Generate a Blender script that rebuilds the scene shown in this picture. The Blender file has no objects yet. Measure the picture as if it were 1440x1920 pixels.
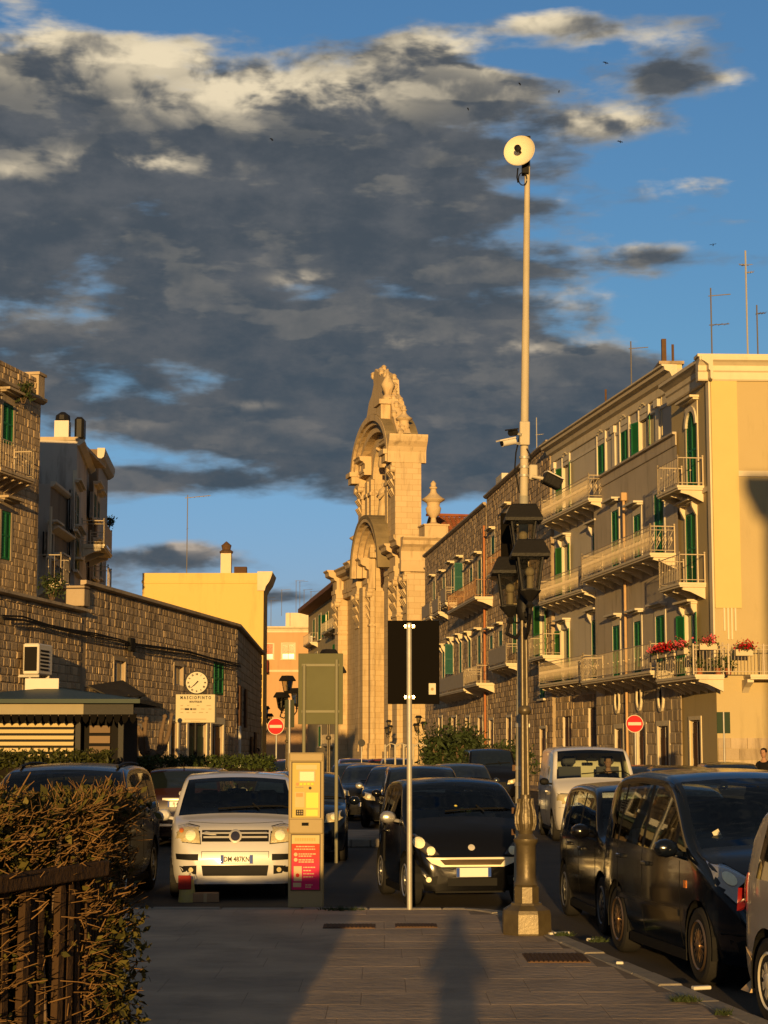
import bpy, bmesh, math, random
import numpy as np
from mathutils import Vector, Matrix
from mathutils.bvhtree import BVHTree
random.seed(7); rnd = random.random
def U(a, b): return a + (b - a) * random.random()
C = bpy.context.scene.collection
SC = bpy.context.scene
PI = math.pi
# ------------------------------------------------------------ camera
F = 3600.0; K = F / 3000.0; EYE = 1.75; ROAD = -0.10
TH = math.atan(448.0 / F)
cam = bpy.data.cameras.new('camera'); camo = bpy.data.objects.new('camera', cam); C.objects.link(camo)
camo.location = (0, 0, EYE); camo.rotation_euler = (PI / 2 + TH, 0, 0)
cam.sensor_fit = 'VERTICAL'; cam.sensor_height = 24.0; cam.lens = 24.0 * F / 1920.0
cam.clip_start = 0.05; cam.clip_end = 3000
SC.camera = camo
def ray(px, py):
    a = (px - 720) / F; b = (960 - py) / F
    return Vector((a, math.cos(TH) - b * math.sin(TH), math.sin(TH) + b * math.cos(TH)))
def G(px, py, z=0.0):            # where the sight line meets the level z
    d = ray(px, py); t = (z - EYE) / d.z
    return Vector((d.x * t, d.y * t, z))
def W(px, Y, py=1408):           # point at world depth Y
    d = ray(px, py); t = Y / d.y
    return Vector((d.x * t, Y, EYE + d.z * t))
# ------------------------------------------------------------ sun, sky, exposure
SUN_EL = math.atan(1.72 / (17.3 * K)); SUN_AZ = math.atan(0.75 / (17.3 * K))   # rays travel towards +Y and a little +X
sl = bpy.data.lights.new('sun', 'SUN'); slo = bpy.data.objects.new('sun', sl); C.objects.link(slo)
sl.energy = 5.0; sl.angle = math.radians(0.45); sl.color = (1.0, 0.60, 0.20)
sd = Vector((math.sin(SUN_AZ) * math.cos(SUN_EL), math.cos(SUN_AZ) * math.cos(SUN_EL), -math.sin(SUN_EL)))
slo.rotation_euler = sd.to_track_quat('-Z', 'Y').to_euler(); slo.location = (0, -30, 20)
SC.view_settings.view_transform = 'Standard'; SC.view_settings.look = 'None'
SC.view_settings.exposure = 0.32; SC.view_settings.gamma = 1.0; SC.view_settings.use_curve_mapping = False
class S:                         # node socket arithmetic
    t = None
    def __init__(s, k): s.k = k
    @staticmethod
    def m(op, *a, clamp=False):
        n = S.t.nodes.new('ShaderNodeMath'); n.operation = op; n.use_clamp = clamp
        for i, x in enumerate(a):
            if isinstance(x, S): S.t.links.new(x.k, n.inputs[i])
            else: n.inputs[i].default_value = x
        return S(n.outputs[0])
    def __add__(s, o): return S.m('ADD', s, o)
    __radd__ = __add__
    def __sub__(s, o): return S.m('SUBTRACT', s, o)
    def __rsub__(s, o): return S.m('SUBTRACT', o, s)
    def __mul__(s, o): return S.m('MULTIPLY', s, o)
    __rmul__ = __mul__
    def __truediv__(s, o): return S.m('DIVIDE', s, o)
def sstep(x, a, b):
    n = S.t.nodes.new('ShaderNodeMapRange'); n.interpolation_type = 'SMOOTHSTEP'
    S.t.links.new(x.k, n.inputs[0]); n.inputs[1].default_value = a; n.inputs[2].default_value = b
    return S(n.outputs[0])
def comb(x, y, z):
    n = S.t.nodes.new('ShaderNodeCombineXYZ')
    for i, q in enumerate((x, y, z)):
        if isinstance(q, S): S.t.links.new(q.k, n.inputs[i])
        else: n.inputs[i].default_value = q
    return S(n.outputs[0])
def noise(vec, scale, det=6, rough=.55, dist=0.0):
    n = S.t.nodes.new('ShaderNodeTexNoise'); n.inputs['Scale'].default_value = scale; n.inputs['Detail'].default_value = det
    n.inputs['Roughness'].default_value = rough; n.inputs['Distortion'].default_value = dist
    if vec is not None: S.t.links.new(vec.k, n.inputs['Vector'])
    return S(n.outputs['Fac'])
def mixc(f, a, b, mode='MIX'):
    n = S.t.nodes.new('ShaderNodeMix'); n.data_type = 'RGBA'; n.blend_type = mode
    for i, q in ((0, f), (6, a), (7, b)):
        if isinstance(q, S): S.t.links.new(q.k, n.inputs[i])
        elif i == 0: n.inputs[0].default_value = q
        else: n.inputs[i].default_value = (*q, 1)
    return S(n.outputs[2])
def make_world():
    w = bpy.data.worlds.new('World'); SC.world = w; w.use_nodes = True; nt = w.node_tree; nt.nodes.clear(); S.t = nt
    sky = nt.nodes.new('ShaderNodeTexSky'); sky.sky_type = 'NISHITA'; sky.sun_disc = False
    sky.sun_elevation = SUN_EL; sky.sun_rotation = PI + SUN_AZ; sky.air_density = 1.0; sky.dust_density = .4; sky.ozone_density = 2.5
    tc = nt.nodes.new('ShaderNodeTexCoord'); sp = nt.nodes.new('ShaderNodeSeparateXYZ'); nt.links.new(tc.outputs['Generated'], sp.inputs[0])
    x, y, z = S(sp.outputs[0]), S(sp.outputs[1]), S(sp.outputs[2])
    az = S.m('ARCTAN2', x, y); el = S.m('ARCSINE', z)
    def density(a, e):
        v = comb(a * 1.0, e * 1.9, 0.0)
        w = noise(comb(a, e * 1.6, 9.0), 5.0, 3, .5) - .5
        n1 = noise(comb(a * 1.0 + w * .05, e * 2.0 + w * .03, 0.0), 4.2, 7, .56, .10); n2 = noise(comb(a * 1.0 + 4.1, e * 3.4, 3.3), 14.0, 5, .55, .15)
        return n1 * .74 + n2 * .56 - .14
    def bias(a, e):
        b = None
        def ell(px, py, rx, ry, s):
            nonlocal b
            dd = ray(px, py).normalized(); ca = math.atan2(dd.x, dd.y); ce = math.asin(dd.z)
            q = (a - ca) * (F / rx); r = (e - ce) * (F / ry)
            g = S.m('POWER', 2.718, (q * q + r * r) * -1.0) * s
            b = g if b is None else b + g
        ell(250, 420, 560, 300, .25); ell(760, 420, 330, 300, .18); ell(520, 770, 600, 130, .20); ell(830, 850, 280, 100, .16); ell(960, 620, 200, 150, .06)
        ell(30, 180, 200, 130, .14); ell(200, 120, 130, 50, .05); ell(830, 150, 120, 70, .17); ell(560, 170, 260, 60, .09); ell(1290, 130, 150, 55, .19); ell(1040, 40, 95, 24, .11); ell(1000, 112, 130, 34, -.17); ell(1130, 165, 80, 26, -.10)
        ell(1160, 235, 110, 22, .13); ell(1240, 360, 120, 28, .15); ell(1230, 480, 180, 32, .15); ell(1120, 570, 120, 34, .10)
        ell(1080, 700, 230, 60, .20); ell(330, 1045, 170, 40, .28); ell(560, 1120, 90, 16, .20); ell(280, 885, 160, 30, .14); ell(80, 700, 200, 80, .08)
        ell(1330, 300, 200, 200, -.05); ell(480, 985, 420, 40, -.22); ell(250, 25, 120, 40, -.17); ell(560, 50, 170, 45, -.08); ell(900, 985, 150, 50, -.14)
        ell(640, 5, 320, 36, -.16); ell(1300, 610, 130, 60, -.12); ell(450, 870, 220, 26, -.11); ell(620, 560, 200, 34, -.105); ell(240, 700, 250, 40, -.11); ell(120, 600, 170, 28, -.10); ell(250, 860, 160, 26, -.10); ell(980, 350, 60, 14, -.06)
        out = sstep(S.m('ABSOLUTE', a), .26, .60) * .15 + sstep(e, .46, .75) * .16  # extra cloud added outside the view to dim the ambient light
        return b + out * (1.0 - sstep(S.m('ABSOLUTE', a), 2.3, 2.9) * .6)
    dn0 = density(az, el); d1n = density(az + .006, el + .017); d0 = dn0 + bias(az, el)
    alpha = sstep(d0, .508, .665)
    n = noise(comb(az, el * 1.8, 7.0), 22.0, 6, .62)
    n3 = noise(comb(az + 2.0, el * 1.6, 2.0), 55.0, 5, .6)
    slope = (dn0 - d1n) + (n3 - .5) * .030
    lit = sstep(slope, .004, .075)
    thick = sstep(d0 + (n - .5) * .10, .60, .76)
    bm = None                                                     # where the low sun reaches the cloud tops
    for px, py, rx, ry, k in ((520, 165, 320, 56, .78), (280, 120, 190, 60, .62), (850, 115, 130, 65, .72), (40, 50, 150, 80, .62), (240, 305, 170, 24, .8), (40, 320, 90, 20, .5), (1150, 228, 110, 24, .8), (1250, 350, 130, 26, .7), (1180, 80, 110, 26, .45), (1400, 150, 60, 20, .5), (1000, 30, 90, 30, .55), (1150, 460, 80, 18, .5), (1320, 455, 120, 14, .5), (1130, 560, 130, 22, .6), (1060, 650, 170, 18, .5), (570, 525, 60, 14, .7), (735, 645, 28, 14, .5), (290, 1015, 130, 24, .8), (440, 1040, 60, 16, .6), (270, 795, 60, 14, .35), (1030, 372, 50, 14, .6), (480, 760, 50, 10, .3), (1320, 215, 40, 10, .3)):
        dd = ray(px, py).normalized(); q = (az - math.atan2(dd.x, dd.y)) * (F / rx); r = (el - math.asin(dd.z)) * (F / ry); g = S.m('POWER', 2.718, (q * q + r * r) * -1.0) * k; bm = g if bm is None else S.m('MAXIMUM', bm, g)
    body = 1.0 - sstep(d0 + (n - .5) * .12, .70, .92) * .45
    soft = sstep(slope, -.045, .055)
    def puff(sc, da, de): return noise(comb(az + 1.7, el * 1.5, 5.0), sc, 4, .55, .3) - noise(comb(az + 1.7 + da, (el + de) * 1.5, 5.0), sc, 4, .55, .3)
    rel = puff(13.0, .010, .016) * 5.0 + puff(34.0, .004, .007) * 3.2
    relief = sstep(rel + (n - .5) * .5, -.75, .75)
    hi = bm * body * (.10 + soft * .38 + relief * .80) + lit * .12 + (relief - .5) * .10
    thin = 1.0 - sstep(d0, .56, .68)
    hi = S.m('ADD', hi, thin * .20, clamp=True)
    dark = mixc(sstep(el, .06, .40), (.055, .082, .112), (.068, .082, .100))
    dark = mixc(sstep(n, .35, .7), dark, (.108, .119, .134))
    warm = mixc(sstep(el, .06, .38), (.46, .38, .31), (.84, .71, .49))
    ccol = mixc(sstep(hi, .0, .85), dark, warm)
    # Nishita at low sun, brightened for the picture's exposure; the clouds as the colours they show
    bg1 = nt.nodes.new('ShaderNodeBackground'); bg2 = nt.nodes.new('ShaderNodeBackground')
    skc = mixc(1.0, S(sky.outputs[0]), mixc(sstep(el, -.02, .22), (.74, .76, 1.55), (.72, .92, 1.12)), 'MULTIPLY')
    nt.links.new(skc.k, bg1.inputs[0]); bg1.inputs[1].default_value = 0.118
    nt.links.new(ccol.k, bg2.inputs[0]); bg2.inputs[1].default_value = 0.80
    mx = nt.nodes.new('ShaderNodeMixShader'); nt.links.new(alpha.k, mx.inputs[0])
    nt.links.new(bg1.outputs[0], mx.inputs[1]); nt.links.new(bg2.outputs[0], mx.inputs[2])
    out = nt.nodes.new('ShaderNodeOutputWorld'); nt.links.new(mx.outputs[0], out.inputs[0])
make_world()
SC.world.cycles.sampling_method = 'MANUAL'; SC.world.cycles.sample_map_resolution = 256
# ------------------------------------------------------------ mesh helpers
class MB:
    def __init__(s): s.v = []; s.f = []; s.M = None
    def add(s, vs, fs):
        o = len(s.v)
        if s.M is not None: vs = [tuple(s.M @ Vector(q)) for q in vs]
        s.v += [tuple(q) for q in vs]; s.f += [tuple(i + o for i in f) for f in fs]; return s
    def box(s, x0, x1, y0, y1, z0, z1, bev=0):
        if bev:
            b = bev; V = []; 
            for sx in (0, 1):
                for sy in (0, 1):
                    for sz in (0, 1):
                        X = (x0, x1)[sx]; Y = (y0, y1)[sy]; Z = (z0, z1)[sz]; dx = b * (1 - 2 * sx); dy = b * (1 - 2 * sy); dz = b * (1 - 2 * sz)
                        V += [(X, Y + dy, Z + dz), (X + dx, Y, Z + dz), (X + dx, Y + dy, Z)]
            I = lambda sx, sy, sz, k: (sx * 4 + sy * 2 + sz) * 3 + k
            Fc = []
            for q in (0, 1):
                a = [I(q, 0, 0, 0), I(q, 0, 1, 0), I(q, 1, 1, 0), I(q, 1, 0, 0)]; Fc.append(a if q == 0 else a[::-1])
                a = [I(0, q, 0, 1), I(1, q, 0, 1), I(1, q, 1, 1), I(0, q, 1, 1)]; Fc.append(a if q == 0 else a[::-1])
                a = [I(0, 0, q, 2), I(0, 1, q, 2), I(1, 1, q, 2), I(1, 0, q, 2)]; Fc.append(a if q == 0 else a[::-1])
            for p in (0, 1):
                for q in (0, 1):
                    Fc.append([I(p, q, 0, 0), I(p, q, 1, 0), I(p, q, 1, 1), I(p, q, 0, 1)])
                    Fc.append([I(p, 0, q, 0), I(p, 1, q, 0), I(p, 1, q, 2), I(p, 0, q, 2)])
                    Fc.append([I(0, p, q, 1), I(1, p, q, 1), I(1, p, q, 2), I(0, p, q, 2)])
            for c in range(8): Fc.append([c * 3, c * 3 + 1, c * 3 + 2])
            return s.add(V, Fc)
        return s.add([(x0, y0, z0), (x1, y0, z0), (x1, y1, z0), (x0, y1, z0), (x0, y0, z1), (x1, y0, z1), (x1, y1, z1), (x0, y1, z1)],
                     [(0, 3, 2, 1), (4, 5, 6, 7), (0, 1, 5, 4), (1, 2, 6, 5), (2, 3, 7, 6), (3, 0, 4, 7)])
    def cyl(s, p, q, r, r2=None, n=10, caps=True):
        p = Vector(p); q = Vector(q); r2 = r if r2 is None else r2; d = (q - p).normalized()
        a = d.orthogonal().normalized(); b = d.cross(a); V = []
        for k in range(n):
            t = 2 * PI * k / n + PI / n; w = a * math.cos(t) + b * math.sin(t); V += [p + w * r, q + w * r2]
        Fc = [(2 * k, (2 * k + 2) % (2 * n), (2 * k + 3) % (2 * n), 2 * k + 1) for k in range(n)]
        if caps: Fc += [tuple(range(0, 2 * n, 2))[::-1], tuple(range(1, 2 * n, 2))]
        return s.add(V, Fc)
    def tube(s, pts, r, n=6):
        for a, b in zip(pts, pts[1:]):
            if (Vector(a) - Vector(b)).length > 1e-5: s.cyl(a, b, r, n=n)
        return s
    def lathe(s, prof, c=(0, 0, 0), n=16, a0=0, sy=1.0):   # prof: (r, z) up the z axis
        V = []; m = len(prof)
        for k in range(n):
            t = 2 * PI * k / n + a0
            for r, z in prof: V.append((c[0] + r * math.cos(t), c[1] + sy * r * math.sin(t), c[2] + z))
        Fc = [(k * m + i, ((k + 1) % n) * m + i, ((k + 1) % n) * m + i + 1, k * m + i + 1) for k in range(n) for i in range(m - 1)]
        Fc += [tuple(k * m for k in range(n))[::-1], tuple(k * m + m - 1 for k in range(n))]
        return s.add(V, Fc)
    def prism(s, poly, a0, a1, ax='y'):                     # poly in the plane across axis ax
        n = len(poly)
        mk = {'y': lambda p, a: (p[0], a, p[1]), 'x': lambda p, a: (a, p[0], p[1]), 'z': lambda p, a: (p[0], p[1], a)}[ax]
        V = [mk(p, a0) for p in poly] + [mk(p, a1) for p in poly]
        Fc = [tuple(range(n))[::-1], tuple(range(n, 2 * n))] + [(i, (i + 1) % n, n + (i + 1) % n, n + i) for i in range(n)]
        return s.add(V, Fc)
    def ball(s, c, r, n=8, m=6, sz=1.0):
        prof = [(r * math.cos(-PI / 2 + PI * i / m) + 1e-4, r * sz * math.sin(-PI / 2 + PI * i / m)) for i in range(m + 1)]
        return s.lathe(prof, c, n)
    def build(s, name, mat, parent=None, smooth=0, kind=None, label=None, loc=None, weld=False):
        me = bpy.data.meshes.new(name); me.from_pydata(s.v, [], s.f)
        bm = bmesh.new(); bm.from_mesh(me)
        if weld: bmesh.ops.remove_doubles(bm, verts=bm.verts, dist=1e-4)
        bmesh.ops.recalc_face_normals(bm, faces=bm.faces); bm.to_mesh(me); bm.free()
        return link(name, me, mat, parent, smooth, kind, label, loc)
def link(name, me, mat, parent=None, smooth=0, kind=None, label=None, loc=None):
    if mat is not None and not me.materials: me.materials.append(mat)
    if smooth:
        me.polygons.foreach_set('use_smooth', [True] * len(me.polygons)); me.set_sharp_from_angle(angle=math.radians(smooth))
    o = bpy.data.objects.new(name, me); C.objects.link(o); o.parent = parent
    if loc is not None: o.location = loc
    if kind: o['kind'] = kind
    if label: o['label'] = label
    return o
def thing(name, label, cat, loc=(0, 0, 0), rz=0.0, group=None):
    o = bpy.data.objects.new(name, None); C.objects.link(o); o.empty_display_size = .2
    o.location = loc; o.rotation_euler = (0, 0, rz); o['label'] = label; o['category'] = cat
    if group: o['group'] = group
    return o
def tag(o, label, cat, group=None):
    o['label'] = label; o['category'] = cat
    if group: o['group'] = group
    return o
def kids(o): return [c for c in list(bpy.data.objects) if c.parent == o]
KIDS = {}
def index_kids():
    KIDS.clear()
    for c in bpy.data.objects:
        if c.parent: KIDS.setdefault(c.parent.name, []).append(c)
def copy_tree(o, parent=None):
    c = o.copy(); C.objects.link(c)
    if parent is not None: c.parent = parent
    for k in KIDS.get(o.name, []): copy_tree(k, c)
    return c
def dup(o, label, loc, rz, group=None):
    c = copy_tree(o); c.location = loc; c.rotation_euler = (0, 0, rz); c['label'] = label
    if group: c['group'] = group
    return c
# ------------------------------------------------------------ materials
MT = {}
def mat(name, col, rough=.8, metal=0.0, var=.0, vs=3.0, bump=0.0, bs=40.0, coat=0.0, isl=0.0, alt=None, spec=None, em=0, stain=0.0, strans=0.0):
    if name in MT: return MT[name]
    m = bpy.data.materials.new(name); m.use_nodes = True; nt = m.node_tree; S.t = nt; b = nt.nodes['Principled BSDF']
    b.inputs['Base Color'].default_value = (*col, 1); b.inputs['Roughness'].default_value = rough; b.inputs['Metallic'].default_value = metal
    if coat: b.inputs['Coat Weight'].default_value = coat; b.inputs['Coat Roughness'].default_value = .04
    if spec is None and rough >= .4 and metal < .2: spec = .14
    if spec is not None: b.inputs['Specular IOR Level'].default_value = spec
    if em: b.inputs['Emission Color'].default_value = (*col, 1); b.inputs['Emission Strength'].default_value = em
    if strans: b.inputs['Transmission Weight'].default_value = strans
    c = None
    if var or bump or stain or isl:
        g = nt.nodes.new('ShaderNodeNewGeometry'); pos = S(g.outputs['Position'])
    alt = alt or tuple(q * .55 for q in col)
    if var:
        n = noise(pos, vs, 5, .6); c = mixc(sstep(n, .5 - .28, .5 + .28) * var, col, alt)
    if isl:
        oi = nt.nodes.new('ShaderNodeObjectInfo'); r = S.m('FRACT', S(g.outputs['Random Per Island']) + S(oi.outputs['Random']) * 7.31)
        c = mixc(r * isl, c if c else col, tuple(q * .48 for q in alt))
    if stain:
        sp = nt.nodes.new('ShaderNodeMapping'); sp.inputs['Scale'].default_value = (1.6, 1.6, .25); nt.links.new(pos.k, sp.inputs[0])
        n = noise(S(sp.outputs[0]), 1.1, 6, .65); c = mixc(sstep(n, .50, .72) * stain, c if c else col, tuple(q * .35 for q in alt))
    if c: nt.links.new(c.k, b.inputs['Base Color'])
    if bump:
        n = noise(pos, bs, 4, .6); bn = nt.nodes.new('ShaderNodeBump'); bn.inputs['Strength'].default_value = bump; bn.inputs['Distance'].default_value = .02
        nt.links.new(n.k, bn.inputs['Height']); nt.links.new(bn.outputs[0], b.inputs['Normal'])
    MT[name] = m; return m
def glass_mat(name, col, alpha=.35):
    m = bpy.data.materials.new(name); m.use_nodes = True; nt = m.node_tree; nt.nodes.clear()
    gl = nt.nodes.new('ShaderNodeBsdfGlossy'); gl.inputs['Roughness'].default_value = .02; gl.inputs[0].default_value = (.9, .95, 1, 1)
    tr = nt.nodes.new('ShaderNodeBsdfTransparent'); tr.inputs[0].default_value = (*col, 1)
    fr = nt.nodes.new('ShaderNodeFresnel'); fr.inputs[0].default_value = 1.5
    mx = nt.nodes.new('ShaderNodeMixShader'); out = nt.nodes.new('ShaderNodeOutputMaterial')
    nt.links.new(fr.outputs[0], mx.inputs[0]); nt.links.new(tr.outputs[0], mx.inputs[1]); nt.links.new(gl.outputs[0], mx.inputs[2]); nt.links.new(mx.outputs[0], out.inputs[0])
    MT[name] = m; return m
def text_mesh(name, s, size, mt, parent, loc, rot=(PI / 2, 0, 0), sx=1.0, ext=.002, bold=.0, align='CENTER'):
    cu = bpy.data.curves.new(name, 'FONT'); cu.body = s; cu.size = size; cu.align_x = align; cu.align_y = 'CENTER'; cu.extrude = ext; cu.offset = bold; cu.resolution_u = 2
    o = bpy.data.objects.new('tmp', cu); me = bpy.data.meshes.new_from_object(o); me.name = name
    bpy.data.objects.remove(o); bpy.data.curves.remove(cu); me.materials.clear()
    for v in me.vertices: v.co.x *= sx
    r = link(name, me, mt, parent); r.location = loc; r.rotation_euler = rot; return r
# ------------------------------------------------------------ the palette
STONE = mat('limestone_blocks', (.60, .45, .27), .92, var=.5, vs=1.3, bump=.6, bs=22, isl=.50, alt=(.36, .26, .155), stain=.75)
STONE2 = mat('pale_limestone_blocks', (.52, .42, .28), .92, var=.5, vs=.8, bump=.5, bs=14, isl=.45, alt=(.36, .27, .17), stain=.6)
MORTAR = mat('lime_mortar', (.42, .325, .21), .95, var=.6, vs=2.0, bump=.6, bs=30, stain=.5)
CHURCH = mat('church_stone', (.56, .43, .25), .88, var=.5, vs=.35, bump=.35, bs=8, alt=(.44, .31, .165), stain=.65)
CHURCHB = mat('church_ashlar', (.56, .43, .25), .88, var=.5, vs=.5, bump=.3, bs=8, isl=.22, alt=(.50, .38, .22), stain=.4)
PLA_Y = mat('yellow_plaster', (.64, .46, .16), .9, var=.2, vs=.6, bump=.15, bs=30, alt=(.57, .40, .13), stain=.2)
PLA_T = mat('tan_plaster', (.45, .36, .19), .9, var=.25, vs=.7, bump=.2, bs=30, alt=(.38, .30, .155), stain=.28)
PLA_G = mat('grey_plaster', (.50, .43, .32), .93, var=.5, vs=.7, bump=.35, bs=12, alt=(.38, .32, .235), stain=.4)
PLA_B = mat('cream_grey_plaster', (.56, .50, .39), .92, var=.25, vs=.5, bump=.2, bs=20, alt=(.36, .32, .26), stain=.25)
PLA_O = mat('orange_plaster', (.50, .32, .17), .92, var=.3, vs=.4, alt=(.48, .29, .15), stain=.2)
PLA_L = mat('pale_plaster', (.50, .46, .40), .92, var=.4, vs=.5, bump=.2, bs=20, alt=(.36, .31, .25), stain=.5)
PLA_D = mat('brown_old_plaster', (.27, .20, .13), .95, var=.8, vs=.6, bump=.4, bs=9, alt=(.12, .085, .05), stain=.5)
TRIM = mat('cream_trim', (.66, .57, .40), .85, var=.2, vs=1.5, bump=.15, bs=30, stain=.18)
TRIMW = mat('pale_trim', (.62, .56, .44), .85, var=.2, vs=1.5, bump=.15, bs=30, stain=.2)
SHUT = mat('green_shutter_paint', (.018, .16, .055), .55, var=.3, vs=3, alt=(.01, .07, .03))
SHUTLIT = mat('sunlit_green_shutter_paint', (.03, .15, .035), .55, var=.3, vs=3, alt=(.07, .18, .03))  # the shutter green again, with yellow sunlight put into its colour
SHUTT = mat('teal_shutter_paint', (.03, .11, .09), .6, var=.4, vs=3)
DOORB = mat('brown_door_wood', (.075, .035, .018), .6, var=.5, vs=4)
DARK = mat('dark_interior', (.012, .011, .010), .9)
PANE = mat('window_glass', (.03, .035, .04), .06, spec=.8)
RAILW = mat('cream_railing_paint', (.52, .43, .30), .6, var=.25, vs=6)
RAILR = mat('rusty_railing_paint', (.45, .27, .13), .75, var=.7, vs=5, alt=(.25, .09, .03))
ROOFT = mat('terracotta_tiles', (.33, .12, .05), .9, var=.7, vs=1.5, bump=.5, bs=6, isl=.5, alt=(.2, .06, .03))
COPPER = mat('copper_pipe', (.42, .16, .06), .6, var=.3, vs=3)
IRON = mat('black_iron_paint', (.012, .011, .010), .5, spec=.2, var=.2, vs=6, bump=.2, bs=50)
LAMPM = mat('bronze_green_cast_iron', (.12, .095, .05), .42, metal=.35, var=.6, vs=7, bump=.12, bs=40, alt=(.05, .035, .02))
GALV = mat('galvanised_steel', (.42, .40, .35), .5, metal=.3, var=.35, vs=8, bump=.1, bs=60)
POLEP = mat('cream_pole_paint', (.50, .44, .32), .6, var=.3, vs=5, bump=.1, bs=60, stain=.2)
WHITEP = mat('white_paint', (.62, .58, .50), .5, var=.1, vs=5)
ANT = mat('antenna_metal', (.16, .15, .14), .5, metal=.4)
RUST = mat('rust', (.12, .07, .04), .9, var=.5, vs=8)
ASPH = mat('asphalt', (.085, .072, .058), .82, var=.55, vs=.6, bump=.5, bs=90, alt=(.035, .034, .033))
PAVE = mat('worn_paving_stone', (.50, .375, .255), .75, var=.9, vs=.9, bump=.7, bs=9, alt=(.25, .20, .15), isl=.14, stain=.3)
KERB = mat('kerb_limestone', (.36, .32, .26), .75, var=.6, vs=4, bump=.5, bs=30, isl=.3)
LEAF = mat('hedge_leaf', (.060, .085, .022), .55, isl=.7, var=.4, vs=5, alt=(.035, .045, .012))
LEAFD = mat('dark_leaf', (.040, .060, .020), .6, isl=.7, alt=(.03, .035, .012))
TWIG = mat('cut_twig', (.27, .155, .06), .75, isl=.95, var=.5, vs=9, alt=(.20, .115, .045))
BARK = mat('bark', (.16, .11, .07), .95, var=.5, vs=8, bump=.6, bs=30)
WOODF = mat('weathered_fence_wood', (.085, .05, .026), .85, var=.6, vs=7, bump=.5, bs=30, isl=.4, alt=(.035, .02, .01))
REDP = mat('sign_red', (.50, .006, .008), .6, spec=.2); WHITES = mat('sign_white', (.56, .51, .38), .5); GREYS = mat('sign_back_green_grey', (.125, .125, .065), .7, spec=.1, var=.25, vs=3)
BLACKS = mat('sign_back_black', (.006, .005, .004), .8, spec=.04)
TYRE = mat('tyre_rubber', (.022, .021, .020), .85, bump=.3, bs=60); PLAS = mat('black_plastic', (.010, .010, .010), .6, spec=.12)
RIM = mat('alloy_rim', (.50, .49, .47), .3, metal=.85); RIMB = mat('bronze_rim', (.30, .20, .12), .3, metal=.85); CHROME = mat('chrome', (.85, .78, .60), .28, metal=.55); GLOW = mat('sun_glint_reflector', (.95, .90, .62), .3, bump=.5, bs=60)  # GLOW: the sun's glint in the lamps, put into a pale colour
LENS = mat('headlight_lens', (.50, .42, .22), .2, metal=.0, bump=.8, bs=30, coat=1.0); LENSR = mat('tail_light_lens', (.22, .01, .01), .2, coat=.5)
AMBER = mat('amber_lens', (.55, .16, .02), .25); SEAT = mat('seat_fabric', (.09, .088, .09), .9); PLATE = mat('number_plate_white', (.72, .71, .66), .35)
PBLUE = mat('plate_blue', (.02, .06, .30), .4); INK = mat('print_ink', (.015, .014, .014), .6)
PVAN = mat('van_white_paint', (.62, .60, .56), .3, coat=.5, var=.04, vs=2); PW = mat('white_car_paint', (.50, .49, .48), .30, coat=.6, var=.04, vs=2); PB = mat('black_car_paint', (.004, .004, .005), .16, coat=.15, spec=.3); PNAVY = mat('navy_car_paint', (.004, .006, .011), .14, coat=.2, spec=.3)
PDK = mat('dark_grey_car_paint', (.010, .010, .012), .18, coat=.2, spec=.3); PSIL = mat('silver_car_paint', (.40, .39, .38), .3, metal=.5, coat=.6); PBL = mat('blue_grey_car_paint', (.03, .04, .055), .28, metal=.2, coat=.4)
PRED = mat('dark_red_car_paint', (.10, .012, .010), .28, coat=.8); PMAR = mat('maroon_black_car_paint', (.02, .008, .007), .22, coat=.4, spec=.3)
GLASS = glass_mat('car_glass', (.66, .72, .70)); GLASSD = mat('dark_car_glass', (.006, .009, .011), .03, spec=.9, coat=.5); LGLASS = glass_mat('lantern_glass', (.70, .68, .6))

def ashlar_joints(m, bw, bh):                                       # fine joints of dressed blocks too far away to be cut one by one
    nt = m.node_tree; S.t = nt; b = nt.nodes['Principled BSDF']; lk = b.inputs['Base Color'].links[0].from_socket
    tc = nt.nodes.new('ShaderNodeTexCoord'); sp = nt.nodes.new('ShaderNodeSeparateXYZ'); nt.links.new(tc.outputs['Object'], sp.inputs[0]); v = comb(S(sp.outputs[0]) + S(sp.outputs[1]), S(sp.outputs[2]), 0.0)
    br = nt.nodes.new('ShaderNodeTexBrick'); nt.links.new(v.k, br.inputs['Vector']); br.inputs['Scale'].default_value = 1.0; br.inputs['Brick Width'].default_value = bw; br.inputs['Row Height'].default_value = bh; br.inputs['Mortar Size'].default_value = .02; br.inputs['Color1'].default_value = (1, 1, 1, 1); br.inputs['Color2'].default_value = (.86, .84, .80, 1); br.inputs['Mortar'].default_value = (.74, .69, .62, 1); br.inputs['Bias'].default_value = -.2
    r = mixc(1.0, S(lk), S(br.outputs['Color']), 'MULTIPLY'); nt.links.new(r.k, b.inputs['Base Color'])
ashlar_joints(CHURCHB, .95, .46)
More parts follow.
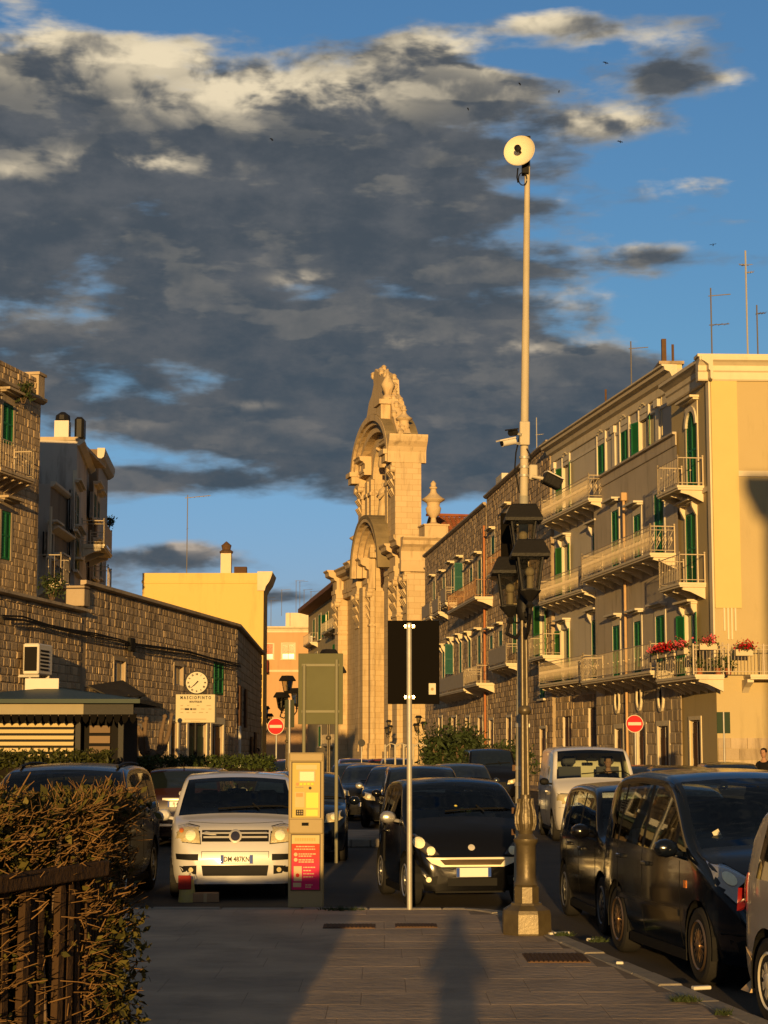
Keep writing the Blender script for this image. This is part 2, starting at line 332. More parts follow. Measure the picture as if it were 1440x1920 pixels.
# ------------------------------------------------------------ facades
# local frame of a facade: x runs along it, z up, the street is at -y, the building's inside at +y
class Fac:
    def __init__(s, name, label, cat, P, Q, group=None, root=None):
        s.P = Vector((P[0], P[1], 0)); s.Q = Vector((Q[0], Q[1], 0)); d = s.Q - s.P; s.L = d.length; s.e = d / s.L
        s.n = Vector((s.e.y, -s.e.x, 0))                        # outward
        s.root = thing(name, label, cat, (P[0], P[1], 0), math.atan2(d.y, d.x), group) if root is None else root
        s.z0 = ROAD
    def at(s, px, py, off=0.0):                                  # pixel -> (along, height) on the plane, off metres proud
        d = ray(px, py); o = Vector((0, 0, EYE)); p0 = s.P + s.n * off
        t = (p0 - o).dot(s.n) / d.dot(s.n); q = o + d * t; return (q - s.P).dot(s.e), q.z
    def rect(s, x0, x1, y0, y1, off=0.0):
        a = s.at(x0, (y0 + y1) / 2, off)[0]; b = s.at(x1, (y0 + y1) / 2, off)[0]; m = (x0 + x1) / 2
        return (min(a, b), max(a, b), s.at(m, y1, off)[1], s.at(m, y0, off)[1])
def walls(F, z1, mt, ops, reveal=.16, z0=None, s0=0.0, s1=None, name='wall', y=0.0, kind=None):
    s1 = F.L if s1 is None else s1; z0 = F.z0 if z0 is None else z0
    xs = sorted({s0, s1} | {round(v, 4) for o in ops for v in o[:2] if s0 < v < s1}); zs = sorted({z0, z1} | {round(v, 4) for o in ops for v in o[2:4] if z0 < v < z1})
    m = MB()
    for a, b in zip(xs, xs[1:]):
        for c, d in zip(zs, zs[1:]):
            u, w = (a + b) / 2, (c + d) / 2
            if any(o[0] < u < o[1] and o[2] < w < o[3] for o in ops): continue
            m.add([(a, y, c), (b, y, c), (b, y, d), (a, y, d)], [(0, 1, 2, 3)])
    for o in ops:
        a, b, c, d = o[:4]; c = max(c, z0); r = y + reveal
        m.add([(a, y, c), (a, r, c), (a, r, d), (a, y, d)], [(0, 1, 2, 3)]); m.add([(b, y, c), (b, y, d), (b, r, d), (b, r, c)], [(0, 1, 2, 3)])
        m.add([(a, y, d), (a, r, d), (b, r, d), (b, y, d)], [(0, 1, 2, 3)]); m.add([(a, y, c), (b, y, c), (b, r, c), (a, r, c)], [(0, 1, 2, 3)])
    return m.build(name, mt, F.root)
def shell(F, z1, depth, mt, s0=0.0, s1=None, roofmat=None, y0=0.0, name='side_wall', parapet=0.0):
    s1 = F.L if s1 is None else s1; m = MB(); z0 = F.z0
    m.add([(s0, y0, z0), (s0, depth, z0), (s0, depth, z1), (s0, y0, z1)], [(0, 1, 2, 3)])
    m.add([(s1, y0, z0), (s1, depth, z0), (s1, depth, z1), (s1, y0, z1)], [(3, 2, 1, 0)])
    m.add([(s0, depth, z0), (s1, depth, z0), (s1, depth, z1), (s0, depth, z1)], [(3, 2, 1, 0)])
    m.build(name, mt, F.root)
    MB().box(s0 + .02, s1 - .02, y0 + .02, depth - .02, z1 - parapet - .3, z1 - parapet - .02).build('roof', roofmat or mt, F.root)
UNIT = []
def unit_stones():
    for k in range(5):
        bm = MB(); q = [U(.0, .035) for _ in range(8)]; i = .11
        bm.add([(-.5 + q[0], .5, -.5 + q[1]), (.5 - q[2], .5, -.5 + q[3]), (.5 - q[4], .5, .5 - q[5]), (-.5 + q[6], .5, .5 - q[7]),
                (-.5 + q[0], -.2, -.5 + q[1]), (.5 - q[2], -.2, -.5 + q[3]), (.5 - q[4], -.2, .5 - q[5]), (-.5 + q[6], -.2, .5 - q[7]),
                (-.5 + i + q[0], -.5 - U(0, .1), -.5 + i + q[1]), (.5 - i - q[2], -.5 + U(0, .1), -.5 + i + q[3]), (.5 - i - q[4], -.5 - U(-.1, .1), .5 - i - q[5]), (-.5 + i + q[6], -.5 + U(-.1, .1), .5 - i - q[7])],
               [(4, 5, 1, 0), (5, 6, 2, 1), (6, 7, 3, 2), (7, 4, 0, 3), (8, 9, 5, 4), (9, 10, 6, 5), (10, 11, 7, 6), (11, 8, 4, 7), (8, 11, 10, 9)])
        UNIT.append(bm)
unit_stones(); UM = {}
def stone_rows(F, s0, s1, z0, z1, ops, sw, sh, dep, mt, near=0, jit=.35, ztop=None, xj=.5, par=None, keep=None, y=0.0):
    """courses of blocks set on the wall plane, joints recessed; the nearest ones are parts of their own, the rest one part"""
    L = []; z = z0
    while z < z1 - .05:
        h = min(sh * U(1 - jit * .5, 1 + jit * .5), z1 - z); 
        if z1 - z - h < .08: h = z1 - z
        x = s0 - U(0, sw * .6)
        while x < s1:
            w = sw * U(1 - xj, 1 + xj); a = max(x, s0); b = min(x + w, s1); x += w
            if b - a < .07: continue
            segs = [(a, b)]
            for o in ops:
                if o[2] - .02 < z + h * .5 < o[3] + .02:
                    ns = []
                    for p, q in segs:
                        if q <= o[0] or p >= o[1]: ns.append((p, q)); continue
                        if p < o[0]: ns.append((p, o[0]))
                        if q > o[1]: ns.append((o[1], q))
                    segs = ns
            for p, q in segs:
                if q - p < .07: continue
                if ztop and z + h > ztop((p + q) / 2): continue
                L.append((p, q, z, z + h))
        z += h
    def dist(t):
        c = F.P + F.e * ((t[0] + t[1]) / 2); return c.y
    L.sort(key=dist); g = .012; par = par or F.root
    nearL = [t for t in L if keep is None or keep(t)][:near] if near else []
    ns = set(nearL)
    if nearL and not UM.get(mt.name):
        UM[mt.name] = []
        for u in UNIT:
            me = bpy.data.meshes.new('stone'); me.from_pydata(u.v, [], u.f); me.materials.append(mt); UM[mt.name].append(me)
    for t in nearL:
        o = bpy.data.objects.new('stone', random.choice(UM[mt.name])); C.objects.link(o); o.parent = par
        d = dep * U(.55, 1.3); o.location = ((t[0] + t[1]) / 2, y - d / 2 + .01, (t[2] + t[3]) / 2); o.scale = (t[1] - t[0] - g, d + .02, t[3] - t[2] - g)
        o.rotation_euler = (U(-.02, .02), U(-.012, .012), U(-.03, .03))
    m = MB()
    for t in L:
        if t in ns: continue
        u = random.choice(UNIT); d = dep * U(.55, 1.3); cx = (t[0] + t[1]) / 2; cz = (t[2] + t[3]) / 2; w = t[1] - t[0] - g; h = t[3] - t[2] - g
        sx = random.choice((-1, 1)); sz = random.choice((-1, 1)); k = len(m.v)
        m.v += [(cx + v[0] * w * sx, y - d / 2 + .01 + v[1] * (d + .02), cz + v[2] * h * sz) for v in u.v]; m.f += [tuple(i + k for i in f) for f in u.f]
    if m.v: m.build('stonework', mt, par, kind='stuff')
def leafmb(a, b, c, d, y0, y1, mt): return MB().box(a, b, y0, y1, c, d)
def window(F, r, style='closed', trim=None, tw=.14, shm=None, hood=True, hoodw=.28, y=0.0, sill=True, fr=None, brackets=False, n=2, k=.16):
    a, b, c, d = r; shm = shm or SHUT; R = F.root; w = b - a
    wn = MB(); t = .055; yy = y + .07
    for q in (a, b - t): wn.box(q, q + t, yy, yy + .06, c, d)
    wn.box(a + t, b - t, yy, yy + .06, d - t, d); wn.box(a + t, b - t, yy, yy + .06, c, c + t); wn.box((a + b) / 2 - .03, (a + b) / 2 + .03, yy + .002, yy + .058, c + t, d - t)
    wo = wn.build('door_frame' if style in ('door', 'shop') else 'window', fr or TRIMW, R)
    for i in range(2):
        p = a + t + i * (w / 2 - t + .03); q = p + w / 2 - t - .03
        if style == 'door':
            m = MB().box(p, q, yy + .01, yy + .05, c + t, d - t * 1.5)
            for z in (c + (d - c) * .12, c + (d - c) * .52): m.box(p + .06, q - .06, yy - .008, yy + .012, z, z + (d - c) * .32, bev=.006)
            m.build('door_leaf', shm, wo)
        else: MB().box(p, q, yy + .02, yy + .035, c + t, d - t).build('pane', PANE, wo)
    if style in ('open', 'half', 'ajar'): MB().box(a + .002, a + .03, y + .005, y + k, c, d).build('jamb', TRIM, wo)
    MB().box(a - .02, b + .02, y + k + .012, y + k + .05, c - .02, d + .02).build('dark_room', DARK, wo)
    if style in ('closed', 'ajar', 'open', 'half'):
        def leaf(x0, x1, ang, hinge):
            m = MB(); L = abs(x1 - x0); f = .07
            m.box(0, f, -.02, .02, c + .02, d - .02); m.box(L - f, L, -.02, .02, c + .02, d - .02)
            for z in (c + .02, (c + d) / 2 - .04, d - .02 - f): m.box(f, L - f, -.018, .018, z, z + f)
            z = c + .02 + f
            while z < d - .1:
                m.add([(f, -.016, z), (L - f, -.016, z), (L - f, .014, z + .05), (f, .014, z + .05)], [(0, 1, 2, 3)]); z += .055
            o = m.build('shutter', shm, wo); o.location = (x0, y + .0, 0)
            o.rotation_euler.z = ang if x1 > x0 else PI - ang
            return o
        mid = (a + b) / 2
        if style == 'closed': leaf(a + .01, mid - .005, 0, a); leaf(b - .01, mid + .005, 0, b)
        elif style == 'ajar': leaf(a + .01, mid, -.35, a); leaf(b - .01, mid, -.9, b)
        elif style == 'open':
            for o in (leaf(a + .0, mid, -2.95, a), leaf(b - .0, mid, -2.95, b)): o.location.y = y - .05
        else: leaf(a + .01, mid, 0, a); leaf(b - .01, mid, -1.5, b)
    if style == 'roller':
        m = MB()
        z = c + (d - c) * .35
        while z < d - .03: m.box(a + t, b - t, yy - .03, yy - .005, z, z + .07); z += .085
        m.build('roller_blind', shm, wo)
    if trim:
        m = MB(); p = .035
        m.box(a - tw, a, y - p, y + .0, c, d); m.box(b, b + tw, y - p, y + .0, c, d); m.box(a - tw, b + tw, y - p, y, d, d + tw)
        if sill: m.box(a - tw - .06, b + tw + .06, y - .16, y + .02, c - .10, c)
        if hood:
            z = d + tw + .16; m.box(a - tw, b + tw, y - .03, y, d + tw, z)
            m.box(a - tw - .10, b + tw + .10, y - hoodw * .6, y, z, z + .07); m.box(a - tw - .16, b + tw + .16, y - hoodw, y, z + .07, z + .15)
            if brackets:
                for q in (a - tw - .02, b + tw - .12):
                    m.prism([(y, z), (y - hoodw * .55, z), (y - hoodw * .5, z - .15), (y - .06, z - .42), (y, z - .5)], q, q + .14, 'x')
        m.build('window_surround', trim, R)
    return wo
def balcony(F, s0, s1, z, dep=1.0, rh=1.0, th=.16, trim=None, rail=None, nb=None, style='bars', yb=0.0, ends=True, bracket_shape=0):
    trim = trim or TRIM; rail = rail or RAILW
    m = MB().box(s0, s1, yb - dep, yb - .002, z - th * .55, z); m.box(s0 + .03, s1 - .03, yb - dep + .04, yb - .002, z - th, z - th * .55)
    bo = m.build('balcony', trim, F.root)
    nb = nb or max(2, int((s1 - s0) / .9)); 
    for i in range(nb):
        x = s0 + .12 + (s1 - s0 - .38) * i / (nb - 1); zz = z - th
        MB().prism([(yb - .002, zz), (yb - dep * .82, zz), (yb - dep * .84, zz - .09), (yb - dep * .55, zz - .16), (yb - dep * .25, zz - .30), (yb - .002, zz - .42)], x, x + .14, 'x').build('bracket', trim, bo)
    r = MB(); y = yb - dep + .05
    def run(p, q):
        L = math.hypot(q[0] - p[0], q[1] - p[1]); n = max(2, int(L / (.21 if style != 'panel' else .6)))
        P = lambda t, zz: (p[0] + (q[0] - p[0]) * t, p[1] + (q[1] - p[1]) * t, zz)
        for zz, rr in ((z + rh, .020), (z + .10, .014)) + (((z + rh - .14, .012),) if style != 'bars' else ()): r.cyl(P(0, zz), P(1, zz), rr, n=6)
        for i in range(n + 1):
            t = i / n; r.cyl(P(t, z + .10), P(t, z + rh), .0065, n=4, caps=False)
            if style == 'ornate' and i < n:
                for h0, h1, dt in ((.18, .5, .8), (.5, .82, -.8), (.3, .6, .5)): r.cyl(P(t, z + rh * h0), P(t + .9 / n * abs(dt), z + rh * h1), .012, n=4, caps=False)
                r.cyl(P(t + .5 / n, z + rh * .45), P(t + .5 / n, z + rh * .6), .03, n=5)
            if style == 'bars' and i % 4 == 2: r.ball(P(t, z + rh * .55), .035, 6, 4)
        for t in (0, 1): r.box(P(t, 0)[0] - .022, P(t, 0)[0] + .022, P(t, 0)[1] - .022, P(t, 0)[1] + .022, z, z + rh + .03); r.ball(P(t, z + rh + .07), .04, 6, 4)
    run((s0 + .05, y), (s1 - .05, y))
    if ends: run((s0 + .05, yb - .03), (s0 + .05, y)); run((s1 - .05, y), (s1 - .05, yb - .03))
    r.build('railing', rail, bo)
    if style == 'panel': MB().box(s0 + .08, s1 - .08, y - .03, y - .02, z + .12, z + rh - .05).build('railing_panel', mat('balcony_screen', (.45, .38, .27), .8, var=.3, vs=3), bo)
    return bo
def cornice(F, s0, s1, z, prof, mt, name='cornice', yb=0.0):     # prof: (out, up) from the wall, closed against it
    poly = [(yb + .0, z + prof[0][1])] + [(yb - a, z + b) for a, b in prof] + [(yb + .0, z + prof[-1][1])]
    return MB().prism(poly, s0, s1, 'x').build(name, mt, F.root)
def antenna(name, label, base, h, arms, group=None, mt=None, r=.022):
    t = thing(name, label, 'antenna', base, 0, group); MB().cyl((0, 0, -.3), (0, 0, h), r, n=6).build('mast', mt or ANT, t)
    for z, ang, L, rods in arms:
        m = MB(); c, s_ = math.cos(ang), math.sin(ang); m.cyl((-c * L * .12, -s_ * L * .12, z), (c * L, s_ * L, z + L * .12), .02, n=5)
        for i in range(rods): 
            q = (i + .5) / rods * L; m.cyl((c * q - s_ * .22, s_ * q + c * .22, z + q * .12), (c * q + s_ * .22, s_ * q - c * .22, z + q * .12), .008, n=4)
        m.build('arm', mt or ANT, t)
    return t
# --- right-hand row: three plastered houses on one line
def Lx(px, py=1300):
    """point of the right-hand facade line seen in column px"""
    d = ray(px, py); m = .163; t = (11.4 + .163 * 57) / (d.x + m * d.y / K); return Vector((d.x * t, d.y * t, 0))
# corner house
FC = Fac('corner_house', 'tall yellow corner house with tan side wall and flowered balcony', 'house', Lx(1263, 1000), Lx(1337, 1000))
zt = FC.at(1335, 668)[1] - .08
SIDE = Fac('side', '', '', FC.Q, FC.Q + Vector((9.0, .4, 0)), root=FC.root)
opsC = {'arch': FC.rect(1289, 1306, 776, 845), 'w2': FC.rect(1287, 1306, 962, 1042), 'w1': FC.rect(1283, 1308, 1150, 1240), 'door': FC.rect(1296, 1314, 1350, 1470)}
def fix(r, w): w *= 1.15; c = (r[0] + r[1]) / 2; return (c - w / 2, c + w / 2, r[2], r[3])
ca, c2, c1, cd = [fix(opsC[k], 1.1) for k in ('arch', 'w2', 'w1', 'door')]; cd = (cd[0], cd[1], ROAD + .12, cd[3])
za = FC.at(1300, 905, .6)[1]; z2 = FC.at(1300, 1090, .6)[1]; z1 = FC.at(1300, 1268, .6)[1]
ca = (ca[0], ca[1], za + .05, ca[3] + .1); c2 = (c2[0], c2[1], z2 + .05, c2[3]); c1 = (c1[0], c1[1], z1 + .05, c1[3])
walls(FC, zt, PLA_T, [ca, c2, c1, cd])
window(FC, ca, 'closed', TRIM, hoodw=.35, sill=False); window(FC, c2, 'closed', TRIM, brackets=True, hoodw=.4, sill=False); window(FC, c1, 'open', TRIM, brackets=True, hoodw=.4, sill=False)
window(FC, cd, 'door', TRIM, shm=DOORB, hood=False, sill=False)
sc = (ca[0] + ca[1]) / 2                                            # arched head over the top window
m = MB(); N_ = 10
for i in range(N_):
    t0, t1 = PI * i / N_, PI * (i + 1) / N_
    for r0, r1, y0, y1 in ((.55, .75, -.09, -.0),):
        q = [(sc + r * math.cos(t), ca[3] - .55 + r * math.sin(t)) for r, t in ((r0, t0), (r1, t0), (r1, t1), (r0, t1))]; m.prism(q, y0, y1)
m.build('arch_moulding', TRIMW, FC.root)
m = MB()
for sgn in (-1, 1):
    q = [(sc + sgn * .56, ca[3] - .55), (sc + sgn * .56, ca[3] + .02), (sc, ca[3] + .02)] + [(sc + sgn * .55 * math.cos(t), ca[3] - .55 + .55 * math.sin(t)) for t in [PI / 2 - i * PI / 16 for i in range(9)]]
    m.prism(q[:-1] if True else q, -.01, .03)
m.build('arch_spandrel', TRIMW, FC.root)
balcony(FC, sc - 1.35, sc + 1.35, za, 1.0, nb=3, style='bars'); balcony(FC, sc - 1.35, sc + 1.35, z2, 1.0, nb=3, style='bars')
balcony(FC, sc - 1.7, FC.L + .95, z1, 1.05, nb=6, style='bars', ends=True)
CORN = [(.06, -.75), (.10, -.70), (.10, -.45), (.16, -.40), (.16, -.22), (.30, -.12), (.42, -.06), (.42, .06), (.34, .06)]
cornice(FC, -.25, FC.L + .42, zt, CORN, TRIM); MB().box(-.1, FC.L + .02, .05, 9, zt - .3, zt - .02).build('roof', MORTAR, FC.root)
for zz in (za - .18, z1 - .35): MB().box(0, FC.L, -.05, -.0, zz - .09, zz + .09).build('string_course', TRIM, FC.root)
MB().box(FC.L - .34, FC.L + .001, -.06, -.002, z1 + .3, zt - .70).build('corner_pilaster', TRIM, FC.root)
# the lit side wall of the corner house, built in its own frame under the same root
def sub(F, F2):                                                      # matrix from F2's frame into F's root frame
    A = Matrix.Translation(F.P) @ Matrix.Rotation(math.atan2(F.e.y, F.e.x), 4, 'Z'); B = Matrix.Translation(F2.P) @ Matrix.Rotation(math.atan2(F2.e.y, F2.e.x), 4, 'Z')
    return A.inverted() @ B
MS = sub(FC, SIDE)
def sidebox(*a, **k): m = MB(); m.M = MS; return m.box(*a, **k)
h1 = SIDE.at(1380, 888)[1]; h0 = SIDE.at(1380, 705)[1]; hb = SIDE.at(1353, 1140)[1]
sidebox(0.0, 9, 0.01, .3, ROAD, zt - .02).build('side_wall', PLA_Y if False else PLA_T, FC.root)
sidebox(.02, .95, -.05, .01, hb, zt - .7).build('side_pilaster', mat('bright_yellow_trim', (.57, .46, .19), .85, var=.12, vs=1), FC.root)
for i in range(4): sidebox(.30 + .13 * i, .36 + .13 * i, -.045, .01, hb - (1.1 if 0 < i < 3 else .8), hb - .001).build('drop_ornament', TRIM, FC.root)
for zz, th in ((h1, .10), (h0, .14)): sidebox(.951, 9, -.04, .01, zz - th, zz + th).build('string_course', TRIM, FC.root)
m = MB(); m.M = MS; m.prism([(0, zt + CORN[0][1])] + [(-a, zt + b) for a, b in CORN] + [(.3, zt + .06), (.3, zt - .75)], -.44, 9, 'x'); m.build('side_cornice', TRIM, FC.root)
sidebox(-.5, 9, -.38, .3, zt + .062, zt + .16).build('parapet_cap', TRIM, FC.root)
m = MB(); m.M = MS; zz = z1
bs = m.box(.96, 6.5, -1.05, .0, zz - .09, zz).box(.98, 6.4, -1.0, 0, zz - .16, zz - .09).build('side_balcony', TRIM, FC.root)
for x in (.9, 2.3, 3.7, 5.1): 
    m = MB(); m.M = MS; m.prism([(0, zz - .16), (-.85, zz - .16), (-.85, zz - .26), (-.3, zz - .42), (0, zz - .6)], x, x + .22, 'x'); m.build('bracket', TRIM, bs)
m = MB(); m.M = MS
for q in (.1, .86, 1.0): m.cyl((-1.0, -1.0, zz + q), (6.4, -1.0, zz + q), .016, n=6)
for i in range(62): m.cyl((-1.0 + i * .12, -1.0, zz + .1), (-1.0 + i * .12, -1.0, zz + 1.0), .009, n=4, caps=False)
for i in range(7): m.box(-1.02 + i * 1.22, -.97 + i * 1.22, -1.03, -.97, zz, zz + 1.06)
m.build('side_railing', RAILW, bs)
zg = SIDE.at(1380, 1395)[1]
# weathered stone base of the side wall
stone_rows(SIDE, .05, 8, ROAD, zg, [], .75, .38, .03, STONE2, 0, par=FC.root) if False else None
m = MB(); m.M = MS; z = ROAD
while z < zg:
    x = .02 - U(0, .4)
    while x < 8: w = U(.5, .9); m.box(max(x, .02), x + w - .015, -.035 - U(0, .015), .01, z, z + .37); x += w
    z += .385
m.build('stonework', STONE2, FC.root, kind='stuff')
m = MB(); m.M = MS; m.box(2.0, 2.07, -.12, -.05, ROAD, 3.9).build('drain_pipe', COPPER, FC.root)
# grey stucco house in the middle (A), set forward of the long one (B)
FA = Fac('grey_stucco_house', 'grey stucco house with green shutters and drainpipe, beside the corner house', 'house', Lx(1114, 1000) , Lx(1277, 1000) + Vector((-.10, .02, 0)))
zA = FA.at(1200, 852)[1]
def fx(F, r, w): return fix(F.rect(*r), w)
b2 = FA.at(1172, 1063, .5)[1]; b1 = FA.at(1172, 1268, .5)[1]
wA = [fx(FA, (1148, 1161, 957, 1040), 1.0), fx(FA, (1190, 1202, 965, 1035), .95), fx(FA, (1229, 1244, 924, 1010), 1.15)]
wA = [(a, b, b2 + .05, d) for a, b, c, d in wA]
wA1 = [(a, b, b1 + .05, d) for a, b, c, d in [fx(FA, (1149, 1164, 1173, 1240), 1.0), fx(FA, (1190, 1203, 1165, 1230), .95), fx(FA, (1231, 1247, 1154, 1220), 1.1)]]
dA = [(a, b, ROAD + .12, d) for a, b, c, d in [fx(FA, (1154, 1170, 1366, 1470), 1.1), fx(FA, (1196, 1211, 1360, 1470), 1.1), fx(FA, (1236, 1254, 1361, 1470), 1.3)]]
walls(FA, zA - .45, PLA_G, wA + wA1 + dA, z0=b1 - .5 + .0) if False else walls(FA, zA - .45, PLA_G, wA + wA1 + dA)
for i, r in enumerate(wA): window(FA, r, 'closed', TRIMW, tw=.16, hood=(i < 2), hoodw=.4, sill=False)
for i, r in enumerate(wA1): window(FA, r, 'closed' if i != 1 else 'closed', TRIMW, tw=.16, hoodw=.35, sill=False)
for i, r in enumerate(dA): window(FA, r, 'door', TRIM, shm=DOORB, hood=False, sill=False, tw=.2)
cornice(FA, 0, FA.L, zA, [(.04, -.45), (.05, -.42), (.05, -.05), (.16, -.03), (.16, .05)], PLA_G, 'parapet')
balcony(FA, FA.at(1107, 1089, .5)[0] + .3, FA.at(1243, 1050, .5)[0], b2, 1.0, style='ornate', nb=8)
balcony(FA, FA.at(1107, 1283, .5)[0] + .3, FA.at(1243, 1262, .5)[0], b1, 1.0, style='bars', nb=8)
xp = FA.at(1177, 1100)[0]; m = MB().cyl((xp, -.12, b1 + .02), (xp, -.12, zA - 1.6), .055, n=8).cyl((xp, -.12, ROAD), (xp, -.12, b1 - .6), .055, n=8); m.box(xp - .14, xp + .14, -.25, -.0, zA - 1.6, zA - 1.25, bev=.03); m.build('drain_pipe', mat('buff_pipe', (.50, .33, .17), .6, var=.3, vs=4), FA.root)
for px, py in ((1159, 1314), (1200, 1308), (1241, 1308)):            # oval openings over the doors
    s_, z_ = FA.at(px, py); m = MB(); n = 16
    for i in range(n):
        t0, t1 = 2 * PI * i / n, 2 * PI * (i + 1) / n; m.prism([(s_ + .30 * math.cos(t0), z_ + .42 * math.sin(t0)), (s_ + .42 * math.cos(t0), z_ + .55 * math.sin(t0)), (s_ + .42 * math.cos(t1), z_ + .55 * math.sin(t1)), (s_ + .30 * math.cos(t1), z_ + .42 * math.sin(t1))], -.09, -.002)
    o = m.build('oval_window', TRIM, FA.root); MB().prism([(s_ + .3 * math.cos(2 * PI * i / n), z_ + .42 * math.sin(2 * PI * i / n)) for i in range(n)], -.02, -.003).build('pane', DARK, o)
# ashlar of the ground floor
def ashlar(F, s0, s1, z0, z1, ops, mt, sw=.8, sh=.42, dep=.03): stone_rows(F, s0, s1, z0, z1, ops, sw, sh, dep, mt, 0, jit=.1, xj=.3)
ashlar(FA, .02, FA.L - .02, ROAD, b1 - .62, [(a - .2, b + .2, c, d + .2) for a, b, c, d in dA] + [(FA.at(p, 1310)[0] - .44, FA.at(p, 1310)[0] + .44, FA.at(p, 1310)[1] - .56, FA.at(p, 1310)[1] + .56) for p in (1159, 1200, 1241)], STONE2)
MB().box(0, 1.0, .25, 9, ROAD, zA).build('end_wall', PLA_G, FA.root); MB().box(1.0, FA.L, .26, 9, zA - .6, zA - .5).build('roof', MORTAR, FA.root)
# long cream grey house (B): its plane lies .55 m behind A's
off = Vector((FA.n.x, FA.n.y, 0)) * -.55
FB = Fac('cream_grey_house', 'long cream grey house with heavy eaves and stucco window crowns behind the street lamp', 'house', Lx(1033, 1000) + off * .3, Lx(1246, 900) + off)
zB = FB.at(1215, 708, .4)[1]
B3 = FB.at(1080, 955, .5)[1]; B2 = FB.at(1075, 1115, .5)[1]; B1 = FB.at(1063, 1279, .5)[1]
w3 = [fx(FB, r, 1.15) for r in ((1052, 1073, 872, 940), (1122, 1136, 832, 900), (1165, 1180, 805, 875), (1196, 1222, 784, 860))]; w3 = [(a, b, B3 + .05, d) for a, b, c, d in w3]
w2 = [(a, b, B2 + .05, d) for a, b, c, d in [fx(FB, (1050, 1073, 1022, 1100), 1.15), fx(FB, (1114, 1127, 997, 1080), 1.15)]]
w1 = [(a, b, B1 + .05, d) for a, b, c, d in [fx(FB, (1048, 1073, 1180, 1250), 1.2), fx(FB, (1111, 1125, 1162, 1240), 1.15)]]
wd = [(a, b, ROAD + .1, d) for a, b, c, d in [fx(FB, (1055, 1073, 1341, 1450), 1.3), fx(FB, (1106, 1124, 1325, 1450), 1.7)]]
walls(FB, zB - .1, PLA_B, w3 + w2 + w1 + wd)
for i, r in enumerate(w3): window(FB, r, ('open', 'closed', 'closed', 'open')[i], TRIMW, tw=.17, hood=False, sill=False, shm=SHUTLIT if i == 0 else SHUT)
for i, r in enumerate(w2): window(FB, r, ('open', 'closed')[i], TRIMW, tw=.17, hoodw=.4, brackets=True, sill=False, shm=SHUTLIT if i == 0 else SHUT)
for i, r in enumerate(w1): window(FB, r, ('open', 'closed')[i], TRIMW, tw=.17, hoodw=.4, brackets=True, sill=False, shm=SHUTLIT if i == 0 else SHUT)
for r in wd: window(FB, r, 'door', None, shm=DOORB)
for r in w3:                                                         # scrolled crowns over the top windows
    x = (r[0] + r[1]) / 2; z = r[3] + .2; m = MB(); m.prism([(x - .55, z), (x + .55, z), (x + .5, z + .35), (x + .2, z + .62), (x - .2, z + .62), (x - .5, z + .35)], -.05, -.002)
    for i in range(5): m.lathe([(.001, -.04), (.10, 0), (.001, .05)], (x - .36 + .18 * i, -.07, z + .28 + .12 * math.sin(PI * i / 4)), 8)
    m.box(x + .62, x + .78, -.07, -.0, r[2], z + .75); m.box(x - .78, x - .62, -.07, 0, r[2], z + .75); m.build('window_crown', TRIMW, FB.root)
for px in (1040, 1153, 1236): s_ = FB.at(px, 850)[0]; MB().box(s_ - .22, s_ + .22, -.08, -.0, B3 + .1, zB - .9).box(s_ - .28, s_ + .28, -.14, -.0, zB - 1.2, zB - .9).build('pilaster', TRIMW, FB.root)
cornice(FB, -.45, FB.L + .1, zB, [(.06, -.85), (.08, -.82), (.08, -.5), (.22, -.42), (.30, -.25), (.50, -.18), (.52, -.05), (.62, -.03), (.62, .04), (.55, .04)], TRIM, 'eaves_cornice')
MB().box(.1, FB.L, -.04, -.0, zB - 1.35, zB - 1.22).build('string_course', TRIMW, FB.root)
shell(FB, zB - .1, 9, PLA_B)
for z, px0, px1, st in ((B3, 1034, 1127, 'ornate'), (B2, 1028, 1112, 'ornate'), (B1, 1026, 1112, 'ornate')): balcony(FB, FB.at(px0, 1100, .5)[0], FB.at(px1, 1100, .5)[0] - .1, z, 1.0, style=st, nb=7)
stone_rows(FB, .02, FB.at(1118, 1350)[0], ROAD, B1 - .6, [(a, b, c, d) for a, b, c, d in wd], .6, .34, .03, STONE, 0)
# rooftop stair tower between B and the corner house
P = W(1252, 62.5 * K); P2 = W(1283, 62.5 * K)
FT = Fac('rooftop_tower', 'yellow rooftop stair tower between the eaves and the corner house', 'tower', (P.x, P.y), (P2.x + .2, P2.y))
zT = W(1265, 62.5 * K, 683).z; FT.root.location.z = 0
MB().box(0, FT.L, 0, 4, zA - .5, zT).build('tower_wall', mat('yellow_render', (.62, .52, .30), .9, var=.15, vs=1), FT.root); MB().box(-.08, FT.L + .08, -.1, 4.1, zT, zT + .12).build('tower_cap', MORTAR, FT.root)
MB().box(.1, .28, .3, .5, zT + .12, zT + 1.1).build('vent_pipe', RUST, FT.root)
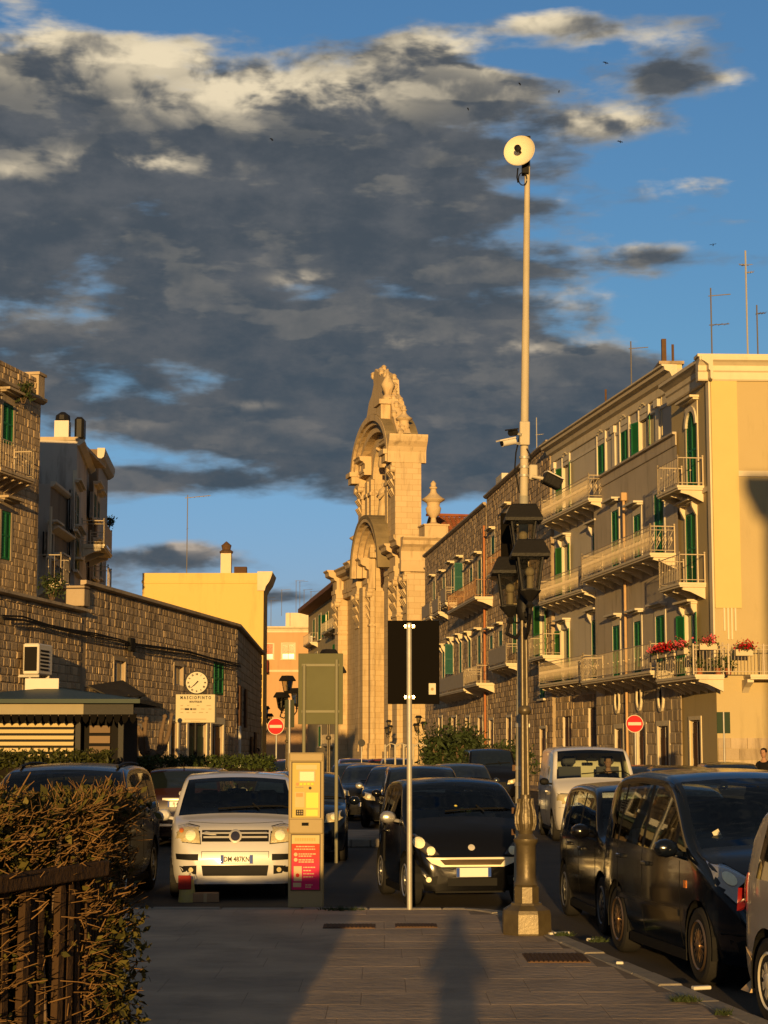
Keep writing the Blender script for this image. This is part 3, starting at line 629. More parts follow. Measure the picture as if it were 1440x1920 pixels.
# stone houses further down the street
def Sx(px, py=1300):
    d = ray(px, py); m = .114 / K; t = (8.0 + .114 * 78.5) / (d.x + m * d.y); return Vector((d.x * t, d.y * t, 0))
FS2 = Fac('rough_stone_house', 'rough stone house with plant-filled balcony behind the tall pole', 'house', Sx(913, 1000), Sx(1033, 1000))
z2t = FS2.at(960, 890)[1]
g = lambda F, x0, x1, y0, y1, w: fix(F.rect(x0, x1, y0, y1), w)
o2 = [g(FS2, 921, 929, 1005, 1056, 1.1), g(FS2, 948, 960, 960, 1075, 1.2), g(FS2, 919, 925, 1192, 1240, 1.0), g(FS2, 935, 944, 1183, 1230, 1.1), g(FS2, 962, 969, 1150, 1225, 1.1), g(FS2, 1008, 1030, 1132, 1240, 1.4), g(FS2, 1010, 1026, 1250, 1310, 1.2)]
d2 = [(a, b, ROAD + .1, d) for a, b, c, d in [g(FS2, 918, 926, 1350, 1440, 1.3), g(FS2, 950, 960, 1345, 1440, 1.4), g(FS2, 1012, 1026, 1366, 1440, 1.4)]]
walls(FS2, z2t, MORTAR, o2 + d2)
for i, r in enumerate(o2): window(FS2, r, ('closed', 'glass', 'closed', 'closed', 'closed', 'open', 'closed')[i], TRIM if i != 1 else TRIM, tw=.15, hoodw=.4, shm=(SHUTT, SHUT, SHUTT, SHUTT, SHUTLIT, SHUTLIT, SHUTLIT)[i], sill=i > 5)
for r in d2: window(FS2, r, 'door', TRIM, shm=DOORB, hood=False, sill=False)
stone_rows(FS2, .02, FS2.L - .02, ROAD, z2t, [(a - .16, b + .16, c, d + .16) for a, b, c, d in o2 + d2], .62, .30, .03, STONE, 0)
shell(FS2, z2t, 9, MORTAR)
cornice(FS2, 0, FS2.L, z2t, [(.10, -.12), (.22, -.02), (.22, .06)], STONE2, 'roof_ledge')
balcony(FS2, FS2.at(932, 1075, .5)[0] - .6, FS2.at(975, 1075, .5)[0], o2[1][2], 1.0, style='bars', rail=RAILR, nb=4)
balcony(FS2, FS2.at(932, 1250, .5)[0], FS2.at(966, 1240, .5)[0], FS2.at(948, 1248, .5)[1], 1.0, style='panel', nb=4)
balcony(FS2, FS2.at(1005, 1240, .5)[0], FS2.at(1033, 1235, .5)[0], FS2.at(1018, 1232, .5)[1], .9, style='bars', nb=3)
FS1 = Fac('long_stone_house', 'long brick-like stone house with rusty balcony between the church and the red pipe', 'house', Sx(797, 1100), Sx(912.5, 1100))
z1t = FS1.at(850, 997)[1]
o1 = [g(FS1, 812, 817, 1090, 1150, 1.0), g(FS1, 830, 836, 1082, 1112, 1.0), g(FS1, 847, 852, 1066, 1120, 1.0), g(FS1, 863, 869, 1056, 1110, 1.0), g(FS1, 881, 887, 1065, 1096, 1.0), g(FS1, 896, 904, 1050, 1125, 1.1),
      g(FS1, 829, 835, 1220, 1275, 1.0), g(FS1, 845, 851, 1208, 1265, 1.0), g(FS1, 861, 867, 1202, 1262, 1.0), g(FS1, 878, 884, 1198, 1258, 1.0), g(FS1, 896, 903, 1192, 1245, 1.1)]
d1 = [(a, b, ROAD + .1, d) for a, b, c, d in [g(FS1, 822, 830, 1345, 1440, 1.8), g(FS1, 848, 856, 1345, 1440, 2.0), g(FS1, 874, 881, 1345, 1440, 1.6), g(FS1, 898, 905, 1345, 1440, 1.6)]]
walls(FS1, z1t, MORTAR, o1 + d1)
for i, r in enumerate(o1): window(FS1, r, 'closed' if i not in (3, 7) else 'half', TRIM, tw=.14, hoodw=.5, shm=SHUTT, sill=False, brackets=(i in (6, 7, 8, 9)))
for r in d1: window(FS1, r, 'door', TRIM, shm=DOORB, hood=False, sill=False)
stone_rows(FS1, .02, FS1.L - .02, ROAD, z1t, [(a - .15, b + .15, c, d + .15) for a, b, c, d in o1 + d1], .75, .30, .022, STONE, 0, jit=.15)
shell(FS1, z1t, 9, MORTAR)
cornice(FS1, 0, FS1.L, z1t, [(.08, -.12), (.2, -.02), (.2, .08)], STONE2, 'roof_ledge')
balcony(FS1, FS1.at(856, 1140, .5)[0], FS1.at(909, 1125, .5)[0], FS1.at(882, 1133, .5)[1], 1.1, style='bars', rail=RAILR, nb=7)
for a, b, y in ((800, 816, 1160), (820, 832, 1150), (836, 846, 1132)): balcony(FS1, FS1.at(a, y, .4)[0], FS1.at(b, y, .4)[0], FS1.at((a + b) / 2, y, .4)[1], .8, style='panel', nb=3)
balcony(FS1, FS1.at(826, 1310, .5)[0], FS1.at(887, 1290, .5)[0], FS1.at(856, 1298, .5)[1], 1.1, style='panel', nb=9)
balcony(FS1, FS1.at(888, 1288, .5)[0], FS1.at(912, 1280, .5)[0], FS1.at(900, 1283, .5)[1], 1.1, style='bars', nb=4)
xx = FS1.L - .1; m = MB().cyl((xx, -.13, ROAD), (xx, -.13, FS1.at(912, 985)[1]), .07, n=8).build('drain_pipe', COPPER, FS1.root)
MB().box(FS1.L - 2.6, FS1.L - .3, 1.0, 3, z1t - .3, z1t + 1.9).build('roof_shed', TRIMW, FS1.root)
# ------------------------------------------------------------ church
FH = Fac('baroque_church', 'tall golden baroque church front with arched pediment, crest and urns', 'church', tuple(W(645, 150 * K))[:2], tuple(W(785, 126 * K))[:2])
H = FH.root; Lh = FH.L
zE = FH.at(778, 1014)[1]; sU0 = FH.at(686, 950)[0]; sU1 = FH.at(755, 950)[0]; zU = FH.at(750, 822)[1]
sc_ = (sU0 + sU1) / 2; RN = 4.3; zb = ROAD
def entab(s0, s1, z, out, mt=CHURCH, scale=1.0, name='entablature'):
    k = scale; pr = [(out, -2.6 * k), (out + .08, -2.6 * k), (out + .08, -2.2 * k), (out + .16, -2.18 * k), (out + .16, -1.8 * k), (out + .02, -1.75 * k), (out + .02, -1.0 * k), (out + .2 * k, -.92 * k), (out + .3 * k, -.7 * k), (out + .55 * k, -.62 * k), (out + .75 * k, -.5 * k), (out + .78 * k, -.2 * k), (out + .95 * k, -.05 * k), (out + .95 * k, .05 * k)]
    return cornice(FH, s0, s1, z, pr, mt, name)
# lower walls with the great niche
MB().box(0, sc_ - RN, 0, 3.0, zb, zE).box(sc_ + RN, Lh, 0, 3.0, zb, zE).box(sc_ - RN, sc_ + RN, 1.0, 3.0, zb, zE + 1.9).build('lower_wall', CHURCHB, H)
for a, b in ((sc_ - RN - 1.5, sc_ - RN), (sc_ + RN, sc_ + RN + 1.5)): MB().box(a, b, -.9, -.002, zb, zE - 2.4).box(a - .15, b + .15, -1.05, -.003, zb, zb + 1.8).build('niche_pier', CHURCHB, H)
zA_ = zE - 1.6; n = 18; m = MB(); m2 = MB(); m3 = MB()
for i in range(n):                                              # arch hood: soffit, stepped face, leaded back
    t0, t1 = PI * i / n, PI * (i + 1) / n
    P_ = lambda r, t: (sc_ + r * math.cos(t), zA_ + r * math.sin(t) * .85)
    m.prism([P_(RN, t0), P_(RN + .75, t0), P_(RN + .75, t1), P_(RN, t1)], -.9, 1.0)
    m2.prism([P_(RN + .45, t0), P_(RN + 1.15, t0), P_(RN + 1.15, t1), P_(RN + .45, t1)], -1.35, -.9); m2.prism([P_(RN + .85, t0), P_(RN + 1.45, t0), P_(RN + 1.45, t1), P_(RN + .85, t1)], -1.75, -1.35)
    m3.prism([P_(RN + 1.2, t0), P_(RN + 1.55, t0), P_(RN + 1.55, t1), P_(RN + 1.2, t1)], -1.8, 1.9)
m.build('niche_arch', CHURCH, H, 30); m2.build('arch_moulding', CHURCH, H, 30); m3.build('arch_covering', mat('mossy_stone', (.24, .19, .11), .95, var=.7, vs=1, bump=.5, bs=6), H, 30)
MB().box(sc_ - 1.0, sc_ + 1.0, .9, 1.0, zb, zb + 4.2).build('portal_door', DOORB, H)
def blob(s_, z_, w, h, n, out, y0, seed=0):
    m = MB()
    for i in range(n): m.ball((s_ + U(-w, w) / 2, y0 - U(0, out), z_ + U(-h, h) / 2), U(.10, .22), 6, 4, U(.8, 1.4))
    return m
def capital(s0, s1, zt_, y0):
    m = MB(); c = (s0 + s1) / 2; w = s1 - s0; m.box(s0 - .25, s1 + .25, y0 - .28, y0 + .2, zt_ - .3, zt_)
    for k in range(3):
        zz = zt_ - .55 - k * .75; q = max(3, int(w / .42))
        for i in range(q):
            x = s0 + w * (i + .5) / q; o = .26 - .05 * k
            m.add([(x - .2, y0 + .02, zz - .7), (x + .2, y0 + .02, zz - .7), (x + .17, y0 - o, zz), (x - .17, y0 - o, zz), (x + .14, y0 - o - .16, zz - .12), (x - .14, y0 - o - .16, zz - .12)], [(0, 1, 2, 3), (3, 2, 4, 5), (0, 3, 5), (1, 4, 2), (0, 5, 4, 1)])
    for q in (s0, s1): m.cyl((q, y0 - .38, zt_ - .5), (q, y0 + .1, zt_ - .5), .28, n=8)
    return m
pl = []
for px0, px1, out in ((736, 744, .4), (752, 761, .75), (770, 779, .45)): pl.append((FH.at(px0, 1250)[0], FH.at(px1, 1250)[0], out))
pl.append((Lh - 1.6, Lh - .001, .9))
pl += [(2 * sc_ - b, 2 * sc_ - a, o) for a, b, o in pl[:2] if 2 * sc_ - b > 0] + [(.001, 1.5, .9)]
for a, b, out in pl:
    zc = zE - 2.6; MB().box(a, b, -out, -.002, zb + 2.2, zc).box(a - .15, b + .15, -out - .15, -.003, zb, zb + 2.1).box(a - .1, b + .1, -out - .1, -.003, zb + 2.102, zb + 2.5).build('pilaster', CHURCHB, H)
    MB().box(a - .12, b + .12, -out - .1, -.001, zc - 3.25, zc - 3.1).build('astragal', CHURCH, H); capital(a, b, zc - .001, -out).build('capital', CHURCH, H)
entab(0, sc_ - RN - .3, zE, .42); entab(sc_ + RN + .3, Lh, zE, .42)
for a, b, out in pl: entab(a - .2, b + .2, zE + .02, out + .15, name='entablature_break')
# near end of the screen wall, lit by the sun
MB().box(Lh, Lh + .35, -1.0, 3.2, zb, zE - 2.7).build('end_pilaster', CHURCHB, H)
pe = [(-.1, zE - 2.6), (.42, zE - 2.6), (.5, zE - 1.8), (.42, zE - 1.7), (.42, zE - 1.0), (.7, zE - .7), (1.0, zE - .5), (1.05, zE - .2), (1.3, zE), (1.3, zE + .08), (-.1, zE + .08)]
MB().prism([(Lh + a, z) for a, z in pe], -1.5, 3.3, 'y').build('end_entablature', CHURCH, H)
# upper tier
RU = 2.6; zS = zU - 1.2; zB_ = zE + .05; zNs = zS - 1.0
MB().box(sU0, sc_ - RU, -.2, 1.4, zB_, zU - 1.3).box(sc_ + RU, sU1, -.2, 1.4, zB_, zU - 1.3).box(sc_ - RU, sc_ + RU, .7, 1.4, zB_, zU + 2.6).build('upper_wall', CHURCHB, H)
m = MB()
for i in range(16):
    t0, t1 = PI * i / 16, PI * (i + 1) / 16; Pq = lambda r, t: (sc_ + r * math.cos(t), zNs + r * math.sin(t))
    m.prism([Pq(RU, t0), Pq(RU + .5, t0), Pq(RU + .5, t1), Pq(RU, t1)], -.35, .7)
m.build('upper_niche_arch', CHURCH, H, 30)
m = MB()                                                         # spandrels between niche and pediment
for i in range(16):
    t0, t1 = PI * i / 16, PI * (i + 1) / 16; a = Pq(RU + .5, t0); b = Pq(RU + .5, t1)
    Rz = (sU1 - sU0) / 2 - .3; Pz = lambda t: (sc_ + Rz * math.cos(t), zS + .2 + (FH.at(708, 786)[1] - zS - 1.5) * math.sin(t))
    m.prism([a, Pz(t0), Pz(t1), b], -.2, 1.35)
m.build('tympanum', CHURCH, H, 30)
ups = [(sU1 - 1.5, sU1 - .001, .5), (sU1 - 3.1, sU1 - 2.2, .35), (sc_ + RU + .2, sc_ + RU + 1.0, .3), (sU0 + .001, sU0 + 1.5, .5), (sU0 + 2.2, sU0 + 3.1, .35), (sc_ - RU - 1.0, sc_ - RU - .2, .3)]
for a, b, out in ups:
    MB().box(a, b, -.2 - out, -.202, zB_, zU - 2.2).box(a - .1, b + .1, -.3 - out, -.203, zB_, zB_ + .9).box(a - .1, b + .1, -.32 - out, -.204, zU - 3.6, zU - 3.3).build('upper_pilaster', CHURCHB, H); capital(a, b, zU - 2.2, -.2 - out).build('upper_capital', CHURCH, H) if out > .4 else None
MB().box(sU1, sU1 + .3, -.7, 1.5, zB_, zU - 2.2).build('upper_end_pilaster', CHURCHB, H)
def ucorn(a, b):
    entab(a, b, zU, .75, scale=.62, name='upper_entablature')
ucorn(sU1 - 3.2, sU1 + .1); ucorn(sU0 - .1, sU0 + 3.2)
MB().prism([(sU1 + a, z) for a, z in [(-.1, zU - 2.2), (.36, zU - 2.2), (.4, zU - 1.3), (.6, zU - .9), (.95, zU - .5), (1.1, zU - .1), (1.1, zU + .06), (-.1, zU + .06)]], -1.35, 1.9, 'y').build('upper_end_entablature', CHURCH, H)
zP = FH.at(708, 786)[1]; RA = (sU1 - sU0) / 2 - 1.0; m = MB(); m2 = MB(); m3 = MB()
for i in range(20):
    t0, t1 = PI * i / 20, PI * (i + 1) / 20; Pp = lambda d, t: (sc_ + (RA + d) * math.cos(t), zS - .3 + (zP - zS - 1.2 + d) * math.sin(t))
    m.prism([Pp(-.2, t0), Pp(.7, t0), Pp(.7, t1), Pp(-.2, t1)], -.85, .0); m2.prism([Pp(.4, t0), Pp(1.15, t0), Pp(1.15, t1), Pp(.4, t1)], -1.15, -.85); m2.prism([Pp(.75, t0), Pp(1.3, t0), Pp(1.3, t1), Pp(.75, t1)], -1.4, -1.15); m3.prism([Pp(1.1, t0), Pp(1.33, t0), Pp(1.33, t1), Pp(1.1, t1)], -1.36, 1.4)
m.build('pediment_arch', CHURCH, H, 30); m2.build('pediment_moulding', CHURCH, H, 30); m3.build('pediment_covering', MT['mossy_stone'], H, 30)
for s_, sg in ((sc_ - RA - .6, -1), (sc_ + RA + .6, 1)):
    MB().box(s_ - 1.0, s_ + .5, -1.5, .0, zS - .9, zS - .3).box(s_ - 1.15, s_ + .65, -1.7, .0, zS - .298, zS + .1).build('pediment_end_block', CHURCH, H)
# crest over the pediment
cp = [FH.at(*p) for p in ((757, 812), (752, 796), (748, 778), (744, 752), (736, 738), (735, 712), (727, 702), (718, 697), (714, 692), (710, 706), (711, 722), (707, 742), (702, 756), (699, 775), (696, 792), (700, 800), (730, 812))]
MB().prism(cp, -.5, .6).build('crest', CHURCH, H)
m = MB()
for (a, za_), (b, zb_) in zip(cp[:15], cp[1:15]):
    d = max(1, int(math.hypot(b - a, zb_ - za_) / .5))
    for i in range(d): q = i / d; MB().lathe([(.02, -.3), (.16, -.22), (.24, -.05), (.2, .12), (.26, .2), (.14, .34), (.02, .4)], (a + (b - a) * q + U(-.1, .1), U(-.5, .4), za_ + (zb_ - za_) * q), 8).build('crest_scroll', CHURCH, H, 40)
for px, py, w in ((738, 762, .9),):
    s_, z_ = FH.at(px, py); MB().box(s_ - w, s_ + w, -1.3, .3, zP - 1.2, z_).box(s_ - w - .25, s_ + w + .25, -1.5, .5, z_, z_ + .4).build('crest_pedestal', CHURCH, H)
    MB().lathe([(.5, 0), (.6, .3), (.3, .6), (.45, 1.0), (.6, 1.4), (.3, 2.0), (.12, 2.4), (.05, 2.8)], (s_, -.5, z_ + .4), 10).build('flame_finial', CHURCH, H, 50)
for s_, z_, hh in ((sc_ - .3, FH.at(705, 945)[1], 3.2), (sc_ - .2, FH.at(712, 860)[1], 2.0)):   # figures in the upper niche
    m = MB(); m.lathe([(.45, 0), (.55, .3), (.42, hh * .45), (.5, hh * .7), (.35, hh * .8), (.14, hh * .84), (.2, hh * .9), (.18, hh * .97), (.03, hh)], (s_, .1, z_ - hh / 2), 10)
    m.cyl((s_ + .4, 0, z_ + .5), (s_ + .8, -.5, z_ + .1), .15); m.cyl((s_ - .4, 0, z_ + .5), (s_ - .7, -.4, z_ + .8), .14); m.build('statue', CHURCH, H, 60)
s_, z_ = FH.at(709, 1298); m = MB().lathe([(.5, 0), (.7, .4), (.6, 1.3), (.75, 1.7), (.5, 2.0), (.2, 2.15), (.3, 2.4), (.3, 2.7), (.05, 2.95)], (sc_ + .2, .75, z_ - 1.2), 10); m.box(sc_ - .7, sc_ + 1.1, .2, 1.0, z_ - 1.6, z_ - 1.2, bev=.08); m.build('bust', mat('dark_bust_stone', (.22, .16, .10), .9, var=.6, vs=3), H, 60)
URN = [(.55, 0), (.60, .12), (.28, .25), (.22, .65), (.30, .75), (.62, 1.1), (.70, 1.5), (.55, 1.75), (.62, 2.0), (1.02, 2.25), (1.05, 2.32), (.62, 2.6), (.32, 2.9), (.24, 3.2), (.36, 3.3), (.36, 3.4), (.22, 3.5), (.26, 3.75), (.10, 3.95), (.02, 4.0)]
def urn(s_, y_, z_, h, ped):
    k = h / 4.0; MB().lathe([(r * k, z * k) for r, z in URN], (s_, y_, z_), 16).build('urn', CHURCH, H, 40)
    MB().box(s_ - ped, s_ + ped, y_ - ped, y_ + ped, z_ - ped * 1.3, z_ - .12).box(s_ - ped * 1.1, s_ + ped * 1.1, y_ - ped * 1.1, y_ + ped * 1.1, z_ - .12, z_).build('urn_pedestal', CHURCH, H)
zu = W(770, 128 * K, 808).z; urn(sU1 - .3, .2, zu, W(770, 130 * K, 756).z - zu, .55)
zl = W(810, 126 * K, 985).z; urn(Lh + .2, 1.2, zl, W(810, 126 * K, 901).z - zl, .95); urn(1.0, 1.2, zl, 3.6, .9); urn(sU0 + .5, .2, zu, 2.6, .55)
MB().box(Lh - .9, Lh + 1.2, -.1, 2.6, zE + .08, zl - 1.2).build('urn_plinth', CHURCH, H)
MB().box(2, Lh - 1.5, 3.0, 16, zb, zE - 3).build('nave_wall', CHURCH, H)
# nave roof seen past the urn: rows of tiles
zr = W(830, 134 * K, 968).z; m = MB(); 
for i in range(40):
    a = i / 40; q = (i + 1) / 40; x0 = Lh - 1.0 - 7.5 * a; x1 = Lh - 1.0 - 7.5 * q; h0 = zE - 3 + (zr - zE + 3) * a; h1 = zE - 3 + (zr - zE + 3) * q
    for j in range(30): y0 = 2.9 + j * .45; m.add([(x0, y0, h0 + .05), (x0, y0 + .43, h0 + .05), (x1, y0 + .43, h1), (x1, y0, h1), (x0, y0 + .21, h0 + .17), (x1, y0 + .21, h1 + .1)], [(0, 4, 5, 3), (4, 1, 2, 5), (0, 1, 4)])
m.build('roof_tiles', ROOFT, H, kind='stuff'); MB().prism([(Lh - 1.2, zE - 3.0), (Lh - 8.5, zr - .1), (Lh - 16, zE - 3.0)], 2.95, 16, 'y').build('roof_gable', CHURCH, H)
MB().box(Lh - 8.8, Lh - 8.2, 2.8, 16.5, zr - .05, zr + .15).build('ridge', ROOFT, H)
# ------------------------------------------------------------ far houses
def plain_house(name, label, P, Q, z, depth, mt, wins, trim=TRIM, corn=None, group=None, st='closed', shm=None):
    F = Fac(name, label, 'house', P, Q, group); ops = [F.rect(*w[:4]) for w in wins]
    walls(F, z, mt, ops); shell(F, z, depth, mt)
    for r, w in zip(ops, wins): window(F, r, w[4] if len(w) > 4 else st, trim, shm=(w[5] if len(w) > 5 else shm) or SHUT, tw=.14, hood=False, sill=True)
    if corn: cornice(F, -.1, F.L + corn[1], z, [(corn[0] * a, b) for a, b in ((.1, -.4), (.3, -.35), (.5, -.2), (.9, -.1), (1, 0), (1, .08))], trim)
    return F
p, q = W(262, 76 * K), W(492, 76 * K)
FY = Fac('yellow_house', 'plain bright yellow house behind the low stone wall', 'house', (p.x, p.y), (q.x, q.y)); zy = W(380, 76 * K, 1092).z
walls(FY, zy, PLA_Y, []); shell(FY, zy, 3, PLA_Y); MB().box(-.03, FY.L + .1, -.05, -.0, zy - .05, zy + .1).build('top_band', PLA_Y, FY.root)
MB().box(0, FY.L, 0.0, 3, zy + .1, zy + .45).build('parapet', PLA_Y, FY.root)
m = MB(); m.prism([(FY.L - .3, zy - .4), (FY.L + .05, zy - .4), (FY.L + .1, zy - .2), (FY.L + .28, zy + .05), (FY.L + .32, zy + .3), (FY.L + .42, zy + .45), (FY.L + .42, zy + .52), (FY.L - .3, zy + .52)], -.10, -.055).prism([(FY.L + .0, zy - .4), (FY.L + .1, zy - .2), (FY.L + .28, zy + .05), (FY.L + .42, zy + .45), (FY.L + .42, zy + .5), (FY.L, zy + .5)], -.05, 3); m.build('cornice_return', TRIM, FY.root)
px = FY.at(420, 1075); m = MB().box(px[0] - .25, px[0] + .25, 1, 1.5, zy + .45, zy + 1.5).build('chimney', TRIM, FY.root); MB().lathe([(.3, 0), (.34, .1), (.2, .2), (.25, .4), (.02, .6)], (px[0], 1.25, zy + 1.5), 10).build('chimney_pot', RUST, FY.root)
MB().box(px[0] + .4, px[0] + 1.0, 1, 1.5, zy + .4, zy + .85).build('water_tank', DOORB, FY.root)
antenna('roof_antenna', 'tall thin television antenna standing on the yellow house', tuple(W(350, 76.5 * K, 1077)), W(350, 76.5 * K, 928).z - W(350, 76.5 * K, 1077).z, [(W(350, 76.5 * K, 930).z - W(350, 76.5 * K, 1077).z - .1, 0.05, 1.1, 5), (2.2, .3, .01, 1)])
p, q = W(484, 190 * K), W(592, 190 * K); FO = plain_house('orange_house', 'orange house closing the end of the street', (p.x, p.y), (q.x, q.y), W(530, 190 * K, 1176).z, 10, PLA_O, [(493, 512, 1208, 1236, 'roller', mat('orange_blind', (.5, .12, .03), .8)), (529, 552, 1207, 1236, 'roller', mat('peach_blind', (.5, .30, .16), .8))], TRIM, (.5, .1))
for y0, y1 in ((1247, 1260), (1178, 1186)): z_a = W(530, 190 * K, y1).z; MB().box(0, FO.L, -.1, -.0, z_a, z_a + .25).build('string_course', TRIM, FO.root)
m = W(493, 190 * K, 1250); MB().prism([(-.1, FO.at(493, 1262)[1]), (-2.3, FO.at(493, 1262)[1]), (-1.7, FO.at(493, 1240)[1]), (-.1, FO.at(493, 1238)[1])], FO.at(484, 1250)[0], FO.at(504, 1250)[0], 'x').build('awning', mat('dark_red_canvas', (.16, .03, .02), .9), FO.root)
p, q = W(534, 202 * K), W(594, 202 * K); FP = plain_house('pale_rear_house', 'pale cream house rising behind the orange one', (p.x, p.y), (q.x, q.y), W(560, 202 * K, 1149).z, 8, TRIM, [])
p, q = W(577, 186 * K), W(652, 153 * K); FG = Fac('green_shutter_house', 'cream house with green shutters and brown eaves left of the church', 'house', (p.x, p.y), (q.x, q.y)); zg_ = FG.at(612, 1116)[1]
og = [FG.rect(*r) for r in ((587, 591, 1162, 1195), (597, 602, 1153, 1200), (611, 616, 1150, 1192), (629, 634, 1138, 1178), (641, 646, 1133, 1176), (590, 595, 1225, 1260), (634, 641, 1205, 1250), (597, 602, 1362, 1400), (630, 636, 1365, 1400))]
walls(FG, zg_, PLA_T, og); shell(FG, zg_, 9, PLA_T)
for i, r in enumerate(og): window(FG, r, 'open' if i in (2, 6) else 'closed', TRIM, tw=.15, hood=False)
cornice(FG, -.3, FG.L, zg_, [(.1, -.7), (.9, -.5), (1.2, -.45), (1.2, -.02)], mat('brown_eaves', (.20, .10, .06), .8), 'eaves')
MB().box(0, FG.L, .1, 6, zg_ - .02, zg_ + 1.1).build('roof_parapet', PLA_L, FG.root)
balcony(FG, FG.at(622, 1185)[0], FG.at(646, 1180)[0], FG.at(632, 1183)[1], 1.1, nb=3); balcony(FG, FG.at(583, 1210)[0], FG.at(596, 1210)[0], FG.at(588, 1208)[1], .9, nb=2)
balcony(FG, FG.at(622, 1395)[0], FG.at(648, 1395)[0], FG.at(636, 1396)[1], 1.1, nb=3)
a_, z_ = FG.at(588, 1205); m = MB().box(a_ - .45, a_ + .45, -.55, -.15, z_, z_ + .75, bev=.03); ac = m.build('air_conditioner', WHITEP, FG.root); MB().cyl((a_, -.56, z_ + .38), (a_, -.54, z_ + .38), .27, n=14).build('fan_grille', DARK, ac)
for i, (px_, py_, Yd) in enumerate(((528, 1105, 192), (555, 1088, 203), (562, 1090, 204), (570, 1105, 203), (583, 1108, 186), (500, 1120, 193), (508, 1125, 193))):
    zb0 = W(px_, Yd * K, 1172 if i > 4 else 1150).z; h_ = W(px_, Yd * K, py_).z - zb0
    antenna('roof_antenna', ['thin antenna above the pale rear house', 'tallest of the thin antennas above the pale rear house', 'antenna just right of the tallest over the pale rear house', 'rightmost antenna over the pale rear house', 'antenna on the corner of the brown eaves', 'left antenna over the orange house', 'right antenna over the orange house'][i], tuple(W(px_, Yd * K, 1172 if i > 4 else 1150)), h_, [(h_ - .1, .1 * i, 1.1, 4)], 'antennas above the end of the street', r=.03)
# ------------------------------------------------------------ left side of the square
def Wx(px, Y0): v = W(px, Y0); return v
c0 = W(441, 55 * K); n0 = W(165, 41.4 * K); d0 = (n0 - c0); st = c0 + d0 * 1.55; st.z = 0
FW = Fac('old_stone_storehouse', 'low rough limestone storehouse with air conditioner and green shutter', 'building', (st.x, st.y), (c0.x, c0.y))
zW = FW.at(300, 1131)[1]; zW0 = FW.at(60, 1128)[1]; sst = FW.at(152, 1150)[0]
ow = [FW.rect(213, 233, 1239, 1284), FW.rect(326, 342, 1249, 1286), FW.rect(401, 418, 1242, 1303)]
dw = [FW.rect(249, 265, 1372, 1440), FW.rect(318, 332, 1352, 1440), FW.rect(352, 386, 1355, 1440), FW.rect(396, 417, 1358, 1440), FW.rect(160, 200, 1360, 1440)]
dw = [(a, b, ROAD, d) for a, b, c, d in dw]
walls(FW, zW - .1, MORTAR, ow + dw, s0=sst, name='tall_wall'); walls(FW, zW0, MORTAR, dw[4:], s1=sst, name='low_wall')
MB().box(.05, FW.L, .3, 6, zW0 - .4, zW0 - .2).box(sst + .45, FW.L, .3, .42, zW0 - .1, zW - .12).build('roof', MORTAR, FW.root)
for i, r in enumerate(ow): window(FW, r, 'closed' if i == 2 else 'glass', STONE2 if i < 2 else None, tw=.1, hood=False, shm=SHUT, sill=False)
for i, r in enumerate(dw): window(FW, r, 'door', TRIM, tw=.22, hood=False, sill=False, shm=(DOORB, DOORB, mat('dark_green_door', (.01, .05, .03), .5), DOORB, DARK)[i])
OPW = [(a - .12, b + .12, c, d + .12) for a, b, c, d in ow] + [(a - .24, b + .24, c, d + .24) for a, b, c, d in dw]
s_vis = FW.at(3, 1200)[0]
stone_rows(FW, sst + .45, FW.L - .05, 1.6, zW - .12, OPW, .30, .19, .02, STONE, 170, keep=lambda t: t[2] > 2.6)
stone_rows(FW, .02, sst + .02, ROAD, zW0 - .02, OPW, .30, .185, .024, STONE, 130, keep=lambda t: t[0] > s_vis and t[2] > 2.9)
stone_rows(FW, sst + .03, FW.L - .05, ROAD, 1.6, OPW, .42, .27, .022, STONE, 0)
z = ROAD
while z < zW - .1:                                                  # lit quoins of the raised part's corner
    if z > zW0 - .2:
        MB().box(sst - .04, sst + .45, -.09, .4, z, min(z + .45, zW - .1) - .012, bev=.015).build('quoin', STONE2, FW.root)
    z += .46
cornice(FW, sst - .1, FW.L, zW - .1, [(.08, 0), (.16, .03), (.16, .12)], STONE2, 'coping'); cornice(FW, 0, sst, zW0, [(.10, 0), (.18, .03), (.18, .1)], STONE2, 'low_coping')
m = MB()                                                           # cable bundle along the wall
pts = [FW.at(x, y) for x, y in ((-10, 1152), (30, 1156), (80, 1170), (120, 1180), (170, 1187), (210, 1196), (240, 1205), (300, 1215), (345, 1222), (385, 1232), (441, 1246))]
for k in range(3): m.tube([(a, -.16 - .02 * k, z + U(-.03, .03) - k * .05) for a, z in pts], .022, 5)
m.build('cable_bundle', PLAS, FW.root)
a, b, c, d = FW.rect(71, 97, 1208, 1266, .5); ac = MB().box(a, b, -.52, -.14, c, d, bev=.03).build('air_conditioner', WHITEP, FW.root)
MB().box(a - .015, a - .001, -.48, -.18, c + .08, d - .08).build('side_grille', DARK, ac); m = MB()
for i in range(6): m.box(a + .1, b - .3, -.535, -.522, c + .1 + i * (d - c - .2) / 6, c + .1 + (i + .5) * (d - c - .2) / 6)
m.build('front_grille', PLAS, ac); MB().box(a + .1, a + .16, -.5, -.0, c - .06, c - .001).box(b - .16, b - .1, -.5, 0, c - .06, c - .001).build('bracket', GALV, ac)
a, b, c, d = FW.rect(231, 240, 1196, 1222); MB().box(a, b, -.22, -.12, c, d, bev=.02).build('flood_lamp', PLAS, FW.root)
m = MB(); a0, z0_ = FW.at(186, 1285, .4); a1, z1_ = FW.at(250, 1296, .4)
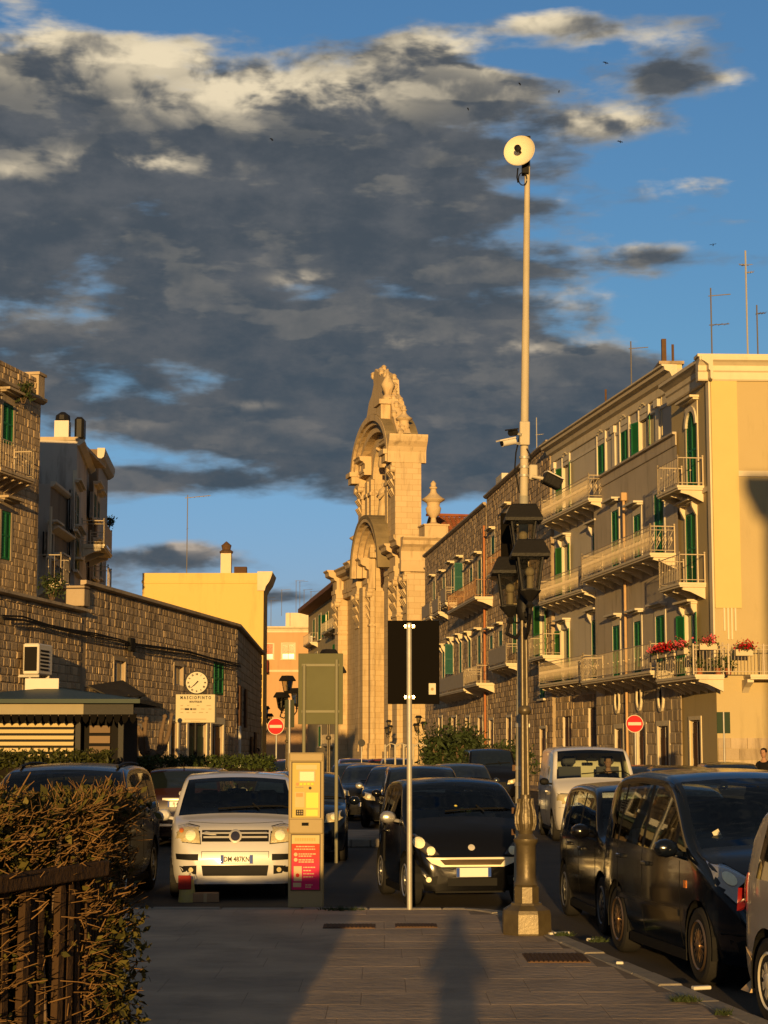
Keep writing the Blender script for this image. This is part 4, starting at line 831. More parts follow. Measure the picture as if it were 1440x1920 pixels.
m.add([(a0, -.1, z0_), (a1, -.1, z1_ + .3), (a1, -.75, z1_ - .10), (a0, -.75, z0_ - .3), (a0, -.1, z0_ - .04), (a1, -.1, z1_ + .26), (a1, -.75, z1_ - .14), (a0, -.75, z0_ - .34)], [(0, 1, 2, 3), (7, 6, 5, 4), (0, 3, 7, 4), (1, 5, 6, 2), (3, 2, 6, 7)])
for t in (0, .5, 1): m.cyl((a0 + (a1 - a0) * t, -.08, z0_ - .6), (a0 + (a1 - a0) * t, -.75, z0_ - .3 + .2 * t), .025, n=5)
m.build('torn_awning', mat('torn_canvas', (.05, .045, .04), .95, var=.8, vs=2), FW.root)
q0 = W(489, 71 * K); F2 = Fac('side', '', '', c0, (q0.x, q0.y), root=FW.root); M2 = sub(FW, F2)
o2s = [F2.rect(459, 464, 1280, 1300), F2.rect(471, 476, 1285, 1330)]
class Prox: pass
def inframe(M, fn):                                                # build parts with fn, then move them by M within the root
    before = set(bpy.data.objects); fn()
    for o in set(bpy.data.objects) - before:
        if o.parent == FW.root: o.matrix_local = M @ o.matrix_local
def _b():
    walls(F2, zW - .1, MORTAR, [], name='rear_wall'); stone_rows(F2, .1, F2.L, ROAD, zW - .12, [], .5, .26, .03, STONE2, 0); cornice(F2, 0, F2.L, zW - .1, [(.08, 0), (.16, .03), (.16, .12)], STONE2, 'rear_coping')
    for r in ((.8, 1.9, 2.6, 4.0), (4.5, 5.6, 2.6, 4.0), (9, 10.2, ROAD, 2.3), (12, 13.4, ROAD, 2.5)): m = MB().box(r[0], r[1], -.11, -.05, r[2], r[3]); m.build('shutter_panel', DOORB, FW.root)
inframe(M2, _b)
MB().cyl((FW.L + .15, -.12, ROAD), (FW.L + .15, -.12, 2.6), .05, n=6).build('white_pipe', WHITEP, FW.root)
# tall rubble house at the left edge
r1 = W(62, 58 * K); dr = Vector((.25 / K, 1, 0)).normalized(); r0 = r1 - dr * 16
FT1 = Fac('tall_rubble_house', 'tall rough stone house with green shutters at the left edge', 'house', (r0.x, r0.y), (r1.x, r1.y))
zt1 = FT1.at(50, 700)[1]
oT = [FT1.rect(4, 24, 757, 833), FT1.rect(1, 19, 958, 1050), FT1.rect(-40, -22, 957, 1050), FT1.rect(-38, -20, 757, 833)]
walls(FT1, zt1, MORTAR, oT)
for i, r in enumerate(oT): window(FT1, r, 'closed', STONE2, tw=.16, hood=True, hoodw=.4, sill=False)
sv = FT1.at(-4, 850)[0]
stone_rows(FT1, sv - .1, FT1.L - .02, FT1.at(30, 1130)[1], zt1 - .9, [(a - .18, b + .18, c, d + .18) for a, b, c, d in oT], .38, .25, .024, STONE, 290)
stone_rows(FT1, .02, sv - .1, 5, zt1 - .9, [(a - .18, b + .18, c, d + .18) for a, b, c, d in oT], .38, .25, .024, STONE, 0)
shell(FT1, zt1, 10, PLA_L)
cornice(FT1, 0, FT1.L + .1, zt1 - .8, [(.08, -.1), (.22, 0), (.22, .1)], STONE2, 'cornice')
stone_rows(FT1, .02, FT1.L - .6, zt1 - .68, zt1 + .0, [], .5, .25, .05, STONE, 0); MB().box(FT1.L - .55, FT1.L + .04, -.12, .45, zt1 - .69, zt1 + .12).box(FT1.L - .62, FT1.L + .10, -.18, .5, zt1 + .12, zt1 + .22).build('corner_post', STONE2, FT1.root)
zz = FT1.at(10, 885, .5)[1]; balcony(FT1, FT1.at(-40, 885)[0], FT1.at(26, 885)[0], zz, .8, nb=5, trim=STONE2)
# plastered houses behind it, in shade
p0 = W(56, 66 * K); p1 = W(133, 66 * K)
FM = Fac('brown_topped_house', 'shaded house with stained brown upper wall and white chimney', 'house', (p0.x, p0.y), (p1.x, p1.y)); zm = W(100, 66 * K, 826).z; zm2 = W(100, 66 * K, 882).z
walls(FM, zm, PLA_D, [], z0=zm2, name='upper_wall'); walls(FM, zm2, PLA_L, []); 
MB().box(-.02, FM.L + .05, -.1, 8, zm, zm + .14).build('coping', STONE2, FM.root); MB().box(FM.L - .14, FM.L + .04, -.08, -.01, zm2 - 2.8, zm2).build('corner_strip', TRIM, FM.root)
c_ = FM.at(113, 800)[0]; MB().box(c_ - .3, c_ + .3, .3, .9, zm + .14, W(113, 66 * K, 786).z).build('chimney', WHITEP, FM.root); MB().lathe([(.2, 0), (.32, .05), (.3, .25), (.1, .4)], (c_, .6, W(113, 66 * K, 786).z), 10).build('chimney_cowl', IRON, FM.root)
MB().box(c_ + .5, c_ + .9, .5, 1.2, zm + .14, zm + 1.1, bev=.1).build('water_tank', IRON, FM.root)
q1 = W(157, 73 * K); q1.z = 0; FM2 = Fac('grey_shaded_house', 'grey plaster house front in shade with long green shutters', 'house', (p1.x, p1.y), (q1.x, q1.y))
og = [FM2.rect(139, 147, 925, 1000), FM2.rect(139, 148, 1010, 1075)]
walls(FM2, zm, PLA_L, og); shell(FM2, zm, 8, PLA_L)
for r in og: window(FM2, r, 'closed', TRIMW, shm=SHUTT, hoodw=.3)
cornice(FM2, 0, FM2.L, zm, [(.1, -.2), (.3, -.05), (.3, .06)], TRIMW)
p2 = W(156, 73.4 * K); p3 = W(172, 73.4 * K); zk = W(165, 73.4 * K, 842).z
FM3 = Fac('brown_shaded_house', 'narrow brown plaster house with stacked green shutters and flowered balcony', 'house', (p2.x, p2.y), (p3.x, p3.y)); walls(FM3, zk, PLA_D, []); shell(FM3, zk, .5, PLA_D)
p4 = W(193, 79 * K); FM4 = Fac('side', '', '', p3, p4, root=FM3.root); M4 = sub(FM3, FM4)
o4 = [FM4.rect(*r) for r in ((175, 180, 925, 975), (182, 186, 940, 975), (175, 180, 1030, 1085), (186, 190, 1030, 1085))]
def _c():
    walls(FM4, zk, PLA_L, o4, name='street_wall')
    for r in o4: window(FM4, r, 'closed', TRIMW, shm=SHUTT, hoodw=.35)
    cornice(FM4, 0, FM4.L, zk, [(.1, -.5), (.3, -.35), (.35, -.1), (.35, .06)], TRIMW)
    a, z = FM4.at(174, 1020, .5); b = FM4.at(190, 1010, .5)[0]; balcony(FM4, a, b, z, 1.0, nb=3, style='panel')
    a, z = FM4.at(186, 1075, .5); balcony(FM4, a - 1, a + 1, z - .8, 1.0, nb=3, style='bars')
    m = MB().box(0, FM4.L, .3, 8, zk - .6, zk - .1); m.build('roof', MORTAR, FM3.root)
def inframe_root(root, M, fn):
    before = set(bpy.data.objects); fn()
    for o in set(bpy.data.objects) - before:
        if o.parent == root: o.matrix_local = M @ o.matrix_local
inframe_root(FM3.root, M4, _c)
c_ = W(148, 73.4 * K, 826); MB().box(.05 - .9, .55 - .9, .3, .8, zk - 1, zk + .6).build('chimney', RUST, FM3.root)
# lower terraced house in front of them
p0 = W(50, 62 * K); p1 = W(84, 62 * K); zt_ = W(70, 62 * K, 907).z
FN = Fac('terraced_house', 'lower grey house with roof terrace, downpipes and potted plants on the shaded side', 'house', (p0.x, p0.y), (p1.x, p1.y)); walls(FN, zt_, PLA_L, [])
p2 = W(118, 65.5 * K); FN2 = Fac('side', '', '', p1, p2, root=FN.root); MN = sub(FN, FN2); oN = [FN2.rect(90, 99, 1000, 1045), FN2.rect(62 + 40, 110, 1060, 1100)]
def _d():
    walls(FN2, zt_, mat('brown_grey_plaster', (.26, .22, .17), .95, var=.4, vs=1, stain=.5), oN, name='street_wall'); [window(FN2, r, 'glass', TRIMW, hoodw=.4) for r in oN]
    cornice(FN2, 0, FN2.L, zt_, [(.08, -.1), (.2, 0), (.2, .1)], TRIMW); zq = FN2.at(88, 985)[1]; cornice(FN2, 0, FN2.L, zq, [(.06, -.15), (.35, 0), (.35, .08)], TRIMW, 'string_course')
    a, z = FN2.at(90, 1090, .5); balcony(FN2, a, a + 2.2, z, 1.0, nb=3)
    for px_, y0, y1 in ((86, 950, 1100), (56 + 4, 1010, 1110)): s_, z_a = FN2.at(px_, y0); MB().cyl((s_, -.2, ROAD), (s_, -.2, z_a), .06, n=6).build('downpipe', TRIM, FN.root)
    MB().box(0, FN2.L, .2, 6, zt_ - .4, zt_ - .2).build('terrace_floor', MORTAR, FN.root)
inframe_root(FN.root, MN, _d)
MB().cyl((-.2, -.3, 4), (-.2, -.3, W(50, 62 * K, 1010).z), .07, n=6).build('white_downpipe', TRIM, FN.root)
# small bracketed balcony house and pipe in front of the shade side
p0 = W(133, 66.5 * K, 1108); t = thing('white_pipe_mast', 'thin white pipe rising above the storehouse beside a small balcony', 'pipe', (p0.x, p0.y, 4.5)); 
MB().cyl((0, 0, 0), (0, 0, W(136, 66.5 * K, 1045).z - 4.5), .05, n=6).build('pipe', WHITEP, t)
m = MB(); zz = W(145, 66.5 * K, 1045).z - 4.5; m.box(-.1, .45, -.35, .6, zz - .1, zz); b_ = m.build('small_balcony', TRIM, t); m = MB()
for i in range(5): m.cyl((-.08 + i * .15, -.32, zz), (-.08 + i * .15, -.32, zz + .75), .018, n=4)
m.cyl((-.1, -.32, zz + .75), (.55, -.32, zz + .75), .03, n=5); m.build('railing', RAILW, b_)
# ------------------------------------------------------------ kiosk
p0 = W(-90, 31 * K); p1 = W(137, 31 * K); FK = Fac('newspaper_kiosk', 'newspaper kiosk with green hipped roof, scalloped fascia and yellow-lit slats', 'kiosk', (p0.x, p0.y), (p1.x, p1.y))
zk0 = FK.at(60, 1342)[1]; zk1 = FK.at(60, 1312)[1]; LK = FK.L; xk = FK.at(250, 1340)[0]
MB().box(0, LK, .0, 2.6, 0, .3).box(0, LK, .15, 2.6, .3, zk0).build('body', PLAS, FK.root)
z = .32
while z < zk0 - .1:
    MB().add([(0, -.0, z), (LK, 0, z), (LK, .06, z + .07), (0, .06, z + .07), (0, .08, z), (LK, .08, z)], [(0, 1, 2, 3), (0, 4, 5, 1), (1, 5, 2), (0, 3, 4), (3, 2, 5, 4)]).build('slat', mat('yellow_slat', (.62, .50, .26), .5), FK.root); z += .118
MB().box(LK, xk - .25, .5, 2.6, 0, zk0).build('open_counter', DARK, FK.root)
for i in range(7): MB().box(xk - .9, xk - .5, .40, .48, .9 + i * .2, 1.04 + i * .2).build('magazine', mat('magazine_cover', (.25, .17, .10), .6, isl=.8), FK.root)
for x in (LK + .02, xk - .3): MB().box(x, x + .1, .1, .2, 0, zk0).build('post', IRON, FK.root)
MB().box(-.3, LK + .25, -.42, -.34, zk0 + .02, zk1).build('fascia', mat('cream_fascia', (.30, .26, .17), .6, var=.2), FK.root); MB().box(LK + .25, xk + .05, -.40, -.32, zk0 + .02, zk1).build('dark_fascia', IRON, FK.root)
m = MB(); x = -.3
while x < xk: m.prism([(x, zk0 + .02), (x + .14, zk0 + .02), (x + .12, zk0 - .10), (x + .07, zk0 - .16), (x + .02, zk0 - .10)], -.40, -.37); x += .15
m.build('scalloped_trim', BLACKS, FK.root)
zp = FK.at(100, 1288, -1.3)[1]; m = MB(); m.add([(-.5, -.6, zk1), (xk + .2, -.6, zk1), (xk + .2, 3.2, zk1), (-.5, 3.2, zk1), (1.8, 1.3, zp), (xk - 1.9, 1.3, zp), (-.5, -.6, zk1 - .08), (xk + .2, -.6, zk1 - .08), (xk + .2, 3.2, zk1 - .08), (-.5, 3.2, zk1 - .08)], [(0, 1, 5, 4), (1, 2, 5), (2, 3, 4, 5), (3, 0, 4), (0, 6, 7, 1), (1, 7, 8, 2), (2, 8, 9, 3), (3, 9, 6, 0), (6, 9, 8, 7)])
m.build('roof', mat('green_roof_sheet', (.035, .055, .045), .5, var=.3, vs=3), FK.root)
q_ = FK.at(47, 1280, -1.0)[0]; q2_ = FK.at(110, 1280, -1.0)[0]; so = MB().box(q_, q2_, 1.0, 1.1, zk1 + .15, FK.at(80, 1272, -1.0)[1]).build('roof_sign', WHITEP, FK.root)
# ------------------------------------------------------------ ground
def sheet(name, pts, z, mt, kind='structure'):
    me = bpy.data.meshes.new(name); me.from_pydata([(x, y, z) for x, y in pts], [], [tuple(range(len(pts)))]); return link(name, me, mt, None, 0, kind)
sheet('ground', [(-700, -300), (700, -300), (700, 900), (-700, 900)], ROAD - .004, ASPH)
sheet('road', [(-40, -60), (40, -60), (60, 300), (-60, 300)], ROAD, ASPH)
k0 = G(1440, 1915, 0); k1 = G(1048, 1752, 0); dk = (k1 - k0).normalized()
near = k0 - dk * 12; yf = G(760, 1703, 0).y; kerb = [near, k0, k1 - dk * .3]
cx_ = k1.x - .55; 
for i in range(1, 7): t = i / 6 * PI / 2; kerb.append(Vector((k1.x - .05 - .75 * (1 - math.cos(t)) , k1.y + (yf - k1.y) * math.sin(t), 0)))
kerb += [Vector((x, yf, 0)) for x in (.2, -3, -14)]
poly = [(p.x, p.y) for p in kerb] + [(-14, -14)]
sheet('pavement', poly, .0012, mat('joint_dirt', (.26, .205, .15), .95, var=.8, vs=3))
def inpoly(x, y):
    c = False; n = len(poly)
    for i in range(n):
        (x1, y1), (x2, y2) = poly[i], poly[(i + 1) % n]
        if (y1 > y) != (y2 > y) and x < (x2 - x1) * (y - y1) / (y2 - y1) + x1: c = not c
    return c
PV = thing('paving', 'worn grey brown paving slabs of the foreground pavement', 'paving', (0, 0, 0)); PV['kind'] = 'structure'
del PV['category']; del PV['label']
slab = []
for k in range(6):
    m = MB(); u = .5; b = .012
    m.add([(-u, -u, -.03), (u, -u, -.03), (u, u, -.03), (-u, u, -.03), (-u, -u, -.0012), (u, -u, -.0012), (u, u, -.0012), (-u, u, -.0012), (-u + b, -u + b * 2, 0), (u - b, -u + b * 2, 0), (u - b, u - b * 2, 0), (-u + b, u - b * 2, 0)],
          [(0, 1, 5, 4), (1, 2, 6, 5), (2, 3, 7, 6), (3, 0, 4, 7), (4, 5, 9, 8), (5, 6, 10, 9), (6, 7, 11, 10), (7, 4, 8, 11), (8, 9, 10, 11)])
    me = bpy.data.meshes.new('slab'); me.from_pydata(m.v, [], m.f); me.materials.append(PAVE); slab.append(me)
y = 6.2; cand = []
while y < yf - .25:
    dy = U(.62, .9); dy = min(dy, yf - .20 - y)
    if dy < .12: break
    x = -7 - U(0, .8)
    while x < 4:
        w = U(.6, 1.3); e = x
        while e < x + w and inpoly(e + .20, y + .01) and inpoly(e + .20, y + dy): e += .02
        ok = e - x > .08; wv = min(w, e - x)
        if ok: cand.append((x + wv / 2, y + dy / 2, wv, dy))
        x += w
    y += dy
cand = [q for q in cand if abs(q[0]) < .205 * q[1] + .45 and q[1] > 9.3]; cand.sort(key=lambda q: q[1])
for xm, ym, w, dy in cand[:300]:
    o = bpy.data.objects.new('slab', random.choice(slab)); C.objects.link(o); o.parent = PV; o.location = (xm, ym, U(-.0003, .0003) + .004); o.scale = (w - .005, dy - .004, 1); o.rotation_euler = (0, 0, 0)
# kerb stones
KS = thing('kerb', 'k', 'kerb', (0, 0, 0)); KS['kind'] = 'structure'; del KS['category']; del KS['label']
cum = [0.0]
for a, b in zip(kerb, kerb[1:]): cum.append(cum[-1] + (b - a).length)
def kp(t):
    for i in range(len(kerb) - 1):
        if t <= cum[i + 1]: return kerb[i].lerp(kerb[i + 1], (t - cum[i]) / (cum[i + 1] - cum[i]))
    return kerb[-1].copy()
t = 0
while t < cum[-1] - .5:
    L_ = U(.7, 1.1); curv = cum[2] - .2 < t < cum[8]; L_ = .28 if curv else L_
    a = kp(t); b = kp(min(t + L_, cum[-1])); d = (b - a); l = d.length
    if l > .05 and a.y > 5:
        o = MB().box(0, l - .012, 0, .19, ROAD - .05, .012 + U(-.006, .006), bev=.014).build('kerb_stone', KERB, KS); o.location = (a.x, a.y, 0); o.rotation_euler = (0, 0, math.atan2(d.y, d.x))
    t += L_
# iron covers in the pavement
for i, (px, py, w, dd, lb) in enumerate(((1042, 1798, .52, .34, 'rusty rectangular drain cover right of the lamp base'), (780, 1737, .42, .2, 'small dark drain cover in front of the sign post'), (655, 1738, .52, .22, 'ribbed drain cover in front of the parking meter'))):
    p = G(px, py, 0); t = thing('drain_cover', lb, 'drain cover', (p.x, p.y, .004), 0, 'iron drain covers in the pavement'); MB().box(-w / 2, w / 2, -dd, dd, -.01, .008).build('frame', RUST, t); m = MB()
    for k in range(12): m.box(-w / 2 + .02 + k * (w - .04) / 12, -w / 2 + .02 + (k + .6) * (w - .04) / 12, -dd + .02, dd - .02, .008, .013)
    m.build('ribs', RUST, t)
# weeds at the kerb
def tuft(px, py, n, r, lb):
    p = G(px, py, 0); m = MB()
    for i in range(n):
        a = U(0, 2 * PI); q = U(0, r); x, y = q * math.cos(a) * 1.6, q * math.sin(a); h = U(.012, .055); lx, ly = U(-.05, .05), U(-.05, .05); w = .006
        m.add([(x - w, y, 0), (x + w, y, 0), (x + lx, y + ly, h)], [(0, 1, 2)])
    o = m.build('weeds', LEAFD, None, kind='stuff'); o.location = (p.x, p.y, .01); return o
for q in ((1056, 1757, 110, .06, ''), (1122, 1768, 120, .07, ''), (1285, 1880, 150, .07, ''), (1358, 1906, 60, .04, ''), (640, 1708, 200, .16, '')): tuft(*q)
for px, py, s_, lb in ((1048, 1750, .10, 'white scrap of litter beside the lamp base'), (1112, 1762, .06, 'small pale pebble on the kerb by the weeds'), (1162, 1806, .03, 'tiny white crumb of litter on the paving'), (1315, 1852, .07, 'long pale chip lying on the kerb')):
    p = G(px, py, .02); m = MB(); m.box(-s_, s_, -s_ * .4, s_ * .4, -.012, .014, bev=.006); o = m.build('litter', WHITEP); o.location = (p.x, p.y, .02); o.rotation_euler = (U(-.1, .1), U(-.1, .1), U(-.5, .5)); tag(o, lb, 'litter')
# traffic island of kerb blocks behind the front row
p = G(672, 1588, ROAD); t = thing('traffic_island', 'low traffic island of pale kerb blocks in the car park', 'island', (p.x, p.y, ROAD))
for i in range(5): MB().box(-.9 + i * .38, -.53 + i * .38, -.15, .2, 0, .16, bev=.02).build('kerb_stone', KERB, t)
MB().box(-.75, .9, .2, 5, 0, .13).build('island_paving', PAVE, t)
# pavement along the right-hand houses
a = Lx(1440, 1408) + Vector((4, 0, 0)); L0 = FC.Q; L1 = FB.P
rp = [(L0.x - 1.6, L0.y - 2.0), (L0.x + 12, L0.y - 2), (L0.x + 12, L0.y + .2), (L0.x, L0.y + .1), (L1.x, L1.y), (FS1.P.x, FS1.P.y), (FS1.P.x - 1.8, FS1.P.y), (L1.x - 1.8, L1.y)]
me = bpy.data.meshes.new('side_pavement'); n = len(rp); me.from_pydata([(x, y, ROAD + .02) for x, y in rp] + [(x, y, .02) for x, y in rp], [], [tuple(range(n, 2 * n))] + [(i, (i + 1) % n, n + (i + 1) % n, n + i) for i in range(n)]); link('side_pavement', me, PAVE, None, 0, 'structure')
# tall block behind the photographer: it throws the shadow at the right of the corner house
ax = 10.25 + .5
t = thing('block_behind_camera', 'plain block of flats standing behind the photographer at the right', 'building', (ax, -6, ROAD)); zt_b = 17.6
MB().box(0, 16, -12, 0, 0, zt_b).build('wall', PLA_L, t); MB().box(-.7, 16, -12.5, .5, zt_b - .6, zt_b).build('eaves', TRIM, t)
# ------------------------------------------------------------ cars: local +x is forward, z up, origin on the ground under the middle
def lerp(tab, x):
    if x <= tab[0][0]: return tab[0][1]
    for (a, p), (b, q) in zip(tab, tab[1:]):
        if x <= b: return p + (q - p) * (x - a) / (b - a)
    return tab[-1][1]
def smooth_tab(tab, n=6):                                            # Catmull-like rounding of a control line
    out = []
    for i in range(len(tab) - 1):
        p0 = tab[max(i - 1, 0)]; p1 = tab[i]; p2 = tab[i + 1]; p3 = tab[min(i + 2, len(tab) - 1)]
        def sl(a, b, c):
            d1 = (b[1] - a[1]) / max(b[0] - a[0], 1e-4); d2 = (c[1] - b[1]) / max(c[0] - b[0], 1e-4)
            return 0 if d1 * d2 <= 0 else 2 * d1 * d2 / (d1 + d2)
        m1 = sl(p0, p1, p2) if i > 0 else (p2[1] - p1[1]) / (p2[0] - p1[0]); m2 = sl(p1, p2, p3) if i < len(tab) - 2 else (p2[1] - p1[1]) / (p2[0] - p1[0]); h = p2[0] - p1[0]
        for k in range(n):
            t = k / n; out.append((p1[0] + h * t, (2 * t**3 - 3 * t**2 + 1) * p1[1] + (t**3 - 2 * t**2 + t) * h * m1 + (-2 * t**3 + 3 * t**2) * p2[1] + (t**3 - t**2) * h * m2))
    out.append(tab[-1]); return out
class Car:
    def __init__(s, name, label, cat, sp, paint, glass, detail=2, group=None):
        s.sp = sp; s.paint = paint; s.detail = detail; s.root = thing(name, label, cat, group=group); R = s.root
        L, Wd, H = sp['L'], sp['W'], sp['H']; s.L = L; hx = L / 2; top = smooth_tab(sp['top']); s.top = top; rr = sp.get('r', .09); z0 = sp.get('z0', .22); belt = sp['belt']; hw = Wd / 2
        fr = sp.get('round', .10)
        plan = smooth_tab([(-hx, .74), (-hx + .05, .86), (-hx + .18, .95), (-hx + .6, .99), (0, 1.0), (hx - .75, .99), (hx - .32, .95), (hx - .14, .87), (hx - .04, .76), (hx, .60)] if 'plan' not in sp else sp['plan'])
        tum = sp.get('tumble', .17); wh, xf, xr = sp['wr'], sp['xf'], sp['xr']; ra = wh + .055
        g = smooth_tab([(z0, .93), (z0 + .12, .975), (.55, 1.0), (lerp(belt, 0) - .05, .992), (lerp(belt, 0) + .04, .975), (H, .975 - tum)], 4)
        keys = [sp['ws'][0], sp['ws'][1], sp['rw'][0], sp['rw'][1]] + [q for w in sp['sw'] for q in w] + [xf, xr]
        step = .06 if detail else .12
        xs = set(np.round(np.arange(-hx, hx + .001, step), 4)) | {round(q, 4) for q in keys} | {round(t[0], 4) for t in sp['top']} | {hx, -hx + .02, -hx + .05, hx - .02, hx - .05, hx - .09}
        xs = sorted(xs); xs2 = [xs[0]]
        for q in xs[1:]:
            if q - xs2[-1] > .012 or q in [round(k, 4) for k in keys] or q == hx: xs2.append(q)
        xs = xs2; s.xs = xs
        n1, n2, n3, n4 = (12, 4, 4, 6) if detail else (6, 2, 2, 3)
        rows = n1 + n2 + n3 + n4 + 1; V = []
        for x in xs:
            zt = lerp(top, x); w = hw * lerp(plan, x); r = min(rr, (zt - z0) * .3); zl = zt - r; zb = min(lerp(belt, x), zl); gz = lambda z: w * lerp(g, z)
            zz0 = z0 + sp.get('lift', .0) * max(0, (abs(x) - hx + .25) / .25)
            col = [(gz(zz0 + (zb - zz0) * i / n1), zz0 + (zb - zz0) * i / n1) for i in range(n1)]
            col += [(gz(zb + (zl - zb) * i / n2), zb + (zl - zb) * i / n2) for i in range(n2)]
            y1 = gz(zl)
            col += [(y1 - r * .95 * (1 - math.cos(PI / 2 * i / n3)), zl + r * math.sin(PI / 2 * i / n3)) for i in range(n3)]
            ye = y1 - r * .95; cr = sp.get('crown', .035) * min(1, (zt - z0) / .6)
            col += [(ye * (1 - i / n4), zt + cr * (1 - (1 - i / n4) ** 2)) for i in range(n4 + 1)]
            V.append(col)
        s.V = V; nr = len(V[0]); vs = []; idx = {}
        for sg in (1, -1):
            for i, x in enumerate(xs):
                for j in range(nr):
                    if sg < 0 and j == nr - 1: idx[(sg, i, j)] = idx[(1, i, j)]; continue
                    idx[(sg, i, j)] = len(vs); vs.append([x, sg * V[i][j][0], V[i][j][1]])
        sets = {'body': [], 'windscreen': [], 'rear_window': [], 'pillar': []}; allf = []
        for k in range(len(sp['sw'])): sets[('side_window', k, 1)] = []; sets[('side_window', k, -1)] = []
        wz = wh; arch = set()
        for sg in (1, -1):
            for i in range(len(xs) - 1):
                xm = (xs[i] + xs[i + 1]) / 2
                for j in range(nr - 1):
                    q = [idx[(sg, i, j)], idx[(sg, i + 1, j)], idx[(sg, i + 1, j + 1)], idx[(sg, i, j + 1)]]
                    if sg < 0: q = q[::-1]
                    allf.append(q); key = 'body'
                    if j < n1:
                        dd = [min(math.hypot(vs[v][0] - xw, vs[v][2] - wz) for xw in (xf, xr)) for v in q]
                        if all(d < ra * 1.02 for d in dd): continue
                    if j >= n1 + n2 + n3:
                        if sp['ws'][0] < xm < sp['ws'][1]: key = 'windscreen'
                        elif sp['rw'][0] < xm < sp['rw'][1] and sp.get('rear_glass', True): key = 'rear_window'
                    elif n1 <= j < n1 + n2:
                        h = vs[q[3]][2] - vs[q[0]][2]
                        for k, (a, b) in enumerate(sp['sw']):
                            if a < xm < b and abs(V[i][n1 + n2][1] - V[i][n1][1]) > .05: key = ('side_window', k, sg)
                        if key == 'body' and sp['sw'][0][0] < xm < sp['sw'][-1][1] and sp.get('blackpillar', True): key = 'pillar'
                    sets[key].append(q)
        used = set(v for f in sets['body'] for v in f)
        for v in used:
            x, y, z = vs[v]
            for xw in (xf, xr):
                d = math.hypot(x - xw, z - wz)
                if d < ra and z < wz + ra and d > 1e-3 and z < lerp(belt, x) - .02: vs[v][0] = xw + (x - xw) * ra / d; vs[v][2] = max(wz + (z - wz) * ra / d, z0)
        s.bvh = BVHTree.FromPolygons([Vector(v) for v in vs], allf)
        for e_, i in (('f', len(xs) - 1), ('b', 0)):                   # end caps
            ring = [idx[(1, i, j)] for j in range(nr)] + [idx[(-1, i, j)] for j in range(nr - 2, -1, -1)]; sets['body'].append(ring if e_ == 'f' else ring[::-1]); allf.append(ring)
        s.bvh = BVHTree.FromPolygons([Vector(v) for v in vs], allf)
        def mk(fs, name, mt, smooth=40):
            if not fs: return None
            m = MB(); mp = {}
            for f in fs:
                for v in f:
                    if v not in mp: mp[v] = len(m.v); m.v.append(tuple(vs[v]))
                m.f.append(tuple(mp[v] for v in f))
            me = bpy.data.meshes.new(name); me.from_pydata(m.v, [], m.f); bm = bmesh.new(); bm.from_mesh(me); bmesh.ops.remove_doubles(bm, verts=bm.verts, dist=.0008); bmesh.ops.dissolve_degenerate(bm, dist=.0005, edges=bm.edges); bmesh.ops.recalc_face_normals(bm, faces=bm.faces); bm.to_mesh(me); bm.free()
            return link(name, me, mt, R, smooth)
        s.body = mk(sets['body'], 'body', paint, 38); mk(sets['pillar'], 'pillar', PLAS)
        s.ws = mk(sets['windscreen'], 'windscreen', glass); mk(sets['rear_window'], 'rear_window', glass)
        for k, f in sets.items():
            if isinstance(k, tuple): mk(f, 'side_window', glass)
        # wheel housings and floor pan
        m = MB(); n = 14
        for xw in (xf, xr):
            for sg in (1, -1):
                for k in range(n):
                    t0, t1 = -.25 + (PI + .5) * k / n, -.25 + (PI + .5) * (k + 1) / n; a, b = hw * .55 * sg, hw * .975 * sg
                    m.add([(xw + ra * math.cos(t), y, wz + ra * math.sin(t)) for t, y in ((t0, a), (t1, a), (t1, b), (t0, b))], [(0, 1, 2, 3)])
        m.box(-hx + .12, hx - .12, -hw * .55, hw * .55, z0 - .03, z0 + .22)
        m.box(xr + ra, xf - ra, -hw * .9, hw * .9, z0 + .005, z0 + .05); m.box(-hx + .1, xr - ra, -hw * .8, hw * .8, z0 + .005, z0 + .05)
        m.build('underbody', PLAS, R)
        if sp.get('sill', True) and detail:
            for sg in (1, -1): MB().box(xr + ra + .02, xf - ra - .02, min(sg * hw * .90, sg * hw * .965), max(sg * hw * .90, sg * hw * .965), z0 - .05, z0 + .03).build('sill', PLAS, R)
        s.wheels(xf, xr, wh, hw, sp)
        if glass.name.startswith('car_glass'): s.interior(sp)
        s.mirrors(sp)
        if detail:
            for sg in (1, -1):
                for x in sp['doors']:
                    s.line([(x, z0 + .06), (x + .01, (z0 + lerp(belt, x)) / 2), (x, lerp(belt, x) - .015)], 's', sg)
                for x in sp['handles']: s.bump(x, lerp(belt, x) - .13, sg)
            s.line([(y, 0) for y in ()], 'f', 1)
            for wp in ((-.28 * hw, .45 * hw), (.35 * hw, -.25 * hw) ) if sp.get('wipers', 1) else ():
                m = MB(); x1 = sp['ws'][1] - .02; pts = []
                for k in range(6): t = k / 5; q = s.hit((x1 - .05 - .10 * t, wp[0] + (wp[1] + .5 * hw * (1 if wp[1] > 0 else 1) - wp[0]) * t), 't', .02); pts.append(q)
                m.tube(pts, .011, 4).build('wiper', PLAS, R)
